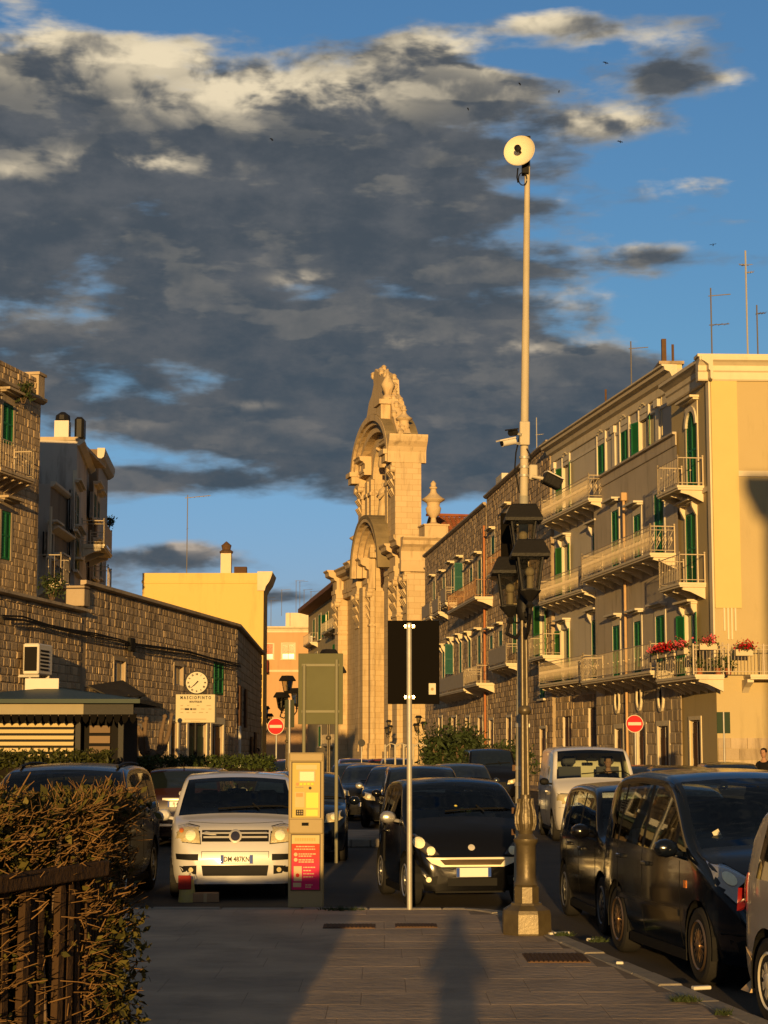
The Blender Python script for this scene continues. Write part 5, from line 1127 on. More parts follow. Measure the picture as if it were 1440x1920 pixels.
    def hit(s, p, ax, off=0.0, sg=1):
        if ax == 'f': o, d = Vector((6, p[0], p[1])), Vector((-1, 0, 0))
        elif ax == 'b': o, d = Vector((-6, p[0], p[1])), Vector((1, 0, 0))
        elif ax == 's': o, d = Vector((p[0], 6 * sg, p[1])), Vector((0, -sg, 0))
        else: o, d = Vector((p[0], p[1], 6)), Vector((0, 0, -1))
        h = s.bvh.ray_cast(o, d)[0]
        if h is None: h = Vector({'f': (s.L / 2 - .15, *p), 'b': (-s.L / 2 + .1, *p), 's': (p[0], sg * s.sp['W'] * .48, p[1]), 't': (p[0], p[1], 1)}[ax])
        return h - d * off
    def line(s, pts, ax, sg, w=.007):
        if len(pts) < 2: return
        P_ = []
        for (a, b), (c, d) in zip(pts, pts[1:]):
            n = max(2, int(math.hypot(c - a, d - b) / .08))
            for k in range(n): P_.append((a + (c - a) * k / n, b + (d - b) * k / n))
        P_.append(pts[-1]); m = MB(); m.tube([s.hit(p, ax, -.001, sg) for p in P_], w * .6, 4); m.build('panel_gap', PLAS, s.root)
    def patch(s, poly, ax, off, mt, name, parent=None, dome=.0, sg=1, smooth=50, skirt=.03, dens=3):
        pp = []
        for (a, b), (c, d) in zip(poly, poly[1:] + poly[:1]):
            k = max(1, int(math.hypot(c - a, d - b) / .07)); pp += [(a + (c - a) * i / k, b + (d - b) * i / k) for i in range(k)]
        n = len(pp); cx = sum(p[0] for p in pp) / n; cy = sum(p[1] for p in pp) / n; m = MB(); V = []
        V += [s.hit(p, ax, off - skirt, sg) for p in pp]
        for k in range(dens): f = 1 - k / dens; V += [s.hit((cx + (p[0] - cx) * f, cy + (p[1] - cy) * f), ax, off + dome * (1 - f * f), sg) for p in pp]
        V.append(s.hit((cx, cy), ax, off + dome, sg)); Fc = []
        for k in range(dens): Fc += [(k * n + i, k * n + (i + 1) % n, (k + 1) * n + (i + 1) % n, (k + 1) * n + i) for i in range(n)]
        Fc += [(dens * n + i, dens * n + (i + 1) % n, (dens + 1) * n) for i in range(n)]
        return m.add(V, Fc).build(name, mt, parent or s.root, smooth)
    def both(s, poly, ax, off, mt, name, **k):
        r = [s.patch(poly, ax, off, mt, name, **k)]
        if ax == 's': r.append(s.patch(poly, ax, off, mt, name, sg=-1, **k))
        else: r.append(s.patch([(-a, b) for a, b in poly][::-1], ax, off, mt, name, **k))
        return r
    def bump(s, x, z, sg):
        p = s.hit((x, z), 's', .0, sg); y = p.y; m = MB().box(x - .09, x + .09, min(y - .005 * sg, y + .035 * sg), max(y - .005 * sg, y + .035 * sg), z - .018, z + .018, bev=.008); m.build('door_handle', s.sp.get('handle_mat', s.paint), s.root, 40)
    def wheels(s, xf, xr, r, hw, sp):
        rm = sp.get('rim', RIM); ns = sp.get('spokes', 12)
        tw = sp.get('tw', .19); R0 = r * .66; ty = MB(); ty.M = Matrix.Rotation(PI / 2, 4, 'X')
        ty.lathe([(R0, -tw / 2 + .01), (r * .86, -tw / 2), (r * .96, -tw / 2 + .015), (r, -tw / 2 + .045), (r, tw / 2 - .045), (r * .96, tw / 2 - .015), (r * .86, tw / 2), (R0, tw / 2 - .01)], n=32 if s.detail else 14)
        m = MB(); m.M = Matrix.Rotation(PI / 2, 4, 'X')
        m.lathe([(R0 + .005, tw / 2 - .012), (R0 - .012, tw / 2 + .002), (R0 - .03, tw / 2 - .02), (R0 - .04, tw / 2 - .06)][::-1], n=28) if s.detail else m.lathe([(R0, tw / 2 - .01), (.05, tw / 2 + .02), (.01, tw / 2 + .02)], n=14)
        if s.detail:
            m.lathe([(.055, tw / 2 - .06), (.055, tw / 2 + .005), (.03, tw / 2 + .012), (.005, tw / 2 + .012)], n=12)
            for k in range(ns):
                t = 2 * PI * k / ns; c, s_ = math.cos(t), math.sin(t); wd = .5 * PI * R0 / ns * sp.get('spw', 1.0); z1 = tw / 2 - .002; z2 = tw / 2 - .03
                q = lambda a, b, z: (c * a - s_ * b, s_ * a + c * b, z)
                m.add([q(.04, -wd * .45, z1), (q(.04, wd * .45, z1)), q(R0 - .02, wd * .8, z1 - .012), q(R0 - .02, -wd * .8, z1 - .012), q(.04, -wd * .45, z2), q(.04, wd * .45, z2), q(R0 - .02, wd * .8, z2), q(R0 - .02, -wd * .8, z2)], [(0, 1, 2, 3), (0, 4, 5, 1), (1, 5, 6, 2), (2, 6, 7, 3), (3, 7, 4, 0)])
        dk = MB(); dk.M = Matrix.Rotation(PI / 2, 4, 'X'); dk.lathe([(R0, -.02), (.001, -.02), (.001, .0), (R0, .0)], n=16)
        first = None; yy = hw * .985 - tw / 2
        for x in (xf, xr):
            for sg in (1, -1):
                if first is None:
                    o = ty.build('wheel', TYRE, s.root, 35); rim = m.build('rim', rm, o, 30); d = dk.build('brake_disc', PLAS, o); first = (o.data, rim.data, d.data)
                else:
                    o = link('wheel', first[0], None, s.root); link('rim', first[1], None, o); link('brake_disc', first[2], None, o)
                o.location = (x, sg * yy, r); o.rotation_euler = (0, 0, PI if sg > 0 else 0)
                if x == xf and sp.get('steer'): o.rotation_euler.z += sp['steer']
    def interior(s, sp):
        hw = sp['W'] / 2; b = lerp(sp['belt'], 0); x1 = sp['ws'][1]; x0 = sp['ws'][0]; sh = sp.get('seat_h', b - .38); R = s.root; H = sp['H']
        MB().box(x0 + .10, x1 + .02, -hw * .88, hw * .88, b - .30, b - .05, bev=.04).build('dashboard', PLAS, R)
        def seat(x, y, w=.24):
            m = MB(); m.box(x, x + .5, y - w, y + w, sh - .16, sh, bev=.04); m.prism([(x - .14, sh), (x + .02, sh - .02), (x - .08, sh + .52), (x - .19, sh + .50)], y - w, y + w, 'y')
            o = m.build('seat', SEAT, R); MB().box(x - .22, x - .12, y - .14, y + .14, sh + .56, sh + .74, bev=.04).cyl((x - .17, y - .06, sh + .45), (x - .17, y - .06, sh + .6), .01, n=5).cyl((x - .17, y + .06, sh + .45), (x - .17, y + .06, sh + .6), .01, n=5).build('headrest', SEAT, o)
        xs = x0 - .28
        for y in (.36, -.36): seat(xs, y * hw / .8)
        if sp.get('rear_seats', True): seat(xs - .9, .38 * hw / .8, .3); seat(xs - .9, -.38 * hw / .8, .3)
        m = MB(); cx, cy, cz = x0 + .12, .36 * hw / .8, b + .02; n = 20; a = .42
        pts = [(cx - math.sin(a) * .18 * math.sin(2 * PI * k / n), cy + .18 * math.cos(2 * PI * k / n), cz + math.cos(a) * .18 * math.sin(2 * PI * k / n)) for k in range(n + 1)]
        m.tube(pts, .014, 6); m.cyl((cx, cy - .17, cz), (cx, cy + .17, cz), .018, n=5).cyl((cx + .02, cy, cz), (cx + .25, cy, cz - .1), .03, n=6); m.build('steering_wheel', PLAS, R)
        q = s.hit((x0 + .16, 0), 't', -.09); MB().box(q.x - .02, q.x + .02, -.12, .12, q.z - .035, q.z + .035, bev=.012).cyl((q.x, 0, q.z), (q.x, 0, q.z + .09), .012, n=5).build('rear_view_mirror', PLAS, R)
    def mirrors(s, sp):
        hw = sp['W'] / 2; x = sp.get('mx', sp['ws'][1] - .30); z = lerp(sp['belt'], x) + .06; mt = sp.get('mirror_mat', s.paint)
        for sg in (1, -1):
            y = s.hit((x, z - .04), 's', 0, sg).y; m = MB(); q = []
            for (dx, w_, h_) in ((.09, .03, .03), (.075, .075, .055), (.03, .10, .075), (-.03, .10, .078), (-.045, .095, .074)): q.append([(x + dx, y + sg * .13 + w_ * math.cos(2 * PI * k / 12), z + .03 + h_ * math.sin(2 * PI * k / 12)) for k in range(12)])
            V = [p for r_ in q for p in r_]; m.add(V, [(a * 12 + k, a * 12 + (k + 1) % 12, (a + 1) * 12 + (k + 1) % 12, (a + 1) * 12 + k) for a in range(4) for k in range(12)] + [tuple(range(12)), tuple(range(48, 60))])
            m.cyl((x + .02, y - sg * .02, z - .02), (x + .02, y + sg * .08, z + .0), .022, n=6); m.build('door_mirror', mt, s.root, 40)
    def plate(s, txt, y, z, ax='f', w=.36, blue=True, off=.03, tilt=0.0):
        p = s.hit((y, z), ax, off); sg = 1 if ax == 'f' else -1
        o = MB().box(-.008, .008, -w / 2, w / 2, -.055, .055, bev=.004).build('number_plate', PLATE, s.root); o.location = p; o.rotation_euler = (0, tilt, 0)
        if blue:
            for q in (-1, 1): MB().box(.0085 * sg - .001, .0085 * sg + .001, q * w / 2 - (.038 if q > 0 else 0), q * w / 2 + (.038 if q < 0 else 0), -.053, .053).build('plate_band', PBLUE, o)
        if txt: text_mesh('plate_text', txt, .088, INK, o, (.0105 * sg, 0, 0), rot=(PI / 2, 0, PI / 2 * sg), sx=.78, ext=.001, bold=.002)
        return o
    def put(s, front, heading_deg, z=ROAD, by='f'):
        """heading_deg: 0 points at the camera (-Y); positive turns the nose to the right of the picture"""
        a = -PI / 2 + math.radians(heading_deg); h = Vector((math.cos(a), math.sin(a), 0))
        c = Vector(front) - h * (s.L / 2 if by == 'f' else -s.L / 2 if by == 'b' else 0); s.root.location = (c.x, c.y, z); s.root.rotation_euler = (0, 0, a); return s
def ring_poly(cx, cy, rx, ry, n=14): return [(cx + rx * math.cos(2 * PI * k / n), cy + ry * math.sin(2 * PI * k / n)) for k in range(n)]
HATCH = dict(L=3.54, W=1.58, H=1.54, top=[(-1.77, .62), (-1.74, .95), (-1.66, 1.25), (-1.55, 1.42), (-1.3, 1.50), (-.6, 1.54), (.1, 1.52), (.38, 1.47), (1.02, 1.02), (1.3, .955), (1.55, .87), (1.68, .77), (1.74, .66), (1.77, .52)],
             belt=[(-1.7, .98), (0, .95), (1.1, .92)], ws=(.38, 1.02), rw=(-1.66, -1.5), sw=[(-1.4, -.98), (-.9, -.16), (-.08, .98)], wr=.29, xf=1.14, xr=-1.16, doors=(-.94, -.12, .86), handles=(-.72, .1), z0=.20, r=.08)
def lights_front(c, hp, lens=LENS, off=.012, dome=.02, bulbs=(), bezel=True):
    my = sum(p[0] for p in hp) / len(hp); mz = sum(p[1] for p in hp) / len(hp); c.both([(my + (y - my) * 1.07, mz + (z - mz) * 1.10) for y, z in hp], 'f', off - .006, PLAS, 'headlight_bezel', dens=2)
    for o, sg in zip(c.both(hp, 'f', off, lens, 'headlight', dome=dome), (1, -1)):
        for (y, z, r) in bulbs: c.patch(ring_poly(y * sg, z, r, r), 'f', off + dome + .008, GLOW if r > .035 else AMBER, 'bulb_reflector', parent=o, dome=.012, dens=2, skirt=.01)
# white hatchback
WHS = dict(HATCH); WHS['W'] = 1.68
c = Car('white_hatchback', 'white compact hatchback parked left of the parking meter', 'car', WHS, PW, GLASS); WH = c
lights_front(c, [(.44, .70), (.66, .72), (.745, .76), (.72, .90), (.60, .93), (.46, .90)], bulbs=((.56, .80, .065), (.68, .86, .03)))
gr = c.patch([(-.42, .72), (.42, .72), (.42, .86), (-.42, .86)], 'f', .004, PLAS, 'grille', dens=2)
for z in (.765, .815): c.patch([(-.40, z), (.40, z), (.40, z + .022), (-.40, z + .022)], 'f', .018, CHROME, 'grille_bar', parent=gr, dens=2, skirt=.012)
bd = c.patch(ring_poly(0, .79, .082, .082), 'f', .03, CHROME, 'badge', dome=.012, dens=2); c.patch(ring_poly(0, .79, .058, .058), 'f', .046, mat('badge_dark', (.03, .03, .05), .3), 'badge_centre', parent=bd, dens=2, skirt=.01)
c.both([(.46, .49), (.74, .50), (.75, .57), (.46, .57)], 'f', .012, PLAS, 'bumper_strip'); c.patch([(-.40, .30), (.40, .30), (.42, .43), (-.42, .43)], 'f', .004, PLAS, 'lower_grille', dens=2)
for o, sg in zip(c.both([(.48, .32), (.66, .34), (.70, .42), (.48, .43)], 'f', .004, PLAS, 'fog_lamp_recess'), (1, -1)): c.patch(ring_poly(.55 * sg, .375, .03, .03), 'f', .015, LENS, 'fog_lamp', parent=o, dens=2, skirt=.01)
c.line([(-.60, .955), (-.3, .94), (0, .935), (.3, .94), (.60, .955)], 'f', 1); c.line([(-.42, .52), (-.42, .60), (.42, .60), (.42, .52)], 'f', 1)
c.plate('DM 487KN', .02, .505, w=.40); c.put(G(440, 1688, ROAD), 3.5)
antp = c.hit((-.2, 0), 't', 0)
# small black two-seater
SM = dict(L=2.70, W=1.56, H=1.50, top=[(-1.35, .6), (-1.32, .95), (-1.24, 1.26), (-1.12, 1.40), (-.8, 1.46), (-.3, 1.48), (.1, 1.45), (.82, 1.02), (1.02, .92), (1.18, .82), (1.29, .68), (1.35, .50)], belt=[(-1.3, 1.0), (0, .97), (.9, .93)],
          ws=(.1, .82), rw=(-1.24, -1.06), sw=[(-1.0, -.52), (-.44, .76)], wr=.30, xf=.97, xr=-.90, doors=(-.48, .70), handles=(-.3,), z0=.19, r=.10, steer=-.0, spokes=6, mirror_mat=PSIL, rear_seats=False, spw=1.4)
c = Car('black_two_seater', 'small black two-seater with silver grille frame behind the street lamp', 'car', SM, PB, GLASS)
lights_front(c, [(.40, .62), (.52, .60), (.68, .72), (.74, .86), (.66, .86), (.48, .72)], lens=mat('smoked_lens', (.06, .05, .04), .1, coat=1.0), bulbs=((.63, .76, .068), (.50, .665, .052), (.70, .84, .02)))
gf = c.patch([(-.38, .475), (.38, .475), (.50, .52), (.56, .585), (-.56, .585), (-.50, .52)], 'f', .022, mat('sunlit_silver', (.80, .74, .55), .35, metal=.2), 'grille_frame', dens=3); c.patch([(-.34, .498), (.34, .498), (.40, .562), (-.40, .562)], 'f', .030, mat('grille_mesh', (.07, .045, .02), .5, metal=.5, var=.6, vs=60), 'grille_mesh', parent=gf, dens=2, skirt=.01)  # frame silver lightened to cream, sunlight put into its colour
c.patch(ring_poly(0, .70, .042, .036), 'f', .008, CHROME, 'badge', dens=2)
c.patch([(-.30, .25), (.30, .25), (.30, .34), (-.30, .34)], 'f', .004, PLAS, 'lower_grille', dens=2)
for o, sg in zip(c.both([(.44, .26), (.60, .28), (.62, .38), (.42, .37)], 'f', .004, PLAS, 'fog_lamp_recess'), (1, -1)): c.patch(ring_poly(.53 * sg, .325, .032, .032), 'f', .016, GLOW, 'fog_lamp', parent=o, dens=2, skirt=.01, dome=.01)
c.plate('', .01, .41, w=.42, off=.03); c.both([(-.9, .55), (-.5, .45), (-.45, .95), (-.55, .95), (-.62, .70)], 's', .012, PLAS, 'side_vent_panel'); c.put(G(878, 1700, ROAD) + Vector((.05, -.06, 0)), 9)
MB().ball((.55, .12, 1.10), .035).ball((.58, .03, 1.12), .035).ball((.62, -.06, 1.16), .03).build('hanging_charms', mat('yellow_charm', (.6, .5, .1), .4), c.root)
# dark family van at the right kerb
MP = dict(L=3.93, W=1.70, H=1.66, top=[(-1.96, .66), (-1.93, 1.05), (-1.84, 1.38), (-1.74, 1.54), (-1.5, 1.62), (-.8, 1.66), (-.1, 1.64), (.22, 1.58), (1.12, 1.06), (1.42, .97), (1.70, .85), (1.86, .72), (1.93, .58), (1.965, .46)],
          belt=[(-1.9, 1.05), (0, 1.0), (1.2, .95)], ws=(.22, 1.12), rw=(-1.84, -1.66), sw=[(-1.6, -1.22), (-1.16, -.36), (-.28, .62), (.70, 1.06)], wr=.305, xf=1.28, xr=-1.23, doors=(-1.19, -.32, .82), handles=(-1.02, -.16), z0=.20, r=.10, rim=RIMB, spokes=16, spw=.8, mx=.86)
c = Car('dark_people_carrier', 'dark blue people carrier parked at the right kerb, sun on its rear wheel', 'car', MP, PNAVY, GLASS, group=None)
lights_front(c, [(.50, .66), (.70, .68), (.80, .80), (.78, .98), (.66, .95), (.52, .84)], lens=mat('clear_grey_lens', (.35, .34, .32), .1, metal=.4, bump=.5, bs=30, coat=1.0), bulbs=((.60, .76, .055), (.70, .86, .05)))
c.both([(-1.15, .52), (.80, .50), (.80, .55), (-1.15, .57)], 's', .010, PNAVY, 'side_moulding', skirt=.015, dens=2); c.patch([(-.45, .56), (.45, .56), (.45, .70), (-.45, .70)], 'f', .004, PLAS, 'grille', dens=2); c.line([(-.78, .44), (0, .42), (.78, .44)], 'f', 1, w=.02)
c.both([(.48, .26), (.72, .28), (.74, .40), (.50, .40)], 'f', .004, PLAS, 'fog_lamp_recess'); c.plate('', 0, .46)
c.both([(.95, .74), (1.02, .74), (1.02, .80), (.95, .80)], 's', .006, AMBER, 'side_repeater', dens=2, skirt=.01)
m = MB().box(-.03, .03, -.002, .002, -.04, .04); st_ = m.build('tax_sticker', WHITES, c.root); q = c.hit((1.0, -.55), 't', -.02); st_.location = q + Vector((-.05, 0, .05)); st_.rotation_euler = (0, -.5, PI / 2)
fw = G(1318, 1846, ROAD); rw_ = G(1172, 1788, ROAD); hd = (fw - rw_).normalized(); ang = math.degrees(math.atan2(hd.x, -hd.y)); a = -PI / 2 + math.radians(ang); h = Vector((math.cos(a), math.sin(a), 0)); left = Vector((-h.y, h.x, 0))
c.put(fw - h * 1.28 + left * .80, ang, by='c')                     # its right flank faces the pavement
MPV = c; KANG = ang
# small dark hatchback behind it
SP2 = dict(HATCH); SP2.update(wr=.295, rim=mat('dark_rim', (.12, .12, .12), .4, metal=.6), L=3.54)
fw2 = G(1134, 1753, ROAD); ang2 = 4.0; SP2['top'] = [(x, .35 + (z - .35) * .955) for x, z in HATCH['top']]; a = -PI / 2 + math.radians(ang2); h = Vector((math.cos(a), math.sin(a), 0)); left = Vector((-h.y, h.x, 0))
c = Car('black_hatchback', 'small black hatchback parked behind the dark people carrier at the right kerb', 'car', SP2, PB, GLASS); c.put(fw2 - h * 1.14 + left * .74, ang2, by='c')
lights_front(c, [(.44, .70), (.66, .72), (.745, .76), (.72, .90), (.60, .93), (.46, .90)]); c.patch([(-.42, .72), (.42, .72), (.42, .86), (-.42, .86)], 'f', .004, PLAS, 'grille', dens=2); c.plate('', 0, .5)
# silver car entering at the right edge, seen from its tail end
SV = dict(HATCH); SV.update(L=3.65, W=1.63, H=1.49, rim=CHROME, spokes=9, spw=1.2, wr=.30)
fw3 = G(1452, 1926, ROAD); ang3 = ang * 1.05; a = -PI / 2 + math.radians(ang3); h = Vector((math.cos(a), math.sin(a), 0)); left = Vector((-h.y, h.x, 0))
c = Car('silver_car', 'silver car cut by the right edge of the picture, red tail lamp', 'car', SV, PSIL, GLASSD, 1)
c.both([(.50, .72), (.72, .74), (.76, .98), (.66, 1.05), (.54, .98)], 'b', .012, LENSR, 'tail_light', dome=.02); c.both([(-1.80, .72), (-1.62, .80), (-1.62, 1.0), (-1.72, 1.05)], 's', .008, LENSR, 'tail_light_side', dome=.01)
c.plate('', 0, .5, 'b'); c.both([(-1.74, .18), (-1.55, .18), (-1.50, .42), (-1.70, .48)], 's', .012, mat('tan_mudflap', (.5, .36, .2), .6), 'bumper_corner')
c.put(fw3 + h * 1.16 + left * .76, ang3, by='c')
# white van driving up
VN = dict(L=4.44, W=1.81, H=1.92, top=[(-2.22, .8), (-2.2, 1.5), (-2.12, 1.80), (-1.9, 1.88), (-1.0, 1.92), (.5, 1.90), (.82, 1.84), (1.42, 1.27), (1.70, 1.16), (1.95, 1.04), (2.12, .88), (2.19, .70), (2.22, .52)], belt=[(-2.2, 1.15), (1.4, 1.12)],
          ws=(.82, 1.42), rw=(-2.15, -2.12), rear_glass=False, sw=[(.28, 1.34)], wr=.31, xf=1.40, xr=-1.42, doors=(.20, 1.2, -1.0), handles=(.35,), z0=.24, r=.10, tumble=.12, rim=mat('grey_wheel', (.16, .16, .15), .6), spokes=8, blackpillar=False, rear_seats=False, mirror_mat=PLAS, seat_h=1.0)
c = Car('white_van', 'white delivery van with driver coming up the street at right', 'van', VN, PVAN, GLASS)
lights_front(c, [(.50, .76), (.74, .78), (.84, .84), (.82, .98), (.54, .97)], bulbs=((.64, .87, .06),)); c.patch([(-.86, .34), (.86, .34), (.87, .66), (.80, .70), (-.80, .70), (-.87, .66)], 'f', .03, mat('grey_bumper', (.10, .095, .085), .6, bump=.2), 'bumper'); c.patch([(-.42, .76), (.42, .76), (.42, .90), (-.42, .90)], 'f', .004, PLAS, 'grille', dens=2)
p = G(1052, 1576, ROAD); c.put((p.x + .905 - .20, p.y - .84, 0), 0.5); VANC = c
q = c.hit((.3, .1), 't', 0); MB().cyl(q, q + Vector((.16, .0, .42)), .008, n=4).build('aerial', PLAS, c.root)
MB().box(-.35, -.30, -.8, .8, 1.0, 1.8).build('bulkhead', mat('bulkhead_cream', (.75, .68, .50), .8), c.root) 
# dark SUV behind the hedge
SU = dict(L=4.45, W=1.84, H=1.66, top=[(-2.22, .7), (-2.18, 1.05), (-2.05, 1.38), (-1.88, 1.56), (-1.5, 1.63), (-.7, 1.66), (0, 1.64), (.35, 1.58), (1.15, 1.10), (1.55, 1.02), (1.9, .93), (2.1, .80), (2.19, .66), (2.22, .52)], belt=[(-2.2, 1.12), (0, 1.03), (1.2, 1.0)],
          ws=(.35, 1.15), rw=(-2.05, -1.9), sw=[(-1.72, -1.2), (-1.12, -.24), (-.16, 1.08)], wr=.34, xf=1.36, xr=-1.30, doors=(-1.16, -.2, .95), handles=(-1.0, -.05), z0=.24, r=.10, spokes=10, tw=.22)
c = Car('dark_suv', 'large dark grey car parked behind the hedge at the left', 'car', SU, PDK, GLASS)
rwh = G(279, 1668, ROAD); c.put((rwh.x - .86, rwh.y - 1.30, 0), -1.0, by='c')
c.both([(.66, 1.0), (.82, 1.0), (.84, 1.22), (.72, 1.25)], 'b', .01, LENSR, 'tail_light'); c.both([(-2.10, .98), (-1.9, 1.0), (-1.92, 1.14), (-2.06, 1.16)], 's', .01, LENSR, 'tail_light_side'); lights_front(c, [(.50, .82), (.78, .84), (.86, .92), (.82, .98), (.54, .92)])
for sg in (1, -1): MB().tube([c.hit((x, sg * .62), 't', .03) for x in (-1.5, -1.0, -.4, .2)], .02, 6).build('roof_rail', PLAS, c.root)
# maroon-black hatch seen from behind
RH = dict(HATCH); RH.update(L=3.8, W=1.68, H=1.50, rw=(-1.74, -1.56), top=[(-1.9, .62), (-1.87, .95), (-1.74, 1.1), (-1.56, 1.42), (-1.35, 1.47), (-.6, 1.50), (.1, 1.48), (.38, 1.43), (1.05, .98), (1.4, .92), (1.65, .83), (1.8, .70), (1.87, .60), (1.9, .5)], ws=(.38, 1.05), sw=[(-1.45, -1.0), (-.92, -.16), (-.08, .98)], xr=-1.2, xf=1.25, mx=.8)
c = Car('maroon_hatchback', 'dark maroon hatchback showing its tail and plate between the hedge and the white car', 'car', RH, PMAR, GLASSD)
c.both([(.60, .80), (.78, .82), (.80, 1.05), (.66, 1.1), (.62, .95)], 'b', .01, LENSR, 'tail_light'); c.patch([(-.36, .90), (.36, .90), (.36, .94), (-.36, .94)], 'b', .02, CHROME, 'tailgate_trim', dens=2); c.patch(ring_poly(0, 1.03, .045, .045), 'b', .01, CHROME, 'badge', dens=2)
c.patch([(-.72, .40), (.72, .40), (.72, .44), (-.72, .44)], 'b', .02, CHROME, 'bumper_trim', dens=2); c.plate('FJ 457KX', .02, .82, 'b', w=.46); p = W(340, 31.5 * K); c.put((p.x, p.y, 0), 180 - 1.5, by='b')
q = c.hit((-1.45, 0), 't', 0); MB().cyl(q, q + Vector((-.1, 0, .13)), .012, n=5).build('aerial', PLAS, c.root)
# generic dark cars of the middle rows
def far_car(label, sp, paint, pos, hd, by='f', det=1, group='cars parked across the square', glass=None, lens=True, name='parked_car', **kw):
    s2 = dict(sp); s2.update(kw); c = Car(name, label, 'car', s2, paint, glass or GLASSD, det, group)
    if by == 'f' or lens: lights_front(c, [(.44, .66), (.66, .68), (.76, .74), (.74, .86), (.48, .80)], bulbs=((.60, .76, .05),)); c.patch([(-.38, .60), (.38, .60), (.40, .74), (-.40, .74)], 'f', .004, PLAS, 'grille', dens=2); c.plate('', 0, .44)
    if by == 'b': c.both([(.56, .78), (.72, .8), (.72, 1.0), (.60, 1.0)], 'b', .01, LENSR, 'tail_light'); c.plate('', 0, .7, 'b')
    c.put(pos, hd, by=by); return c
def fp(px, Y0): p = W(px, Y0 * K); return (p.x, p.y, 0)
SED = dict(RH); SED.update(L=4.1, W=1.72, H=1.46)
SED['top'] = [(-2.05, .6), (-2.0, .9), (-1.8, 1.15), (-1.5, 1.38), (-1.2, 1.43), (-.5, 1.46), (.1, 1.44), (.4, 1.38), (1.15, .97), (1.5, .90), (1.8, .80), (1.97, .68), (2.05, .5)]; SED.update(rw=(-1.8, -1.5), ws=(.4, 1.15), sw=[(-1.35, -1.0), (-.92, -.1), (-.02, 1.05)], xf=1.3, xr=-1.25, belt=[(-2, .95), (1.2, .9)])
far_car('dark blue car half hidden behind the parking meter, headlight aglow', SED, PNAVY, fp(559, 27.0), 2)
far_car('black car with silver door mirror left of the two-seater', SED, PB, fp(737, 39), -6, mirror_mat=CHROME, H=1.5)
far_car('dark car with cream side reflections second in the middle row', SED, PDK, fp(686, 43), -5)
far_car('dark car third in the middle row beyond the traffic island', SED, PBL, fp(660, 48), -3)
far_car('black car directly behind the two-seater', HATCH, PB, fp(797, 31), 2)
far_car('blue grey car with bright windscreen right of the two-seater', SED, PBL, fp(876, 46), 3)
far_car('black off-roader with pale number plate near the oleander bushes', VN, PB, fp(928, 58), 3, sw=[(-1.9, -1.2), (-1.1, -.1), (0, 1.3)], rear_glass=True, mirror_mat=PB)
far_car('small dark car with lit wheel beside the tall pole', HATCH, PDK, fp(955, 60), 12)
far_car('dark red car in the farthest row before the church', SED, PRED, fp(668, 78), 4); far_car('second dark red car in the farthest row before the church', SED, PRED, fp(703, 80), -80, by='c')
far_car('pale silver car in the farthest row under the round sign', HATCH, PSIL, fp(745, 66), 0)
far_car('grey car parked beyond the white van, driver side lit', SED, PDK, fp(1222, 40), -4); far_car('black car with long aerial at the far right row', SED, PB, fp(1290, 38), -3); far_car('dark grey car last in the far right row', HATCH, PDK, fp(1385, 40), -2)
far_car('blue car beyond the no entry sign at left', SED, PNAVY, fp(520, 60), -2); far_car('dark car beside the blue one beyond the hedge', HATCH, PB, fp(540, 52), 2)
# ------------------------------------------------------------ street lamps
def lantern(root, x, y, z, s=1.0, name='lantern'):
    """four-sided iron lantern; z is the bottom of its glass"""
    q = PI / 4; fr = MB(); w0, w1, h = .10 * s, .155 * s, .30 * s
    for i in range(4):
        a = q + i * PI / 2; b = a + PI / 2; p0 = (x + w0 * math.cos(a), y + w0 * math.sin(a), z); p1 = (x + w1 * math.cos(a), y + w1 * math.sin(a), z + h); r0 = (x + w0 * math.cos(b), y + w0 * math.sin(b), z); r1 = (x + w1 * math.cos(b), y + w1 * math.sin(b), z + h)
        fr.cyl(p0, p1, .011 * s, n=5).cyl(p0, r0, .012 * s, n=5).cyl(p1, r1, .012 * s, n=5)
    fr.lathe([(.02, -.16 * s), (.035 * s, -.13 * s), (.02 * s, -.10 * s), (.09 * s, -.02 * s), (.10 * s, 0)], (x, y, z), 8, 0)
    o = fr.build(name, IRON, root, 30)
    gl = MB()
    for i in range(4):
        a = q + i * PI / 2; b = a + PI / 2; gl.add([(x + w0 * .97 * math.cos(a), y + w0 * .97 * math.sin(a), z), (x + w0 * .97 * math.cos(b), y + w0 * .97 * math.sin(b), z), (x + w1 * .97 * math.cos(b), y + w1 * .97 * math.sin(b), z + h), (x + w1 * .97 * math.cos(a), y + w1 * .97 * math.sin(a), z + h)], [(0, 1, 2, 3)])
    gl.build('glass', LGLASS, o)
    rf = MB(); a0 = q; n4 = lambda r, zz: [(x + r * math.cos(a0 + i * PI / 2), y + r * math.sin(a0 + i * PI / 2), zz) for i in range(4)]
    rf.add(n4(.235 * s, z + h - .015 * s) + n4(.24 * s, z + h + .012 * s) + n4(.165 * s, z + h + .13 * s) + n4(.15 * s, z + h + .14 * s), [(a + i, a + (i + 1) % 4, a + 4 + (i + 1) % 4, a + 4 + i) for a in (0, 4, 8) for i in range(4)] + [(12, 13, 14, 15), (3, 2, 1, 0)])
    rf.build('lantern_roof', IRON, o)
    MB().cyl((x, y, z), (x, y, z + .12 * s), .03 * s, n=8).ball((x, y, z + .16 * s), .045 * s, 8, 6).build('bulb', mat('dull_bulb', (.25, .22, .16), .5), o, 50)
    return o
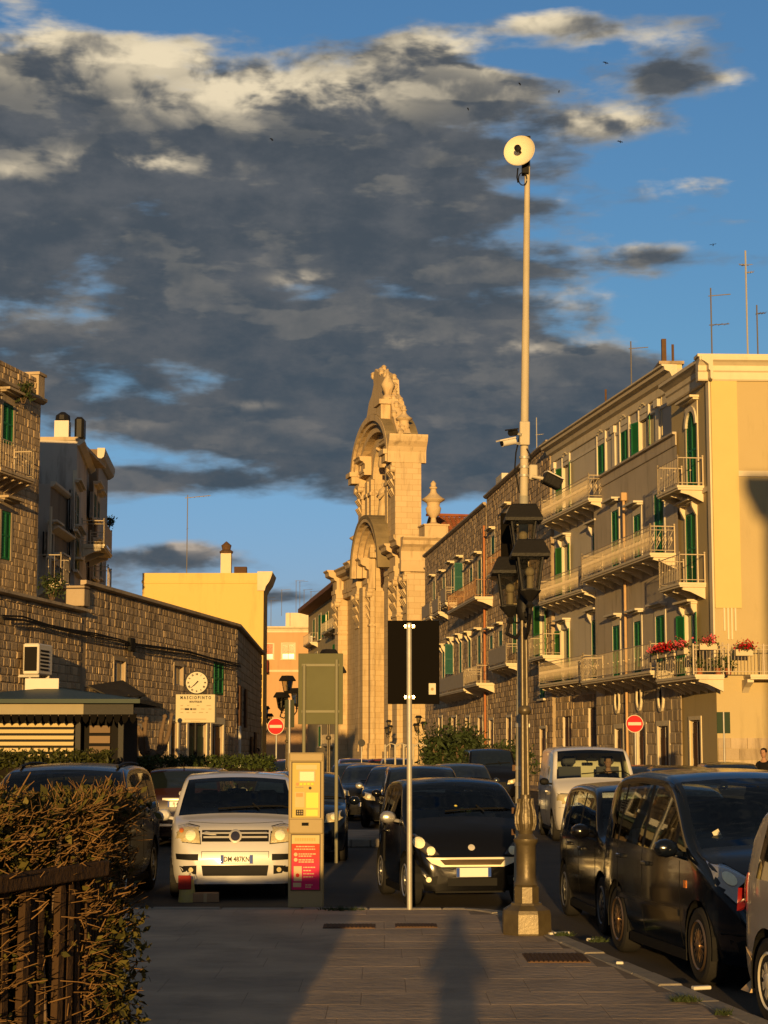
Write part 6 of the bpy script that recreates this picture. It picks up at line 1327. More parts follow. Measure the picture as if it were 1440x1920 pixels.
def street_lamp(label, loc, rz=0, group=None, dirs=((.30, -PI / 2, 0), (.30, PI * .83, 0)), dz=0.0):
    t = thing('street_lamp', label, 'street lamp', loc, rz, group); R = t
    MB().lathe([(.245, 0), (.25, .02), (.245, .20), (.235, .235), (.16, .28), (.15, .30)], n=8, a0=PI / 8).build('plinth', LAMPM, R)
    MB().lathe([(.125, .30), (.125, .45), (.10, .475)], n=8, a0=PI / 8).build('pedestal', LAMPM, R)
    MB().lathe([(.12, .47), (.10, .50), (.093, .56), (.095, .84), (.105, .86), (.118, .88), (.118, .905), (.085, .93), (.07, .955)], n=20).build('drum', LAMPM, R, 40)
    m = MB().lathe([(.065, .95), (.08, 1.0), (.088, 1.07), (.080, 1.16), (.06, 1.25), (.05, 1.31), (.052, 1.33)], n=20)
    for k in range(10):
        a = 2 * PI * k / 10; pts = [(math.cos(a + .12 * math.sin(q * 3)) * r, math.sin(a + .12 * math.sin(q * 3)) * r, z) for q, (r, z) in enumerate(((.078, .99), (.096, 1.05), (.096, 1.12), (.082, 1.19), (.07, 1.25), (.072, 1.29)))]; m.tube(pts, .012, 5)
    m.build('leaf_bulb', LAMPM, R, 50)
    m = MB(); n = 24; prof = [1.32, 2.12]
    V = []
    for z, r0 in ((1.32, .044), (2.14, .038), (3.15, .033)):
        for k in range(n): r = r0 * (1.0 if k % 2 else .82); V.append((r * math.cos(2 * PI * k / n), r * math.sin(2 * PI * k / n), z))
    m.add(V, [(a * n + k, a * n + (k + 1) % n, (a + 1) * n + (k + 1) % n, (a + 1) * n + k) for a in range(2) for k in range(n)]); m.build('fluted_shaft', LAMPM, R)
    MB().lathe([(.04, 2.10), (.062, 2.12), (.066, 2.14), (.062, 2.17), (.04, 2.19)], n=16).build('ring', LAMPM, R, 40)
    MB().lathe([(.035, 3.02), (.06, 3.06), (.075, 3.14), (.05, 3.24), (.035, 3.34), (.028, 3.58), (.03, 3.62)], n=14).build('arm_hub', IRON, R, 40)
    lantern(R, 0, 0, 3.68 + dz, 1.1)
    for d, a, z in dirs:
        c, s_ = math.cos(a), math.sin(a); m = MB(); pts = [(c * r, s_ * r, zz) for r, zz in ((.02, 2.95), (.10, 2.85), (.22, 2.90), (d, 3.06), (d, 3.18))]; m.tube(pts, .018, 7)
        m.tube([(c * (.08 + .05 * math.cos(q)), s_ * (.08 + .05 * math.cos(q)), 3.05 + .05 * math.sin(q)) for q in [k * .6 for k in range(10)]], .010, 5); m.build('arm', IRON, R, 40); lantern(R, c * d, s_ * d, 3.29 + z, 1.1)
    return t
lp = G(991, 1756, 0); lp.y += .24
LAMP = street_lamp('nearest street lamp with octagonal cast iron base and stacked lanterns', (lp.x, lp.y, 0), 0, 'cast iron street lamps', dirs=((.36, -PI / 2 + .10, 0), (.17, PI * .76, -.12)))
# three clamps tie the lamp to the pole
TP = G(973, 1690, 0); TP.x = lp.x - .105; TP.y = lp.y + .9; TP.x = W(973, TP.y, 1650).x
t = thing('surveillance_pole', 'tall cream pole with dish on top and cameras, behind the nearest street lamp', 'pole', (TP.x, TP.y, 0)); D = TP.y; t.rotation_euler.y = .0195
zf = lambda py: W(980, D, py).z
MB().cyl((0, 0, 0), (0, 0, zf(1590)), .062, .060, 14).cyl((0, 0, zf(1590)), (0, 0, zf(930)), .058, .048, 14).build('lower_pole', mat('grey_green_pole', (.36, .34, .27), .6, var=.5, vs=4, bump=.15, bs=40, stain=.3), t, 40)
MB().cyl((0, 0, zf(930)), (0, 0, zf(600)), .043, .040, 14).cyl((0, 0, zf(600)), (0, 0, zf(400)), .036, .034, 14).cyl((0, 0, zf(400)), (0, 0, zf(268)), .031, .029, 12).build('upper_pole', POLEP, t, 40)
for py in (1360, 1440, 1470, 1530, 1120): z = zf(py); MB().cyl((0, 0, z - .02), (0, 0, z + .02), .066, n=14).box(.05, .085, -.02, .02, z - .018, z + .018).build('clamp', GALV, t, 40)
for py in (858, 876, 892): z = zf(py); MB().cyl((0, 0, z - .012), (0, 0, z + .012), .055, n=14).build('clamp', GALV, t, 40)
for k, py in enumerate((1520, 1560, 1440)): z = zf(py); MB().box(-.09, -.055, -.02, .02, z - .03, z + .03).build('bracket', RUST, t)
# dish
dd = thing('dish_antenna', 'round cream dish antenna at the top of the tall pole', 'dish antenna', (TP.x, TP.y, 0)); m = MB(); zc = zf(291); tilt = Matrix.Translation((W(973, D, 291).x - TP.x, -.13, zc)) @ Matrix.Rotation(-.35, 4, 'Z') @ Matrix.Rotation(PI / 2 - .12, 4, 'X')
m.M = tilt; m.lathe([(.02, -.035), (.06, -.032), (.10, -.018), (.14, .005), (.158, .02), (.166, .03), (.166, .02), (.158, .008), (.14, -.01), (.10, -.033), (.06, -.046), (.02, -.05)][:6] + [(.170, .022), (.150, -.012), (.10, -.04), (.03, -.06)], n=36); m.build('dish', mat('cream_dish', (.72, .66, .50), .5), dd, 40)
m = MB(); m.M = tilt; m.cyl((0, 0, -.04), (0, 0, .08), .012, n=8).lathe([(.012, .05), (.035, .06), (.035, .10), (.012, .11)], n=12); m.build('feed_horn', PLAS, dd, 40)
MB().box(.11, .18, -.13, .03, zf(268), zf(262)).box(.095, .165, -.08, .04, zf(328), zf(300)).box(.105, .145, -.10, .0, zf(300), zf(268)).build('mount', PLAS, dd)
MB().tube([(.10 + .045 * math.cos(q), -.05, zf(338) + .07 * math.sin(q)) for q in [k * .55 for k in range(12)]], .006, 5).tube([(.05, -.05, zf(318)), (.04, -.05, zf(335)), (.05, -.05, zf(345))], .008, 5).build('cable_loop', PLAS, dd)
# cameras
def bullet(label, px, py, yaw, L_, pitch, white=True):
    p = W(px, D - .12, py); c = thing('security_camera', label, 'camera', (p.x, p.y, p.z), yaw); m = MB(); m.M = Matrix.Rotation(pitch, 4, 'Y'); m.cyl((-L_ / 2, 0, 0), (L_ / 2, 0, 0), .036, n=14).box(-L_ / 2, L_ / 2 + .04, -.042, .042, .025, .04); m.build('housing', WHITEP if white else IRON, c, 40)
    m = MB(); m.M = Matrix.Rotation(pitch, 4, 'Y'); m.cyl((L_ / 2, 0, 0), (L_ / 2 + .004, 0, 0), .030, n=14); m.build('lens', PLAS, c); MB().tube([(-L_ / 2, 0, 0), (-L_ / 2 - .02, .06, -.02)], .015, 6).build('mounting_arm', GALV, c); return c
bullet('white bullet camera pointing left on the tall pole', 953, 829, PI + .5, .16, .25); bullet('black camera above the white one on the tall pole', 962, 811, -PI / 2 - .6, .10, .2, False)
MB().box(-.055, .05, -.075, -.045, zf(836), zf(792), bev=.008).build('mounting_plate', POLEP, t)
MB().box(.05, .135, -.06, .03, zf(900), zf(872), bev=.01).build('junction_box', POLEP, t); MB().tube([(-.03, -.05, zf(800)), (-.09, -.04, zf(850)), (-.10, -.04, zf(880)), (-.05, -.04, zf(925))], .008, 6).tube([(.02, -.05, zf(842)), (.07, -.05, zf(858)), (.06, -.05, zf(868))], .007, 6).build('cable', PLAS, t)
p = W(1035, D - .1, 902); c = thing('floodlight', 'black floodlight with pale top edge on an arm right of the tall pole', 'floodlight', (p.x, p.y, p.z), .25); m = MB(); m.M = Matrix.Rotation(.42, 4, 'Y'); m.box(-.10, .10, -.05, .06, -.06, .055, bev=.012); m.build('housing', IRON, c); m = MB(); m.M = Matrix.Rotation(.42, 4, 'Y'); m.box(-.10, .10, -.06, .06, .056, .066); m.build('hood', WHITEP, c); MB().tube([(-.08, 0, .02), (-.20, .05, .05)], .018, 8).build('arm', POLEP, c)
p0 = W(939, D + .15, 1010); p1 = W(969, D + .15, 1010); za_, zb_ = W(955, D + .15, 1067).z, W(955, D + .15, 962).z; c = thing('dark_sign_panel', 'dark sign panel seen from behind, left of the stacked lanterns', 'sign', (p0.x, p0.y, 0)); MB().box(0, p1.x - p0.x, 0, .015, za_, zb_, bev=.004).build('panel', BLACKS, c); MB().box(p1.x - p0.x, .28, .0, .012, za_ + .1, za_ + .14).box(p1.x - p0.x, .28, 0, .012, zb_ - .14, zb_ - .1).build('bracket', GALV, c)
# ------------------------------------------------------------ sign post with black board
p = G(768, 1706, 0); c = thing('black_board_sign', 'black rectangular sign seen from behind with small white sticker', 'sign', (p.x, p.y, 0)); Y = p.y; zf2 = lambda py: W(776, Y, py).z; xf2 = lambda px, py=1240: W(px, Y, py).x - p.x
MB().cyl((0, 0, 0), (0, 0, zf2(1168)), .030, n=14).build('post', GALV, c, 40)
MB().box(xf2(727), xf2(824), .040, .055, zf2(1320), zf2(1163), bev=.006).build('panel', BLACKS, c)
for py in (1174, 1307):
    z = zf2(py); m = MB().box(-.05, .06, .030, .042, z - .018, z + .018).cyl((0, 0, z - .014), (0, 0, z + .014), .036, n=14).cyl((-.045, -.02, z), (-.045, .035, z), .012, n=8).cyl((.05, -.02, z), (.05, .035, z), .014, n=8); m.build('clamp', CHROME, c, 40)
st_ = MB().box(xf2(804), xf2(817), .0365, .040, zf2(1302), zf2(1281)).build('sticker', WHITES, c); MB().lathe([(.018, 0), (.018, .001)], ((xf2(810.5)), 0, 0), 12).build('sticker_emblem', mat('faded_print', (.35, .25, .12), .7), st_)
o = kids(st_)[0]; o.rotation_euler = (PI / 2, 0, 0); o.location = (0, .0362, zf2(1292)); 
# green grey twin post panel
Y = 27 * K; x0, x1 = W(559, Y, 1290).x, W(643, Y, 1290).x; c = thing('green_grey_sign', 'large olive grey sign on two posts seen from behind', 'sign', (x0, Y, ROAD)); wd = x1 - x0; zq = lambda py: W(600, Y, py).z - ROAD
MB().box(0, wd, .03, .05, zq(1358), zq(1225), bev=.005).build('panel', GREYS, c)
for px in (570, 631): xx = W(px, Y, 1350).x - x0; MB().cyl((xx, 0, 0), (xx, 0, zq(1237 if px > 600 else 1246)), .030, n=12).build('post', mat('olive_post', (.20, .19, .12), .5), c, 40)
for py in (1247, 1334): MB().box(.06, wd - .06, .008, .030, zq(py) - .02, zq(py) + .02).build('rail', MT['olive_post'], c)
# no entry signs
def noentry(label, px, py, Y0, r_px=16.5, rz=0):
    Y = Y0 * K; r = r_px * Y / F; p = W(px, Y, py); c = thing('no_entry_sign', label, 'road sign', (p.x, p.y, ROAD), rz, 'round no entry signs'); z = p.z - ROAD
    MB().cyl((.02, .05, 0), (.02, .05, z + r), .030, n=10).build('post', GALV, c, 40); M_ = Matrix.Translation((0, 0, z)) @ Matrix.Rotation(PI / 2, 4, 'X')
    for q, (r_, d0, d1, mt, nm) in enumerate(((r, -.012, 0, WHITES, 'rim'), (r * .93, .001, .004, REDP, 'disc'))): m = MB(); m.M = M_; m.lathe([(r_, d0), (r_, d1)], n=36); m.build(nm, mt, c)
    MB().box(-r * .74, r * .74, -.008, -.0055, z - r * .17, z + r * .17).build('bar', WHITES, c); return c
noentry('round red no entry sign at left beside the meter', 517, 1362, 56, 15.5); noentry('round red no entry sign at right before the stone doors', 1190, 1357, 50, 16.5)
# other signs
def backsign(label, px0, px1, py0, py1, Y0, mt, base_py=None):
    Y = Y0 * K; a = W(px0, Y, py0); b = W(px1, Y, py0); c = thing('small_sign', label, 'sign', ((a.x + b.x) / 2, Y, ROAD)); w = (b.x - a.x) / 2; z0, z1 = W(px0, Y, py1).z - ROAD, W(px0, Y, py0).z - ROAD
    MB().box(-w, w, .03, .045, z0, z1, bev=.004).build('panel', mt, c); MB().cyl((0, 0, 0), (0, 0, z1), .028, n=10).build('post', GALV, c, 40)
backsign('dark green rectangular sign on a post at the right corner', 1344, 1369, 1335, 1375, 48, mat('dark_green_panel', (.02, .04, .02), .6)); backsign('dark narrow sign between the lamp and the olive panel', 534, 552, 1312, 1364, 40, mat('dark_olive_panel', (.035, .04, .02), .6)); 
Y = 70 * K; p = W(678, Y, 1393); c = thing('round_sign', 'small round sign seen from behind before the church', 'sign', (p.x, p.y, ROAD)); m = MB(); m.M = Matrix.Translation((0, 0, p.z - ROAD)) @ Matrix.Rotation(PI / 2, 4, 'X'); m.lathe([(.16, 0), (.16, .02)], n=20); m.build('disc', IRON, c); MB().cyl((0, .03, 0), (0, .03, p.z - ROAD), .02, n=8).build('post', GALV, c)
for i, px in enumerate((722, 741, 757, 775)):
    p = W(px, 60 * K, 1420); zt_ = W(px, 60 * K, 1396).z - ROAD; c = thing('barrier_post', ['leftmost', 'second', 'third', 'rightmost'][i] + ' pale crowd barrier post beyond the middle cars', 'barrier', (p.x, p.y, ROAD), 0, 'pale barrier posts'); m = MB().cyl((0, 0, 0), (0, 0, zt_), .035, n=8); m.tube([(0, 0, zt_ - .1), (.2, .1, zt_ + .05), (.5, .2, zt_ - .05)], .02, 6); m.build('post', POLEP, c)
# clock with shop board
Y = 44 * K; pc = W(366, Y, 1400); c = thing('clock_sign', 'round street clock above a cream shop board on a dark post', 'clock', (pc.x, pc.y, ROAD), .06); zk = lambda py: W(366, Y, py).z - ROAD; s_ = Y / F
MB().cyl((0, .05, 0), (0, .05, zk(1300)), .055, n=12).build('post', IRON, c, 40)
bx = MB().box(-37 * s_, 36 * s_, -.06, .10, zk(1355), zk(1302), bev=.01).build('board', mat('cream_board', (.50, .44, .28), .5), c); MB().box(36 * s_, 39 * s_, -.05, .11, zk(1354), zk(1303)).build('board_edge', IRON, c)
text_mesh('lettering', 'M A S C I O P I N T O', 8.2 * s_, INK, bx, (0, -.064, zk(1308.5)), sx=.74, bold=.004); text_mesh('lettering', 'BOUTIQUE', 4.6 * s_, INK, bx, (0, -.064, zk(1316)), sx=1.0, bold=.003)
m = MB()
for r_, (y, xs_) in enumerate(((1323, (-28, -16, 2, 20)), (1329.5, (-28, 10, 24)), (1336, (-28, -17, -6, 6, 19)))):
    for x in xs_: w = U(4, 9); m.box(x * s_, (x + w) * s_, -.063, -.061, zk(y + .8), zk(y - .8))
m.box(-20 * s_, 20 * s_, -.063, -.061, zk(1349), zk(1347.8)).box(-9 * s_, 9 * s_, -.063, -.061, zk(1353), zk(1351.8)); m.build('faint_print', mat('faded_print2', (.35, .28, .16), .7), bx, kind='stuff')
for x, w in ((-20, 8), (-10, 4)): MB().box(x * s_, (x + w) * s_, -.064, -.061, zk(1331.5), zk(1328)).build('dark_mark', INK, bx)
MB().box(-5 * s_, 1.5 * s_, -.064, -.061, zk(1331.5), zk(1328)).build('grey_mark', mat('grey_print', (.18, .15, .1), .6), bx)
M_ = Matrix.Translation((1.5 * s_, 0, zk(1280))) @ Matrix.Rotation(PI / 2, 4, 'X'); m = MB(); m.M = M_; m.lathe([(22.5 * s_, -.10), (22.5 * s_, .07), (20 * s_, .075), (20 * s_, .05), (.001, .05)], n=40); rim = m.build('clock_case', IRON, c, 40); m = MB(); m.M = M_; m.lathe([(20 * s_, .051), (20 * s_, .054)], n=40); face = m.build('clock_face', WHITES, c)
for k, r_ in enumerate(('XII', 'I', 'II', 'III', 'IIII', 'V', 'VI', 'VII', 'VIII', 'IX', 'X', 'XI')):
    a = PI / 2 - k * PI / 6; text_mesh('numeral', r_, 4.6 * s_, INK, face, ((1.5 + 15.5 * math.cos(a)) * s_, -.056, zk(1280) + 15.5 * s_ * math.sin(a)), rot=(PI / 2, -(a - PI / 2), 0), sx=.8, bold=.004)
for a, l, w in ((-2.40, 15, .9), (-2.33, 9, 1.3)):
    m = MB(); ca_, sa_ = math.cos(a), math.sin(a); q = lambda u, v: ((1.5 + ca_ * u - sa_ * v) * s_, zk(1280) + (sa_ * u + ca_ * v) * s_); m.prism([q(-4, -w), q(l, -w * .5), q(l, w * .5), q(-4, w)], -.062, -.058); m.build('hand', INK, face)
# ------------------------------------------------------------ parking meter
p = G(572, 1703, 0); c = thing('parking_meter', 'tall steel parking meter with yellow-lit screen panel and pink poster', 'parking meter', (p.x, p.y, 0)); Y = p.y; zm_ = lambda py: W(573, Y, py).z; xm_ = lambda px, py: W(px, Y, py).x - p.x
body = mat('gold_lit_steel_box', (.36, .28, .14), .5, var=.15, vs=3, bump=.1, bs=60); panel = mat('gold_lit_meter_panel', (.46, .36, .10), .5)  # grey steel with golden sunlight put into its base colours
MB().box(xm_(541, 1500), xm_(607, 1500), .0, .26, 0, zm_(1411), bev=.012).build('cabinet', body, c); MB().box(xm_(543, 1500), xm_(605, 1500), -.018, .0, zm_(1427), zm_(1413), bev=.006).build('top_band', body, c)
fp_ = MB().box(xm_(547, 1500), xm_(601, 1500), -.012, -.0, zm_(1533), zm_(1428), bev=.004).build('front_panel', panel, c)
MB().box(xm_(546, 1500), xm_(548, 1500), -.02, -.0, zm_(1533), zm_(1428)).box(xm_(600, 1500), xm_(602, 1500), -.02, 0, zm_(1533), zm_(1428)).box(xm_(548, 1500), xm_(600, 1500), -.02, 0, zm_(1430), zm_(1428)).build('panel_frame', mat('dark_frame', (.10, .08, .05), .6), c)
def mp(x0, x1, y0, y1, mt, nm, d=.018, par=None): return MB().box(xm_(x0, 1500), xm_(x1, 1500), -d, -.0125, zm_(y1), zm_(y0), bev=.001).build(nm, mt, par or fp_)
mp(555, 594, 1434, 1443, mat('raised_header', (.50, .42, .22), .5), 'header', .016); sc0 = mp(560, 591, 1445, 1466, mat('screen_bezel', (.45, .38, .22), .5), 'screen_bezel', .02); mp(562, 589, 1447, 1464, mat('lcd', (.28, .26, .10), .35), 'screen', .0215, sc0)
for i in range(4): mp(562 + i * 7, 567 + i * 7, 1468, 1472, mat('yellow_button', (.70, .58, .05), .5), 'button', .022)
mp(555, 560, 1467.5, 1472.5, mat('red_button', (.8, .2, .06), .4), 'red_button', .022); mp(554, 569, 1475, 1477, body, 'card_slot', .018); m = MB(); m.M = Matrix.Translation((xm_(581.5, 1478), -.013, zm_(1477.5))) @ Matrix.Rotation(PI / 2, 4, 'X'); m.lathe([(.017, 0), (.017, .008)], n=14); m.build('coin_knob', IRON, fp_)
mp(553, 571, 1485, 1514, mat('ochre_label', (.55, .42, .20), .6), 'left_label', .015); mp(555, 568, 1487, 1494, mat('orange_label', (.60, .28, .10), .6), 'orange_label', .017); mp(574, 597, 1486, 1515, mat('yellow_label', (.66, .63, .12), .6), 'yellow_label', .016); mp(574, 596, 1518, 1530, MT['yellow_label'], 'lower_yellow_label', .016)
kp_ = mp(555, 569, 1518, 1529, PLAS, 'keypad', .018)
for i in range(2):
    for j in range(3): mp(557 + j * 4, 559.5 + j * 4, 1519.5 + i * 4.5, 1522.5 + i * 4.5, body, 'key', .021, kp_)
sb = MB().box(xm_(542, 1550), xm_(606, 1550), -.045, -.0, zm_(1563), zm_(1535), bev=.012).build('dispenser', body, c); MB().box(xm_(566, 1550), xm_(579, 1550), -.048, -.044, zm_(1548), zm_(1542)).build('slot', DARK, sb)
MB().box(xm_(545, 1600), xm_(601, 1600), -.010, -.0, zm_(1670), zm_(1564)).build('poster_frame', mat('poster_frame', (.08, .06, .04), .5), c)
def pink():
    m = bpy.data.materials.new('poster_print'); m.use_nodes = True; nt = m.node_tree; S.t = nt; b = nt.nodes['Principled BSDF']; tc = nt.nodes.new('ShaderNodeTexCoord'); sp = nt.nodes.new('ShaderNodeSeparateXYZ'); nt.links.new(tc.outputs['Object'], sp.inputs[0])
    f = sstep(S(sp.outputs[2]), .25, .75); nt.links.new(mixc(f, (.60, .025, .12), (.62, .07, .03)).k, b.inputs['Base Color']); b.inputs['Roughness'].default_value = .7; b.inputs['Specular IOR Level'].default_value = .1; return m
po = MB().box(xm_(547, 1600), xm_(599, 1600), -.013, -.0105, zm_(1668), zm_(1582)).build('poster', pink(), c); MB().box(xm_(547, 1600), xm_(599, 1600), -.013, -.0105, zm_(1582), zm_(1566)).build('poster_header', mat('cream_header', (.52, .43, .20), .6), c)
def pp_(x0, x1, y0, y1, mt=None, nm='poster_line'): return MB().box(xm_(x0, 1600), xm_(x1, 1600), -.0145, -.0128, zm_(y1), zm_(y0)).build(nm, mt or mat('poster_cream', (.60, .42, .24), .6), po)
m = MB()
for x0, x1, y0 in ((555, 590, 1586), (552, 591, 1591), (560, 592, 1600), (560, 585, 1604), (560, 588, 1611), (560, 589, 1615), (569, 591, 1625), (569, 583, 1631), (569, 590, 1637), (569, 588, 1643), (573, 586, 1658), (573, 584, 1662)):
    x = x0
    while x < x1: w = U(2, 6); m.box(xm_(x, 1600), xm_(min(x + w, x1), 1600), -.0145, -.0128, zm_(y0 + 2.2), zm_(y0)); x += w + 1
m.build('poster_small_print', mat('poster_cream', (.60, .42, .24), .6), po, kind='stuff')
for y in (1602, 1612): m = MB(); m.M = Matrix.Translation((xm_(554.5, y), -.0128, zm_(y))) @ Matrix.Rotation(PI / 2, 4, 'X'); m.lathe([(.021, 0), (.021, .002)], n=16); m.build('poster_dot', MT['poster_cream'], po)
ph = pp_(551, 566, 1624, 1652, MT['poster_cream'], 'poster_phone'); m = MB(); m.M = Matrix.Translation((xm_(558, 1641), -.0145, zm_(1641))) @ Matrix.Rotation(PI / 2, 4, 'X'); m.lathe([(.022, 0), (.022, .002)], n=16); m.build('poster_red_dot', REDP, ph); pp_(550, 565, 1655, 1663, MT['poster_cream'], 'poster_badge')
m = MB()
for i in range(9): x = 553 + i * 4.4; m.box(xm_(x, 1570), xm_(x + 3.2, 1570), -.0142, -.0132, zm_(1577), zm_(1571))
m.build('header_print', mat('ochre_print', (.45, .33, .12), .6), po, kind='stuff')
# bag and box at the white car's bumper
p = G(352, 1690, ROAD); c = thing('cardboard_box', 'small tan cardboard box on the ground before the white hatchback', 'box', (p.x + .22, p.y - .05, ROAD), .1); MB().box(-.17, .17, -.1, .1, 0, .11, bev=.004).build('carton', mat('cardboard', (.32, .19, .10), .85), c); MB().box(-.02, .02, -.102, -.1, 0, .11).build('tape', mat('tape', (.42, .30, .16), .5), c)
c = thing('shopping_bag', 'crumpled plastic bag with red and yellow print before the white hatchback', 'bag', (p.x, p.y - .12, ROAD)); m = MB(); ms = []
for k in range(14): a = 2 * PI * k / 14; ms.append((.11 * math.cos(a) * U(.85, 1.1), .07 * math.sin(a) * U(.8, 1.1), 0))
V = ms + [(x * U(.85, 1.05), y, .15 + U(-.02, .02)) for x, y, z in ms] + [(x * .75, y * .6, .26 + U(-.03, .03)) for x, y, z in ms]; m.add(V, [(a * 14 + k, a * 14 + (k + 1) % 14, (a + 1) * 14 + (k + 1) % 14, (a + 1) * 14 + k) for a in range(2) for k in range(14)] + [tuple(range(14))]); bg = m.build('bag', mat('translucent_bag', (.42, .32, .16), .4, var=.8, vs=12, alt=(.55, .45, .10)), c)
MB().tube([(.03 + .06 * math.cos(q), -.03, .27 + .09 * math.sin(q)) for q in [k * PI / 8 for k in range(9)]], .006, 5).build('handle', WHITEP, bg); MB().box(-.10, .06, -.09, -.075, .16, .33, bev=.006).build('red_leaflet', mat('red_paper', (.30, .02, .015), .6), c)
# ------------------------------------------------------------ plants
def leaves(pts, size, asp=.5, up=.0):
    """numpy cloud of small folded leaves round the given points"""
    P = np.array(pts); n = len(P); r = np.random.rand
    d = np.random.randn(n, 3); d[:, 2] += up; d /= np.linalg.norm(d, axis=1)[:, None]; a = np.cross(d, np.random.randn(n, 3)); a /= np.linalg.norm(a, axis=1)[:, None]
    s = size * (.6 + .8 * r(n, 1)); w = s * asp; nn = np.cross(d, a)
    V = np.stack([P, P + d * s * .5 + a * w * .5 + nn * w * .15, P + d * s, P + d * s * .5 - a * w * .5 + nn * w * .15], 1).reshape(-1, 3)
    return V, np.arange(n * 4).reshape(n, 4)
def npmesh(name, V, Fq, mt, parent=None, kind='stuff'):
    me = bpy.data.meshes.new(name); me.vertices.add(len(V)); me.vertices.foreach_set('co', np.asarray(V, dtype=np.float32).ravel()); k = Fq.shape[1]
    me.loops.add(Fq.size); me.loops.foreach_set('vertex_index', Fq.ravel().astype(np.int32)); me.polygons.add(len(Fq)); me.polygons.foreach_set('loop_start', np.arange(0, Fq.size, k, dtype=np.int32)); me.polygons.foreach_set('loop_total', np.full(len(Fq), k, dtype=np.int32)); me.update(calc_edges=True)
    return link(name, me, mt, parent, 0, kind)
def sticks(P, D, r):
    P = np.array(P); D = np.array(D); n = len(P); u = np.cross(D, np.random.randn(n, 3)); u /= np.linalg.norm(u, axis=1)[:, None]; v = np.cross(D, u); v /= np.linalg.norm(v, axis=1)[:, None]; r = np.asarray(r).reshape(-1, 1); V = []
    for k in range(3):
        a = 2 * PI * k / 3; V += [P + (u * math.cos(a) + v * math.sin(a)) * r, P + D + (u * math.cos(a) + v * math.sin(a)) * r * .6]
    V = np.stack(V, 1).reshape(-1, 3); b = np.arange(n)[:, None] * 6; Fq = np.concatenate([b + np.array([[0, 2, 3, 1]]), b + np.array([[2, 4, 5, 3]]), b + np.array([[4, 0, 1, 5]])]); T = b + np.array([[1, 3, 5, 5]])
    return V, Fq
A = Vector((-1.08, 5.40)); B = Vector((-.93, 6.02)); dAB = (B - A).normalized(); A2 = A - dAB * 2.6; B2 = B + Vector((.02, .12)); C2 = Vector((-.915, 7.05)); D2 = Vector((-5.2, 7.9)); E2 = Vector((-5.2, 3.0))
HG = thing('clipped_hedge', 'big clipped hedge with bare cut twigs in the near left corner', 'hedge', (-2.0, 5.5, 0))
off_ = Vector((2.0, -5.5))
def zt_h(x, y): return 1.615 - .055 * max(0, min(1, (y - 5.2) / 2.2)) + .016 * math.sin(7 * x + 3 * y) + .02 * math.sin(19 * x - 11 * y)
TW = [[], []]; LV = []
def face_pts(p, q, n, zlo, out, zfun=True):
    nrm = Vector(((q - p).y, -(q - p).x)).normalized()
    for _ in range(n):
        t = rnd(); b = p.lerp(q, t); dep = U(-.02, .10); z = zlo + (zt_h(b.x, b.y) - zlo) * math.sqrt(rnd()); b = b - nrm * dep; yield b, z, nrm
for p, q, n, sh in ((A2, B, 4600, 1), (B, B2, 500, 1), (B2, C2, 1800, 0), ):
    for b, z, nrm in face_pts(p, q, n, .15, 1):
        if z < 1.42 and rnd() < .45: continue
        L_ = U(.02, .075); d = Vector((nrm.x * .35 + U(-.2, .75), nrm.y * .5 + U(-.9, .3), U(-.15, .75))).normalized() * L_; TW[0].append((b.x + off_.x, b.y + off_.y, z)); TW[1].append(tuple(d))
for _ in range(8000):                                              # the top of the hedge
    x = U(-3.2, -.9); y = U(3.2, 7.5)
    e = A.x + (y - A.y) * dAB.x / dAB.y if y < 6.1 else -.90
    if x > e: continue
    z = zt_h(x, y) - abs(U(0, .06)); d = Vector((U(-.6, .8), U(-.9, .5), U(.1, 1.1))).normalized() * U(.02, .07); TW[0].append((x + off_.x, y + off_.y, z)); TW[1].append(tuple(d))
    for _k in range(3): LV.append((x + off_.x + U(-.02, .02), y + off_.y + U(-.02, .02), z + U(-.02, .03)))
for p, q, n in ((A2, B2, 17000), (B2, C2, 7000)):
    for b, z, nrm in face_pts(p, q, n, .05, 1): LV.append((b.x - nrm.x * U(0, .12) + off_.x, b.y - nrm.y * U(0, .12) + off_.y, z))
for _ in range(900):
    b = B2.lerp(C2, rnd()); LV.append((b.x + U(0, .07) + off_.x, b.y + off_.y, U(.1, 1.2)))
m_ = len(TW[0])
for k in range(m_):                                                # forks and bends
    if rnd() < .55: P0, D0 = TW[0][k], TW[1][k]; q = U(.5, 1.0); TW[0].append(tuple(P0[i] + D0[i] * q for i in range(3))); TW[1].append(tuple(D0[i] * .55 + U(-.022, .022) for i in range(3)))
V, Fq = sticks(TW[0], TW[1], [U(.0011, .0033) for _ in TW[0]]); npmesh('cut_twigs', V, Fq, TWIG, HG)
V, Fq = leaves(LV, .037, .48); npmesh('foliage', V, Fq, mat('hedge_brown_leaf', (.15, .12, .030), .6, isl=.95, var=.7, vs=9, alt=(.05, .055, .012)), HG)
m = MB(); cp2 = [A2 - Vector((.13, 0)), A - Vector((.13, 0)), B - Vector((.13, .0)), C2 + Vector((-.12, -.14)), D2, E2]
m.prism([(v.x + off_.x, v.y + off_.y) for v in cp2], .0, 1.53, 'z') if False else m.prism([(v.x + off_.x, v.y + off_.y) for v in cp2], .0, 1.46, 'z'); m.build('dark_core', mat('hedge_core', (.014, .011, .006), .95, var=.7, vs=20), HG)  # added solid core that blocks light, dark for the shade inside the hedge
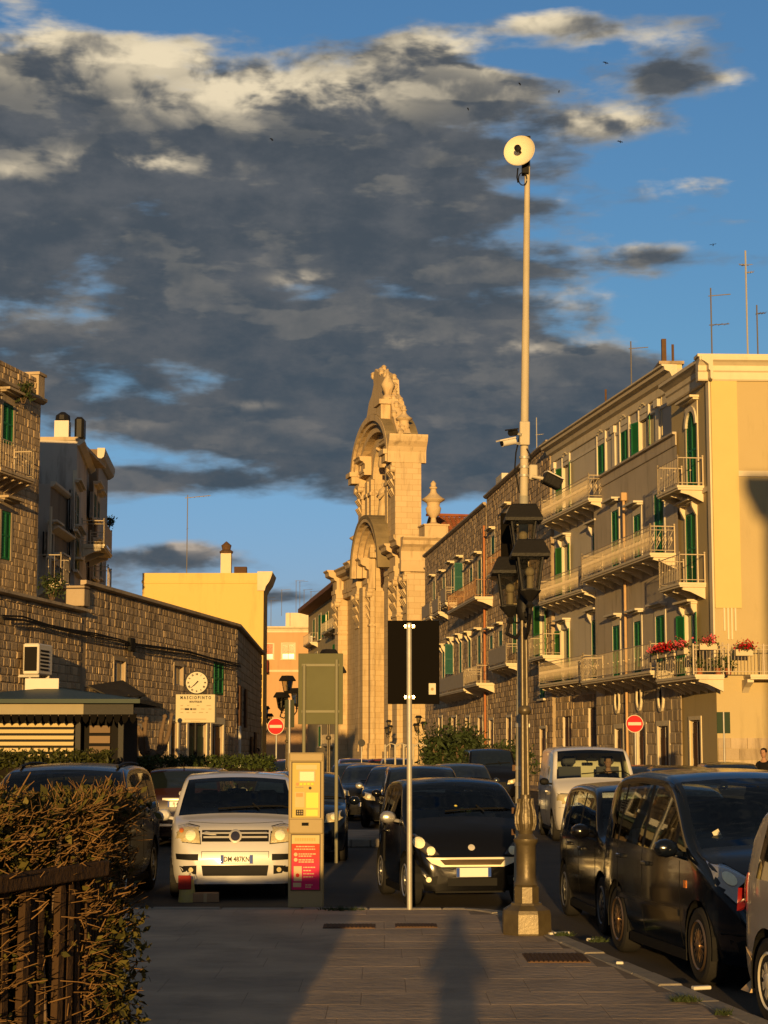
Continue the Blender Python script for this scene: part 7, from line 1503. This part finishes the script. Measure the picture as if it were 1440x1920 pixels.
for i in range(46):                                                # thicker stems behind the pickets
    b = A2.lerp(C2 if i > 36 else B2, rnd()); x, y = b.x - .07, b.y + .02; pts = [(x + off_.x, y + off_.y, 0)]
    for k in range(5): x += U(-.05, .05); y += U(-.03, .03); pts.append((x + off_.x, y + off_.y, .3 * (k + 1)))
    MB().tube(pts, U(.006, .012), 6).build('stem', BARK, HG)
FE = thing('picket_fence', 'low weathered wooden picket fence swallowed by the hedge', 'fence', (0, 0, 0)); L_ = (B2 - A2).length; n = int(L_ / .085); nrm = Vector((dAB.y, -dAB.x)); ang_ = math.atan2(dAB.y, dAB.x)
pick = []
for k in range(4):
    m = MB(); w = .021; m.add([(-w, -.010, 0), (w, -.010, 0), (w, .010, 0), (-w, .010, 0), (-w + U(0, .004), -.010, 1.33), (w - U(0, .004), -.010, 1.33 + U(-.01, .01)), (w, .010, 1.33), (-w, .010, 1.33), (-w * .5, -.008, 1.36), (w * .5, -.008, 1.36), (w * .5, .008, 1.36), (-w * .5, .008, 1.36)], [(0, 1, 5, 4), (1, 2, 6, 5), (2, 3, 7, 6), (3, 0, 4, 7), (4, 5, 9, 8), (5, 6, 10, 9), (6, 7, 11, 10), (7, 4, 8, 11), (8, 9, 10, 11)]); me = bpy.data.meshes.new('picket'); me.from_pydata(m.v, [], m.f); me.materials.append(WOODF); pick.append(me)
for i in range(n):
    b = A2 + dAB * (i * .085) - nrm * .015; o = bpy.data.objects.new('picket', random.choice(pick)); C.objects.link(o); o.parent = FE; o.location = (b.x, b.y, U(-.01, .01)); o.rotation_euler = (U(-.012, .012), U(-.012, .012), ang_ + U(-.05, .05))
for i in range(14):
    b = B2 + (C2 - B2) * (i / 14) - Vector((.03, 0)); o = bpy.data.objects.new('picket', random.choice(pick)); C.objects.link(o); o.parent = FE; o.location = (b.x, b.y, 0); o.rotation_euler = (0, 0, PI / 2)
for z in (1.385, .35):
    o = MB().box(0, L_, -.022, .018, -.024, .024, bev=.004).build('rail', WOODF, FE); b = A2 + nrm * .018; o.location = (b.x, b.y, z); o.rotation_euler = (0, 0, ang_)
def bush(name, label, cat, c, rx, ry, h, n, size, mt=None, group=None, box=False, z0=0, rz=0, lift=.0):
    t = thing(name, label, cat, (c[0], c[1], z0), rz, group); P_ = []
    cl = [(U(-.8, .8), U(-.8, .8), U(.25, .85)) for _ in range(26)]
    for _ in range(n):
        if box: p = (U(-rx, rx), U(-ry, ry), h * (1 - rnd() ** 2.2 * .95) + U(-.03, .05) + .06 * math.sin(3 * U(0, 6)))
        else:
            a = random.choice(cl); p = (a[0] * rx * .8 + random.gauss(0, .20) * rx, a[1] * ry * .8 + random.gauss(0, .20) * ry, lift + (a[2] * (h - lift)) + random.gauss(0, .12) * h)
            p = (p[0] * .9, p[1] * .9, max(.03, p[2]))
        P_.append(p)
    V, Fq = leaves(P_, size, .45, .3); npmesh('foliage', V, Fq, mt or LEAFD, t)
    m = MB()
    for k in range(5): x, y = U(-rx, rx) * .4, U(-ry, ry) * .4; m = MB().tube([(x * .3, y * .3, 0), (x, y, h * .45), (x * 1.4, y * 1.4, h * .8)], max(.015, h * .015), 6); m.build('stem', BARK, t)
    if box: MB().box(-rx * .97, rx * .97, -ry * .8, ry * .8, 0, h * .88).build('dark_core', MT['hedge_core'], t)  # added dark core in place of the shade among the leaves
    return t
def W2(px, Y0): p = W(px, Y0 * K); return (p.x, p.y)
bush('oleander_bush', 'dark oleander bush left of the pale wall lamp before the stone house', 'bush', W2(835, 66), 1.1, 1.0, 2.75, 3800, .22, z0=ROAD); bush('oleander_bush', 'dark oleander bush right beside the off-roader', 'bush', W2(876, 64), 1.0, 1.0, 2.6, 3400, .22, z0=ROAD)
bush('oleander_bush', 'low bush behind the tall pole before the rough stone house', 'bush', W2(950, 70), 1.6, .8, 2.1, 2500, .22, z0=ROAD)
bush('box_hedge', 'clipped dark green hedge below the clock sign', 'hedge', W2(345, 40), 2.25, .5, 1.62, 9000, .10, box=True, z0=ROAD, mt=LEAF); bush('box_hedge', 'taller clipped hedge in front of the kiosk slats', 'hedge', W2(35, 29.4), 1.7, .45, 1.76, 7000, .09, box=True, z0=ROAD, mt=mat('olive_leaf', (.05, .055, .012), .6, isl=.7))
# pollarded tree
p = W(283, 42.5 * K); t = thing('pollarded_tree', 'bare pollarded tree with knobbly cut limbs before the storehouse', 'tree', (p.x, p.y, ROAD))
def limb(pts, r0, r1, nm): 
    m = MB(); n = len(pts) - 1
    for i in range(n): m.cyl(pts[i], pts[i + 1], r0 + (r1 - r0) * i / n, r0 + (r1 - r0) * (i + 1) / n, 8)
    m.ball(pts[-1], r1 * 1.5, 8, 5); m.build(nm, BARK, t, 50)
limb([(0, 0, 0), (-.03, 0, .6), (.02, .05, 1.3), (0, 0, 1.75)], .15, .11, 'trunk')
for a, L_ in ((-2.6, .45), (-1.9, .25), (.35, .55), (.9, .5), (2.2, .4), (3.6, .35)): limb([(0, 0, 1.6), (math.cos(a) * L_ * .6, math.sin(a) * .3, 1.85), (math.cos(a) * L_ * .9 + U(-.08, .08), math.sin(a) * .4, 2.3), (math.cos(a) * L_, math.sin(a) * .5, 2.6 + U(-.2, .35))], .085, .045, 'limb')
# flowers on the corner balcony
RF = mat('red_petal', (.55, .015, .02), .6, isl=.6); PF = mat('pink_petal', (.60, .10, .12), .6, isl=.5)
def flower(label, s_, z, y, r, red, F_=FC, M_=None):
    pos = F_.P + F_.e * s_ + F_.n * y; t = thing('flower_box', label, 'plant', (pos.x, pos.y, z), math.atan2(F_.e.y, F_.e.x), 'flower boxes on the long corner balcony'); MB().box(-r, r, -.09, .09, -.22, 0, bev=.01).build('trough', mat('pale_trough', (.55, .46, .30), .7), t)
    P_ = [(random.gauss(0, r * .5), random.gauss(0, .09), abs(random.gauss(.10, .09)) - .05) for _ in range(260)]; V, Fq = leaves(P_, .09, .6); npmesh('foliage', V, Fq, LEAF, t); P_ = [(random.gauss(0, r * .5), random.gauss(-.05, .12), abs(random.gauss(.12, .09))) for _ in range(170)]; V, Fq = leaves(P_, .075, .9); npmesh('blossoms', V, Fq, red, t)
zb1 = z1 if False else FC.at(1300, 1268, .6)[1]
for i, px in enumerate((1237, 1252, 1268, 1287)):
    s_ = FC.at(px, 1235, 1.0)[0]; flower(['trough of pink geraniums at the far end of the corner balcony', 'trough of bright red geraniums second from the far end', 'trough of deep red geraniums third from the far end', 'trough of leafy geraniums near the corner shutters'][i], s_, zb1 + .95, 1.12, .42, (PF, RF, RF, PF)[i])
for i, (px, dz) in enumerate(((1326, 1.05), (1393, .85))): s_ = SIDE.at(px, 1220, 1.0)[0]; flower(['raised trough of pink geraniums right at the balcony corner', 'hanging trough of red flowers on the side railing'][i], s_, zb1 + dz, 1.15, .3, (PF, RF)[i], SIDE)
for i, px in enumerate((1312, 1347, 1366)):
    s_ = SIDE.at(px, 1245, .9)[0]; q = SIDE.P + SIDE.e * s_ + SIDE.n * .85; t = thing('potted_plant', ['leafy potted plant behind the corner railing', 'trailing potted plant on the side balcony', 'small potted plant farther along the side balcony'][i], 'plant', (q.x, q.y, zb1), 0, 'pots on the side balcony'); MB().lathe([(.09, 0), (.13, .22), (.14, .22)], n=12).build('pot', ROOFT, t, 40); V, Fq = leaves([(random.gauss(0, .13), random.gauss(0, .1), .2 + abs(random.gauss(.15, .15))) for _ in range(180)], .11, .5); npmesh('foliage', V, Fq, LEAF, t)
p = FS2.P + FS2.e * FS2.at(945, 1060, .9)[0] + FS2.n * .8; bush('balcony_plant', 'dark plant spilling over the rough stone balcony', 'plant', (p.x, p.y), .5, .3, .7, 260, .14, z0=FS2.at(948, 1075, .5)[1])
for i, (px, py, Yd, r_) in enumerate(((44, 738, 56, .45), (60, 962, 64, .35), (97, 1100, 56.5, .6), (205, 980, 88, .4))): p = W(px, Yd * K, py); bush('wall_plant', ['small weed growing under the tall house cornice', 'dark potted plant on the grey house terrace', 'climbing plant behind the storehouse parapet', 'dark plant on the shaded balcony tip'][i], 'plant', (p.x, p.y), r_, r_ * .5, r_ * 1.6, 240, .16, z0=p.z - r_ * .8)
# antennas of the right-hand roofs
def ant(label, px, py0, py1, Y0, arms, r=.03, mt=None): p = W(px, Y0 * K, py1); antenna('roof_antenna', label, (p.x, p.y, p.z), W(px, Y0 * K, py0).z - p.z, arms, 'antennas on the right-hand roofs', mt, r)
ant('dark double-armed antenna over the corner house edge', 1335, 540, 662, 58, [(2.15, .1, .75, 0), (1.05, .2, .7, 3)]); ant('tallest mast with caged antenna over the corner house', 1402, 470, 660, 58, [(3.3, 1.0, .25, 2), (3.0, .2, .3, 3), (3.3, 2.6, .25, 2)], .035, GALV); ant('short antenna at the far right over the corner house', 1421, 572, 660, 58, [(1.45, .3, .35, 3)])
ant('antenna above the eaves of the cream house', 1184, 640, 722, 66, [(1.55, .15, .75, 0)]); ant('short pipe on the eaves of the cream house', 1136, 730, 752, 70, [], .05, RUST); ant('thin aerial above the rough stone house', 1007, 783, 900, 90, [(2.6, .2, .4, 3)], .03, GALV); ant('rust brown pipe behind the rooftop tower', 1262, 646, 690, 66, [], .06, RUST)
# far street lamps
index_kids()
for lb, px, top, rz in (('street lamp with clustered lanterns beside the left no entry sign', 538, 1257, .9), ('street lamp whose cap rises above the olive panel', 616, 1204, .4), ('distant street lamp standing before the church niche', 729, 1346, .2), ('distant street lamp right of the black board sign', 785, 1337, 1.2), ('faded street lamp by the two standing people', 497, 1318, .5)):
    Yd = F * 2.5 / (1408 - top); p = W(px, Yd); o = dup(LAMP, lb, (p.x, p.y, ROAD), rz)
# ------------------------------------------------------------ people
SKINM = mat('skin', (.36, .20, .12), .6); HAIR = mat('dark_hair', (.018, .012, .008), .7, bump=.5, bs=120)
def skinmesh(name, joints, edges, mt, parent, sub_=2):
    me = bpy.data.meshes.new(name); me.from_pydata([j[0] for j in joints], edges, []); o = link(name, me, mt, parent)
    sk = o.modifiers.new('skin', 'SKIN'); lay = me.skin_vertices[0] if me.skin_vertices else None
    if lay is None:
        bm = bmesh.new(); bm.from_mesh(me); L = bm.verts.layers.skin.verify(); bm.to_mesh(me); bm.free(); lay = me.skin_vertices[0]
    for i, j in enumerate(joints): r = j[1]; lay.data[i].radius = r if isinstance(r, tuple) else (r, r); lay.data[i].use_root = (i == 0)
    s_ = o.modifiers.new('sub', 'SUBSURF'); s_.levels = sub_; s_.render_levels = sub_; sk.use_smooth_shade = True
    dg = bpy.context.evaluated_depsgraph_get(); m2 = bpy.data.meshes.new_from_object(o.evaluated_get(dg)); m2.name = name
    if not m2.materials: m2.materials.append(mt)
    m2.polygons.foreach_set('use_smooth', [True] * len(m2.polygons)); o.modifiers.clear(); o.data = m2; return o
def person(label, loc, rz, top, trou, h=1.72, arms='down', legs='stand', hair=True, helmet=False, group=None, shoes=None):
    """faces -y in its own frame"""
    k = h / 1.72; t = thing('person', label, 'person', loc, rz, group); hz = .0; hip = .93
    if legs == 'sit': hip = .78
    J = {'pel': (0, 0, hip), 'bel': (0, .0, hip + .14), 'che': (0, .01, hip + .36), 'neb': (0, .015, hip + .51), 'nek': (0, 0, hip + .58), 'hd': (0, -.01, hip + .66)}
    for s_, q in ((1, 'r'), (-1, 'l')):
        J[q + 'sh'] = (s_ * .17, .01, hip + .47)
        if arms == 'down': J[q + 'el'] = (s_ * .23, .03, hip + .20); J[q + 'wr'] = (s_ * .24, -.04, hip - .04)
        elif arms == 'front': J[q + 'el'] = (s_ * .22, .0, hip + .20); J[q + 'wr'] = (s_ * .07, -.24, hip + .20)
        else: J[q + 'el'] = (s_ * .21, -.12, hip + .36); J[q + 'wr'] = (s_ * .06, -.24, hip + .66)
        if legs == 'stand': J[q + 'hp'] = (s_ * .09, 0, hip - .06); J[q + 'kn'] = (s_ * .10, -.02, .50); J[q + 'an'] = (s_ * .11, .02, .09); J[q + 'to'] = (s_ * .13, -.13, .04)
        else: J[q + 'hp'] = (s_ * .10, 0, hip - .02); J[q + 'kn'] = (s_ * .14, -.42, hip - .02); J[q + 'an'] = (s_ * .13, -.38, .36); J[q + 'to'] = (s_ * .13, -.54, .31)
    sc = lambda p: tuple(c * k for c in p)
    def mk(nm, spec, ed, mt): ns = [a for a, _ in spec]; return skinmesh(nm, [(sc(J[a] if isinstance(a, str) else a), tuple(c * k for c in r) if isinstance(r, tuple) else r * k) for a, r in spec], [(ns.index(a), ns.index(b)) for a, b in ed], mt, t)
    arm = lambda q: [(q + 'sh', 'neb'), (q + 'sh', q + 'el'), (q + 'el', q + 'wr')]; leg = lambda q: [('pel', q + 'hp'), (q + 'hp', q + 'kn'), (q + 'kn', q + 'an'), (q + 'an', q + 'to')]
    body = [('pel', (.13, .10)), ('bel', (.12, .09)), ('che', (.14, .10)), ('neb', (.08, .06)), ('nek', .052), ('hd', .06)] + [x for q in 'rl' for x in ((q + 'sh', .055), (q + 'el', .038), (q + 'wr', .026), (q + 'hp', .085), (q + 'kn', .05), (q + 'an', .035), (q + 'to', .03))]
    mk('body', body, [('pel', 'bel'), ('bel', 'che'), ('che', 'neb'), ('neb', 'nek'), ('nek', 'hd')] + arm('r') + arm('l') + leg('r') + leg('l'), SKINM)
    sh = [('pel', (.155, .12)), ('bel', (.15, .115)), ('che', (.165, .12)), ('neb', (.10, .075))] + [x for q in 'rl' for x in ((q + 'sh', .07), (q + 'el', .052))] + ([(q + 'wr', .040) for q in 'rl'] if arms != 'front' else [])
    mk('shirt', sh, [('pel', 'bel'), ('bel', 'che'), ('che', 'neb')] + [e for q in 'rl' for e in (arm(q) if arms != 'front' else arm(q)[:2])], top)
    mk('trousers', [('pel', (.15, .115))] + [x for q in 'rl' for x in ((q + 'hp', .095), (q + 'kn', .066), (q + 'an', .055))], [e for q in 'rl' for e in leg(q)[:3]], trou)
    for q in 'rl': p = J[q + 'an']; MB().box(p[0] * k - .045, p[0] * k + .045, p[1] * k - .19, p[1] * k + .06, p[2] * k - .09, p[2] * k - .01, bev=.02).build('shoe', shoes or PLAS, t)
    hc = (0, -.02 * k, (hip + .75) * k); m = MB(); prof = [(.005, -.125), (.04, -.118), (.062, -.085), (.072, -.03), (.076, .03), (.070, .07), (.045, .105), (.005, .118)]
    m.lathe([(r * k, z * k) for r, z in prof], hc, 16, sy=1.22); m.add([(hc[0] - .012 * k, hc[1] - .085 * k, hc[2] - .03 * k), (hc[0] + .012 * k, hc[1] - .085 * k, hc[2] - .03 * k), (hc[0], hc[1] - .112 * k, hc[2] - .028 * k), (hc[0], hc[1] - .085 * k, hc[2] + .02 * k)], [(0, 1, 2), (0, 2, 3), (1, 3, 2)])
    for s_ in (1, -1): m.ball((hc[0] + s_ * .074 * k, hc[1] + .01 * k, hc[2] - .005 * k), .02 * k, 6, 5, 1.3)
    hd = m.build('head', SKINM, t, 60)
    for s_ in (1, -1): MB().ball((hc[0] + s_ * .028 * k, hc[1] - .082 * k, hc[2] + .0 * k), .010 * k, 6, 4).build('eye', IRON, hd)
    MB().box(hc[0] - .02 * k, hc[0] + .02 * k, hc[1] - .084 * k, hc[1] - .076 * k, hc[2] - .062 * k, hc[2] - .056 * k).build('mouth', mat('lip', (.22, .07, .05), .6), hd)
    if hair and not helmet: m = MB(); m.lathe([(.079 * k, -.02 * k), (.086 * k, .03 * k), (.080 * k, .08 * k), (.052 * k, .118 * k), (.005, .13 * k)], (hc[0], hc[1] + .018 * k, hc[2]), 16, sy=1.2); m.build('hair', HAIR, hd, 60)
    if helmet: m = MB(); m.lathe([(.11, -.05), (.125, .0), (.125, .06), (.10, .12), (.05, .15), (.005, .16)], hc, 18, sy=1.15); m.build('helmet', WHITES, hd, 60)
    for q, s_ in (('r', 1), ('l', -1)):                              # hands: palm, four fingers and thumb
        w = Vector(J[q + 'wr']) * k; e = Vector(J[q + 'el']) * k; d = (w - e).normalized(); sd_ = Vector((s_ * -1, 0, 0)); a = (sd_ - d * sd_.dot(d)).normalized(); m = MB(); pc_ = w + d * .05 * k
        m.cyl(w - d * .01, w + d * .09 * k, .024 * k, .036 * k, 8)
        for f in range(4): b0 = w + d * .085 * k + a * (-.027 + .018 * f) * k; L_ = (.06, .072, .068, .052)[f] * k; b1 = b0 + d * L_ * .55; m.cyl(b0, b1, .009 * k, .008 * k, 6).cyl(b1, b1 + (d + Vector((0, .25, 0))).normalized() * L_ * .5, .008 * k, .006 * k, 6)
        b0 = w + d * .03 * k + a * .03 * k; m.cyl(b0, b0 + (d * .6 + a * .8) * .05 * k, .011 * k, .008 * k, 6); m.build('hand', SKINM, t, 50)
    return t
NAV = mat('navy_cloth', (.012, .014, .02), .9); BLK = mat('black_cloth', (.008, .008, .009), .9); GRY = mat('grey_cloth', (.10, .10, .11), .9); JEA = mat('jeans', (.03, .045, .08), .9)
for o_ in (person('person in black holding something, standing left of another by the storehouse end', tuple(W(467, 64 * K))[:2] + (.02,), .3, BLK, BLK, 1.76, 'front'), person('person in dark clothes standing right behind the one in black', tuple(W(483, 66 * K))[:2] + (.0,), -.5, BLK, NAV, 1.78, 'front')): pass
person('person in black top at the right edge of the picture', tuple(W(1432, 42 * K))[:2] + (.0,), -.5, BLK, NAV, 1.74, 'front')
person('person with dark hair seen behind the dark car by the kiosk', tuple(W(220, 37 * K))[:2] + (ROAD,), .9, GRY, JEA, 1.70, 'down')
person('person holding up a phone at the spot the picture is taken from', (0, -.42, 0), PI, NAV, JEA, 1.72, 'up')
pp = VANC.root.location; person('driver in dark clothes at the wheel of the white van', (pp.x + .42, pp.y - .48, ROAD + .12), 0, BLK, BLK, 1.68, 'front', 'sit')
for px, py, lb in ((975, 158, 'small dark bird against the cloud above the dish, leftmost of the close pair'), (1048, 172, 'small dark bird up and right of the dish antenna'), (878, 205, 'small dark bird left of the dish antenna in grey cloud'), (1163, 266, 'small dark bird on blue sky right of the dish antenna'), (1136, 118, 'highest small dark bird near the upper right cloud'), (1337, 459, 'small dark bird left of the caged mast antenna'), (510, 262, 'lone small dark bird in the big cloud at left')):
    p = W(px, 260, py); t = thing('bird', lb, 'bird', tuple(p), U(0, 3), 'birds in the sky'); MB().lathe([(.01, -.22), (.07, -.08), (.08, .05), (.03, .2)], n=6).build('body', BLK, t); m = MB()
    for s_ in (1, -1): m.add([(0, .08, 0), (0, -.08, 0), (s_ * .32, -.02, .14), (s_ * .6, .1, .02)], [(0, 1, 2), (0, 2, 3)])
    m.build('wings', BLK, t)
# scooter rider
q = W(1166, 54 * K); person('scooter rider in white helmet behind the white van', (q.x, q.y, ROAD), 0, GRY, NAV, 1.72, 'front', 'sit', helmet=True)
t = thing('scooter', 'small scooter under the white-helmeted rider', 'scooter', (q.x, q.y, ROAD)); m = MB(); m.M = Matrix.Rotation(PI / 2, 4, 'Y')
for y in (-.68, .52):
    m = MB(); m.M = Matrix.Translation((0, y, .24)) @ Matrix.Rotation(PI / 2, 4, 'Y'); m.lathe([(.14, -.05), (.22, -.055), (.24, -.02), (.24, .02), (.22, .055), (.14, .05)], n=20); w_ = m.build('wheel', TYRE, t, 40); m = MB(); m.M = Matrix.Translation((0, y, .24)) @ Matrix.Rotation(PI / 2, 4, 'Y'); m.lathe([(.14, -.03), (.14, .03)], n=16); m.build('rim', RIM, w_)
MB().prism([(-.35, .22), (.25, .22), (.62, .45), (.60, .66), (.05, .72), (-.05, .34), (-.38, .34), (-.52, .92), (-.60, .92), (-.50, .30)], -.14, .14, 'x').build('body', PSIL, t); MB().box(-.13, .13, -.02, .58, .70, .76, bev=.02).build('saddle', PLAS, t)
MB().cyl((0, -.68, .26), (0, -.52, .98), .025, n=8).cyl((-.30, -.48, 1.0), (.30, -.48, 1.0), .016, n=8).build('handlebar', IRON, t); MB().ball((0, -.62, .86), .07, 10, 6).build('headlight', LENS, t, 60)
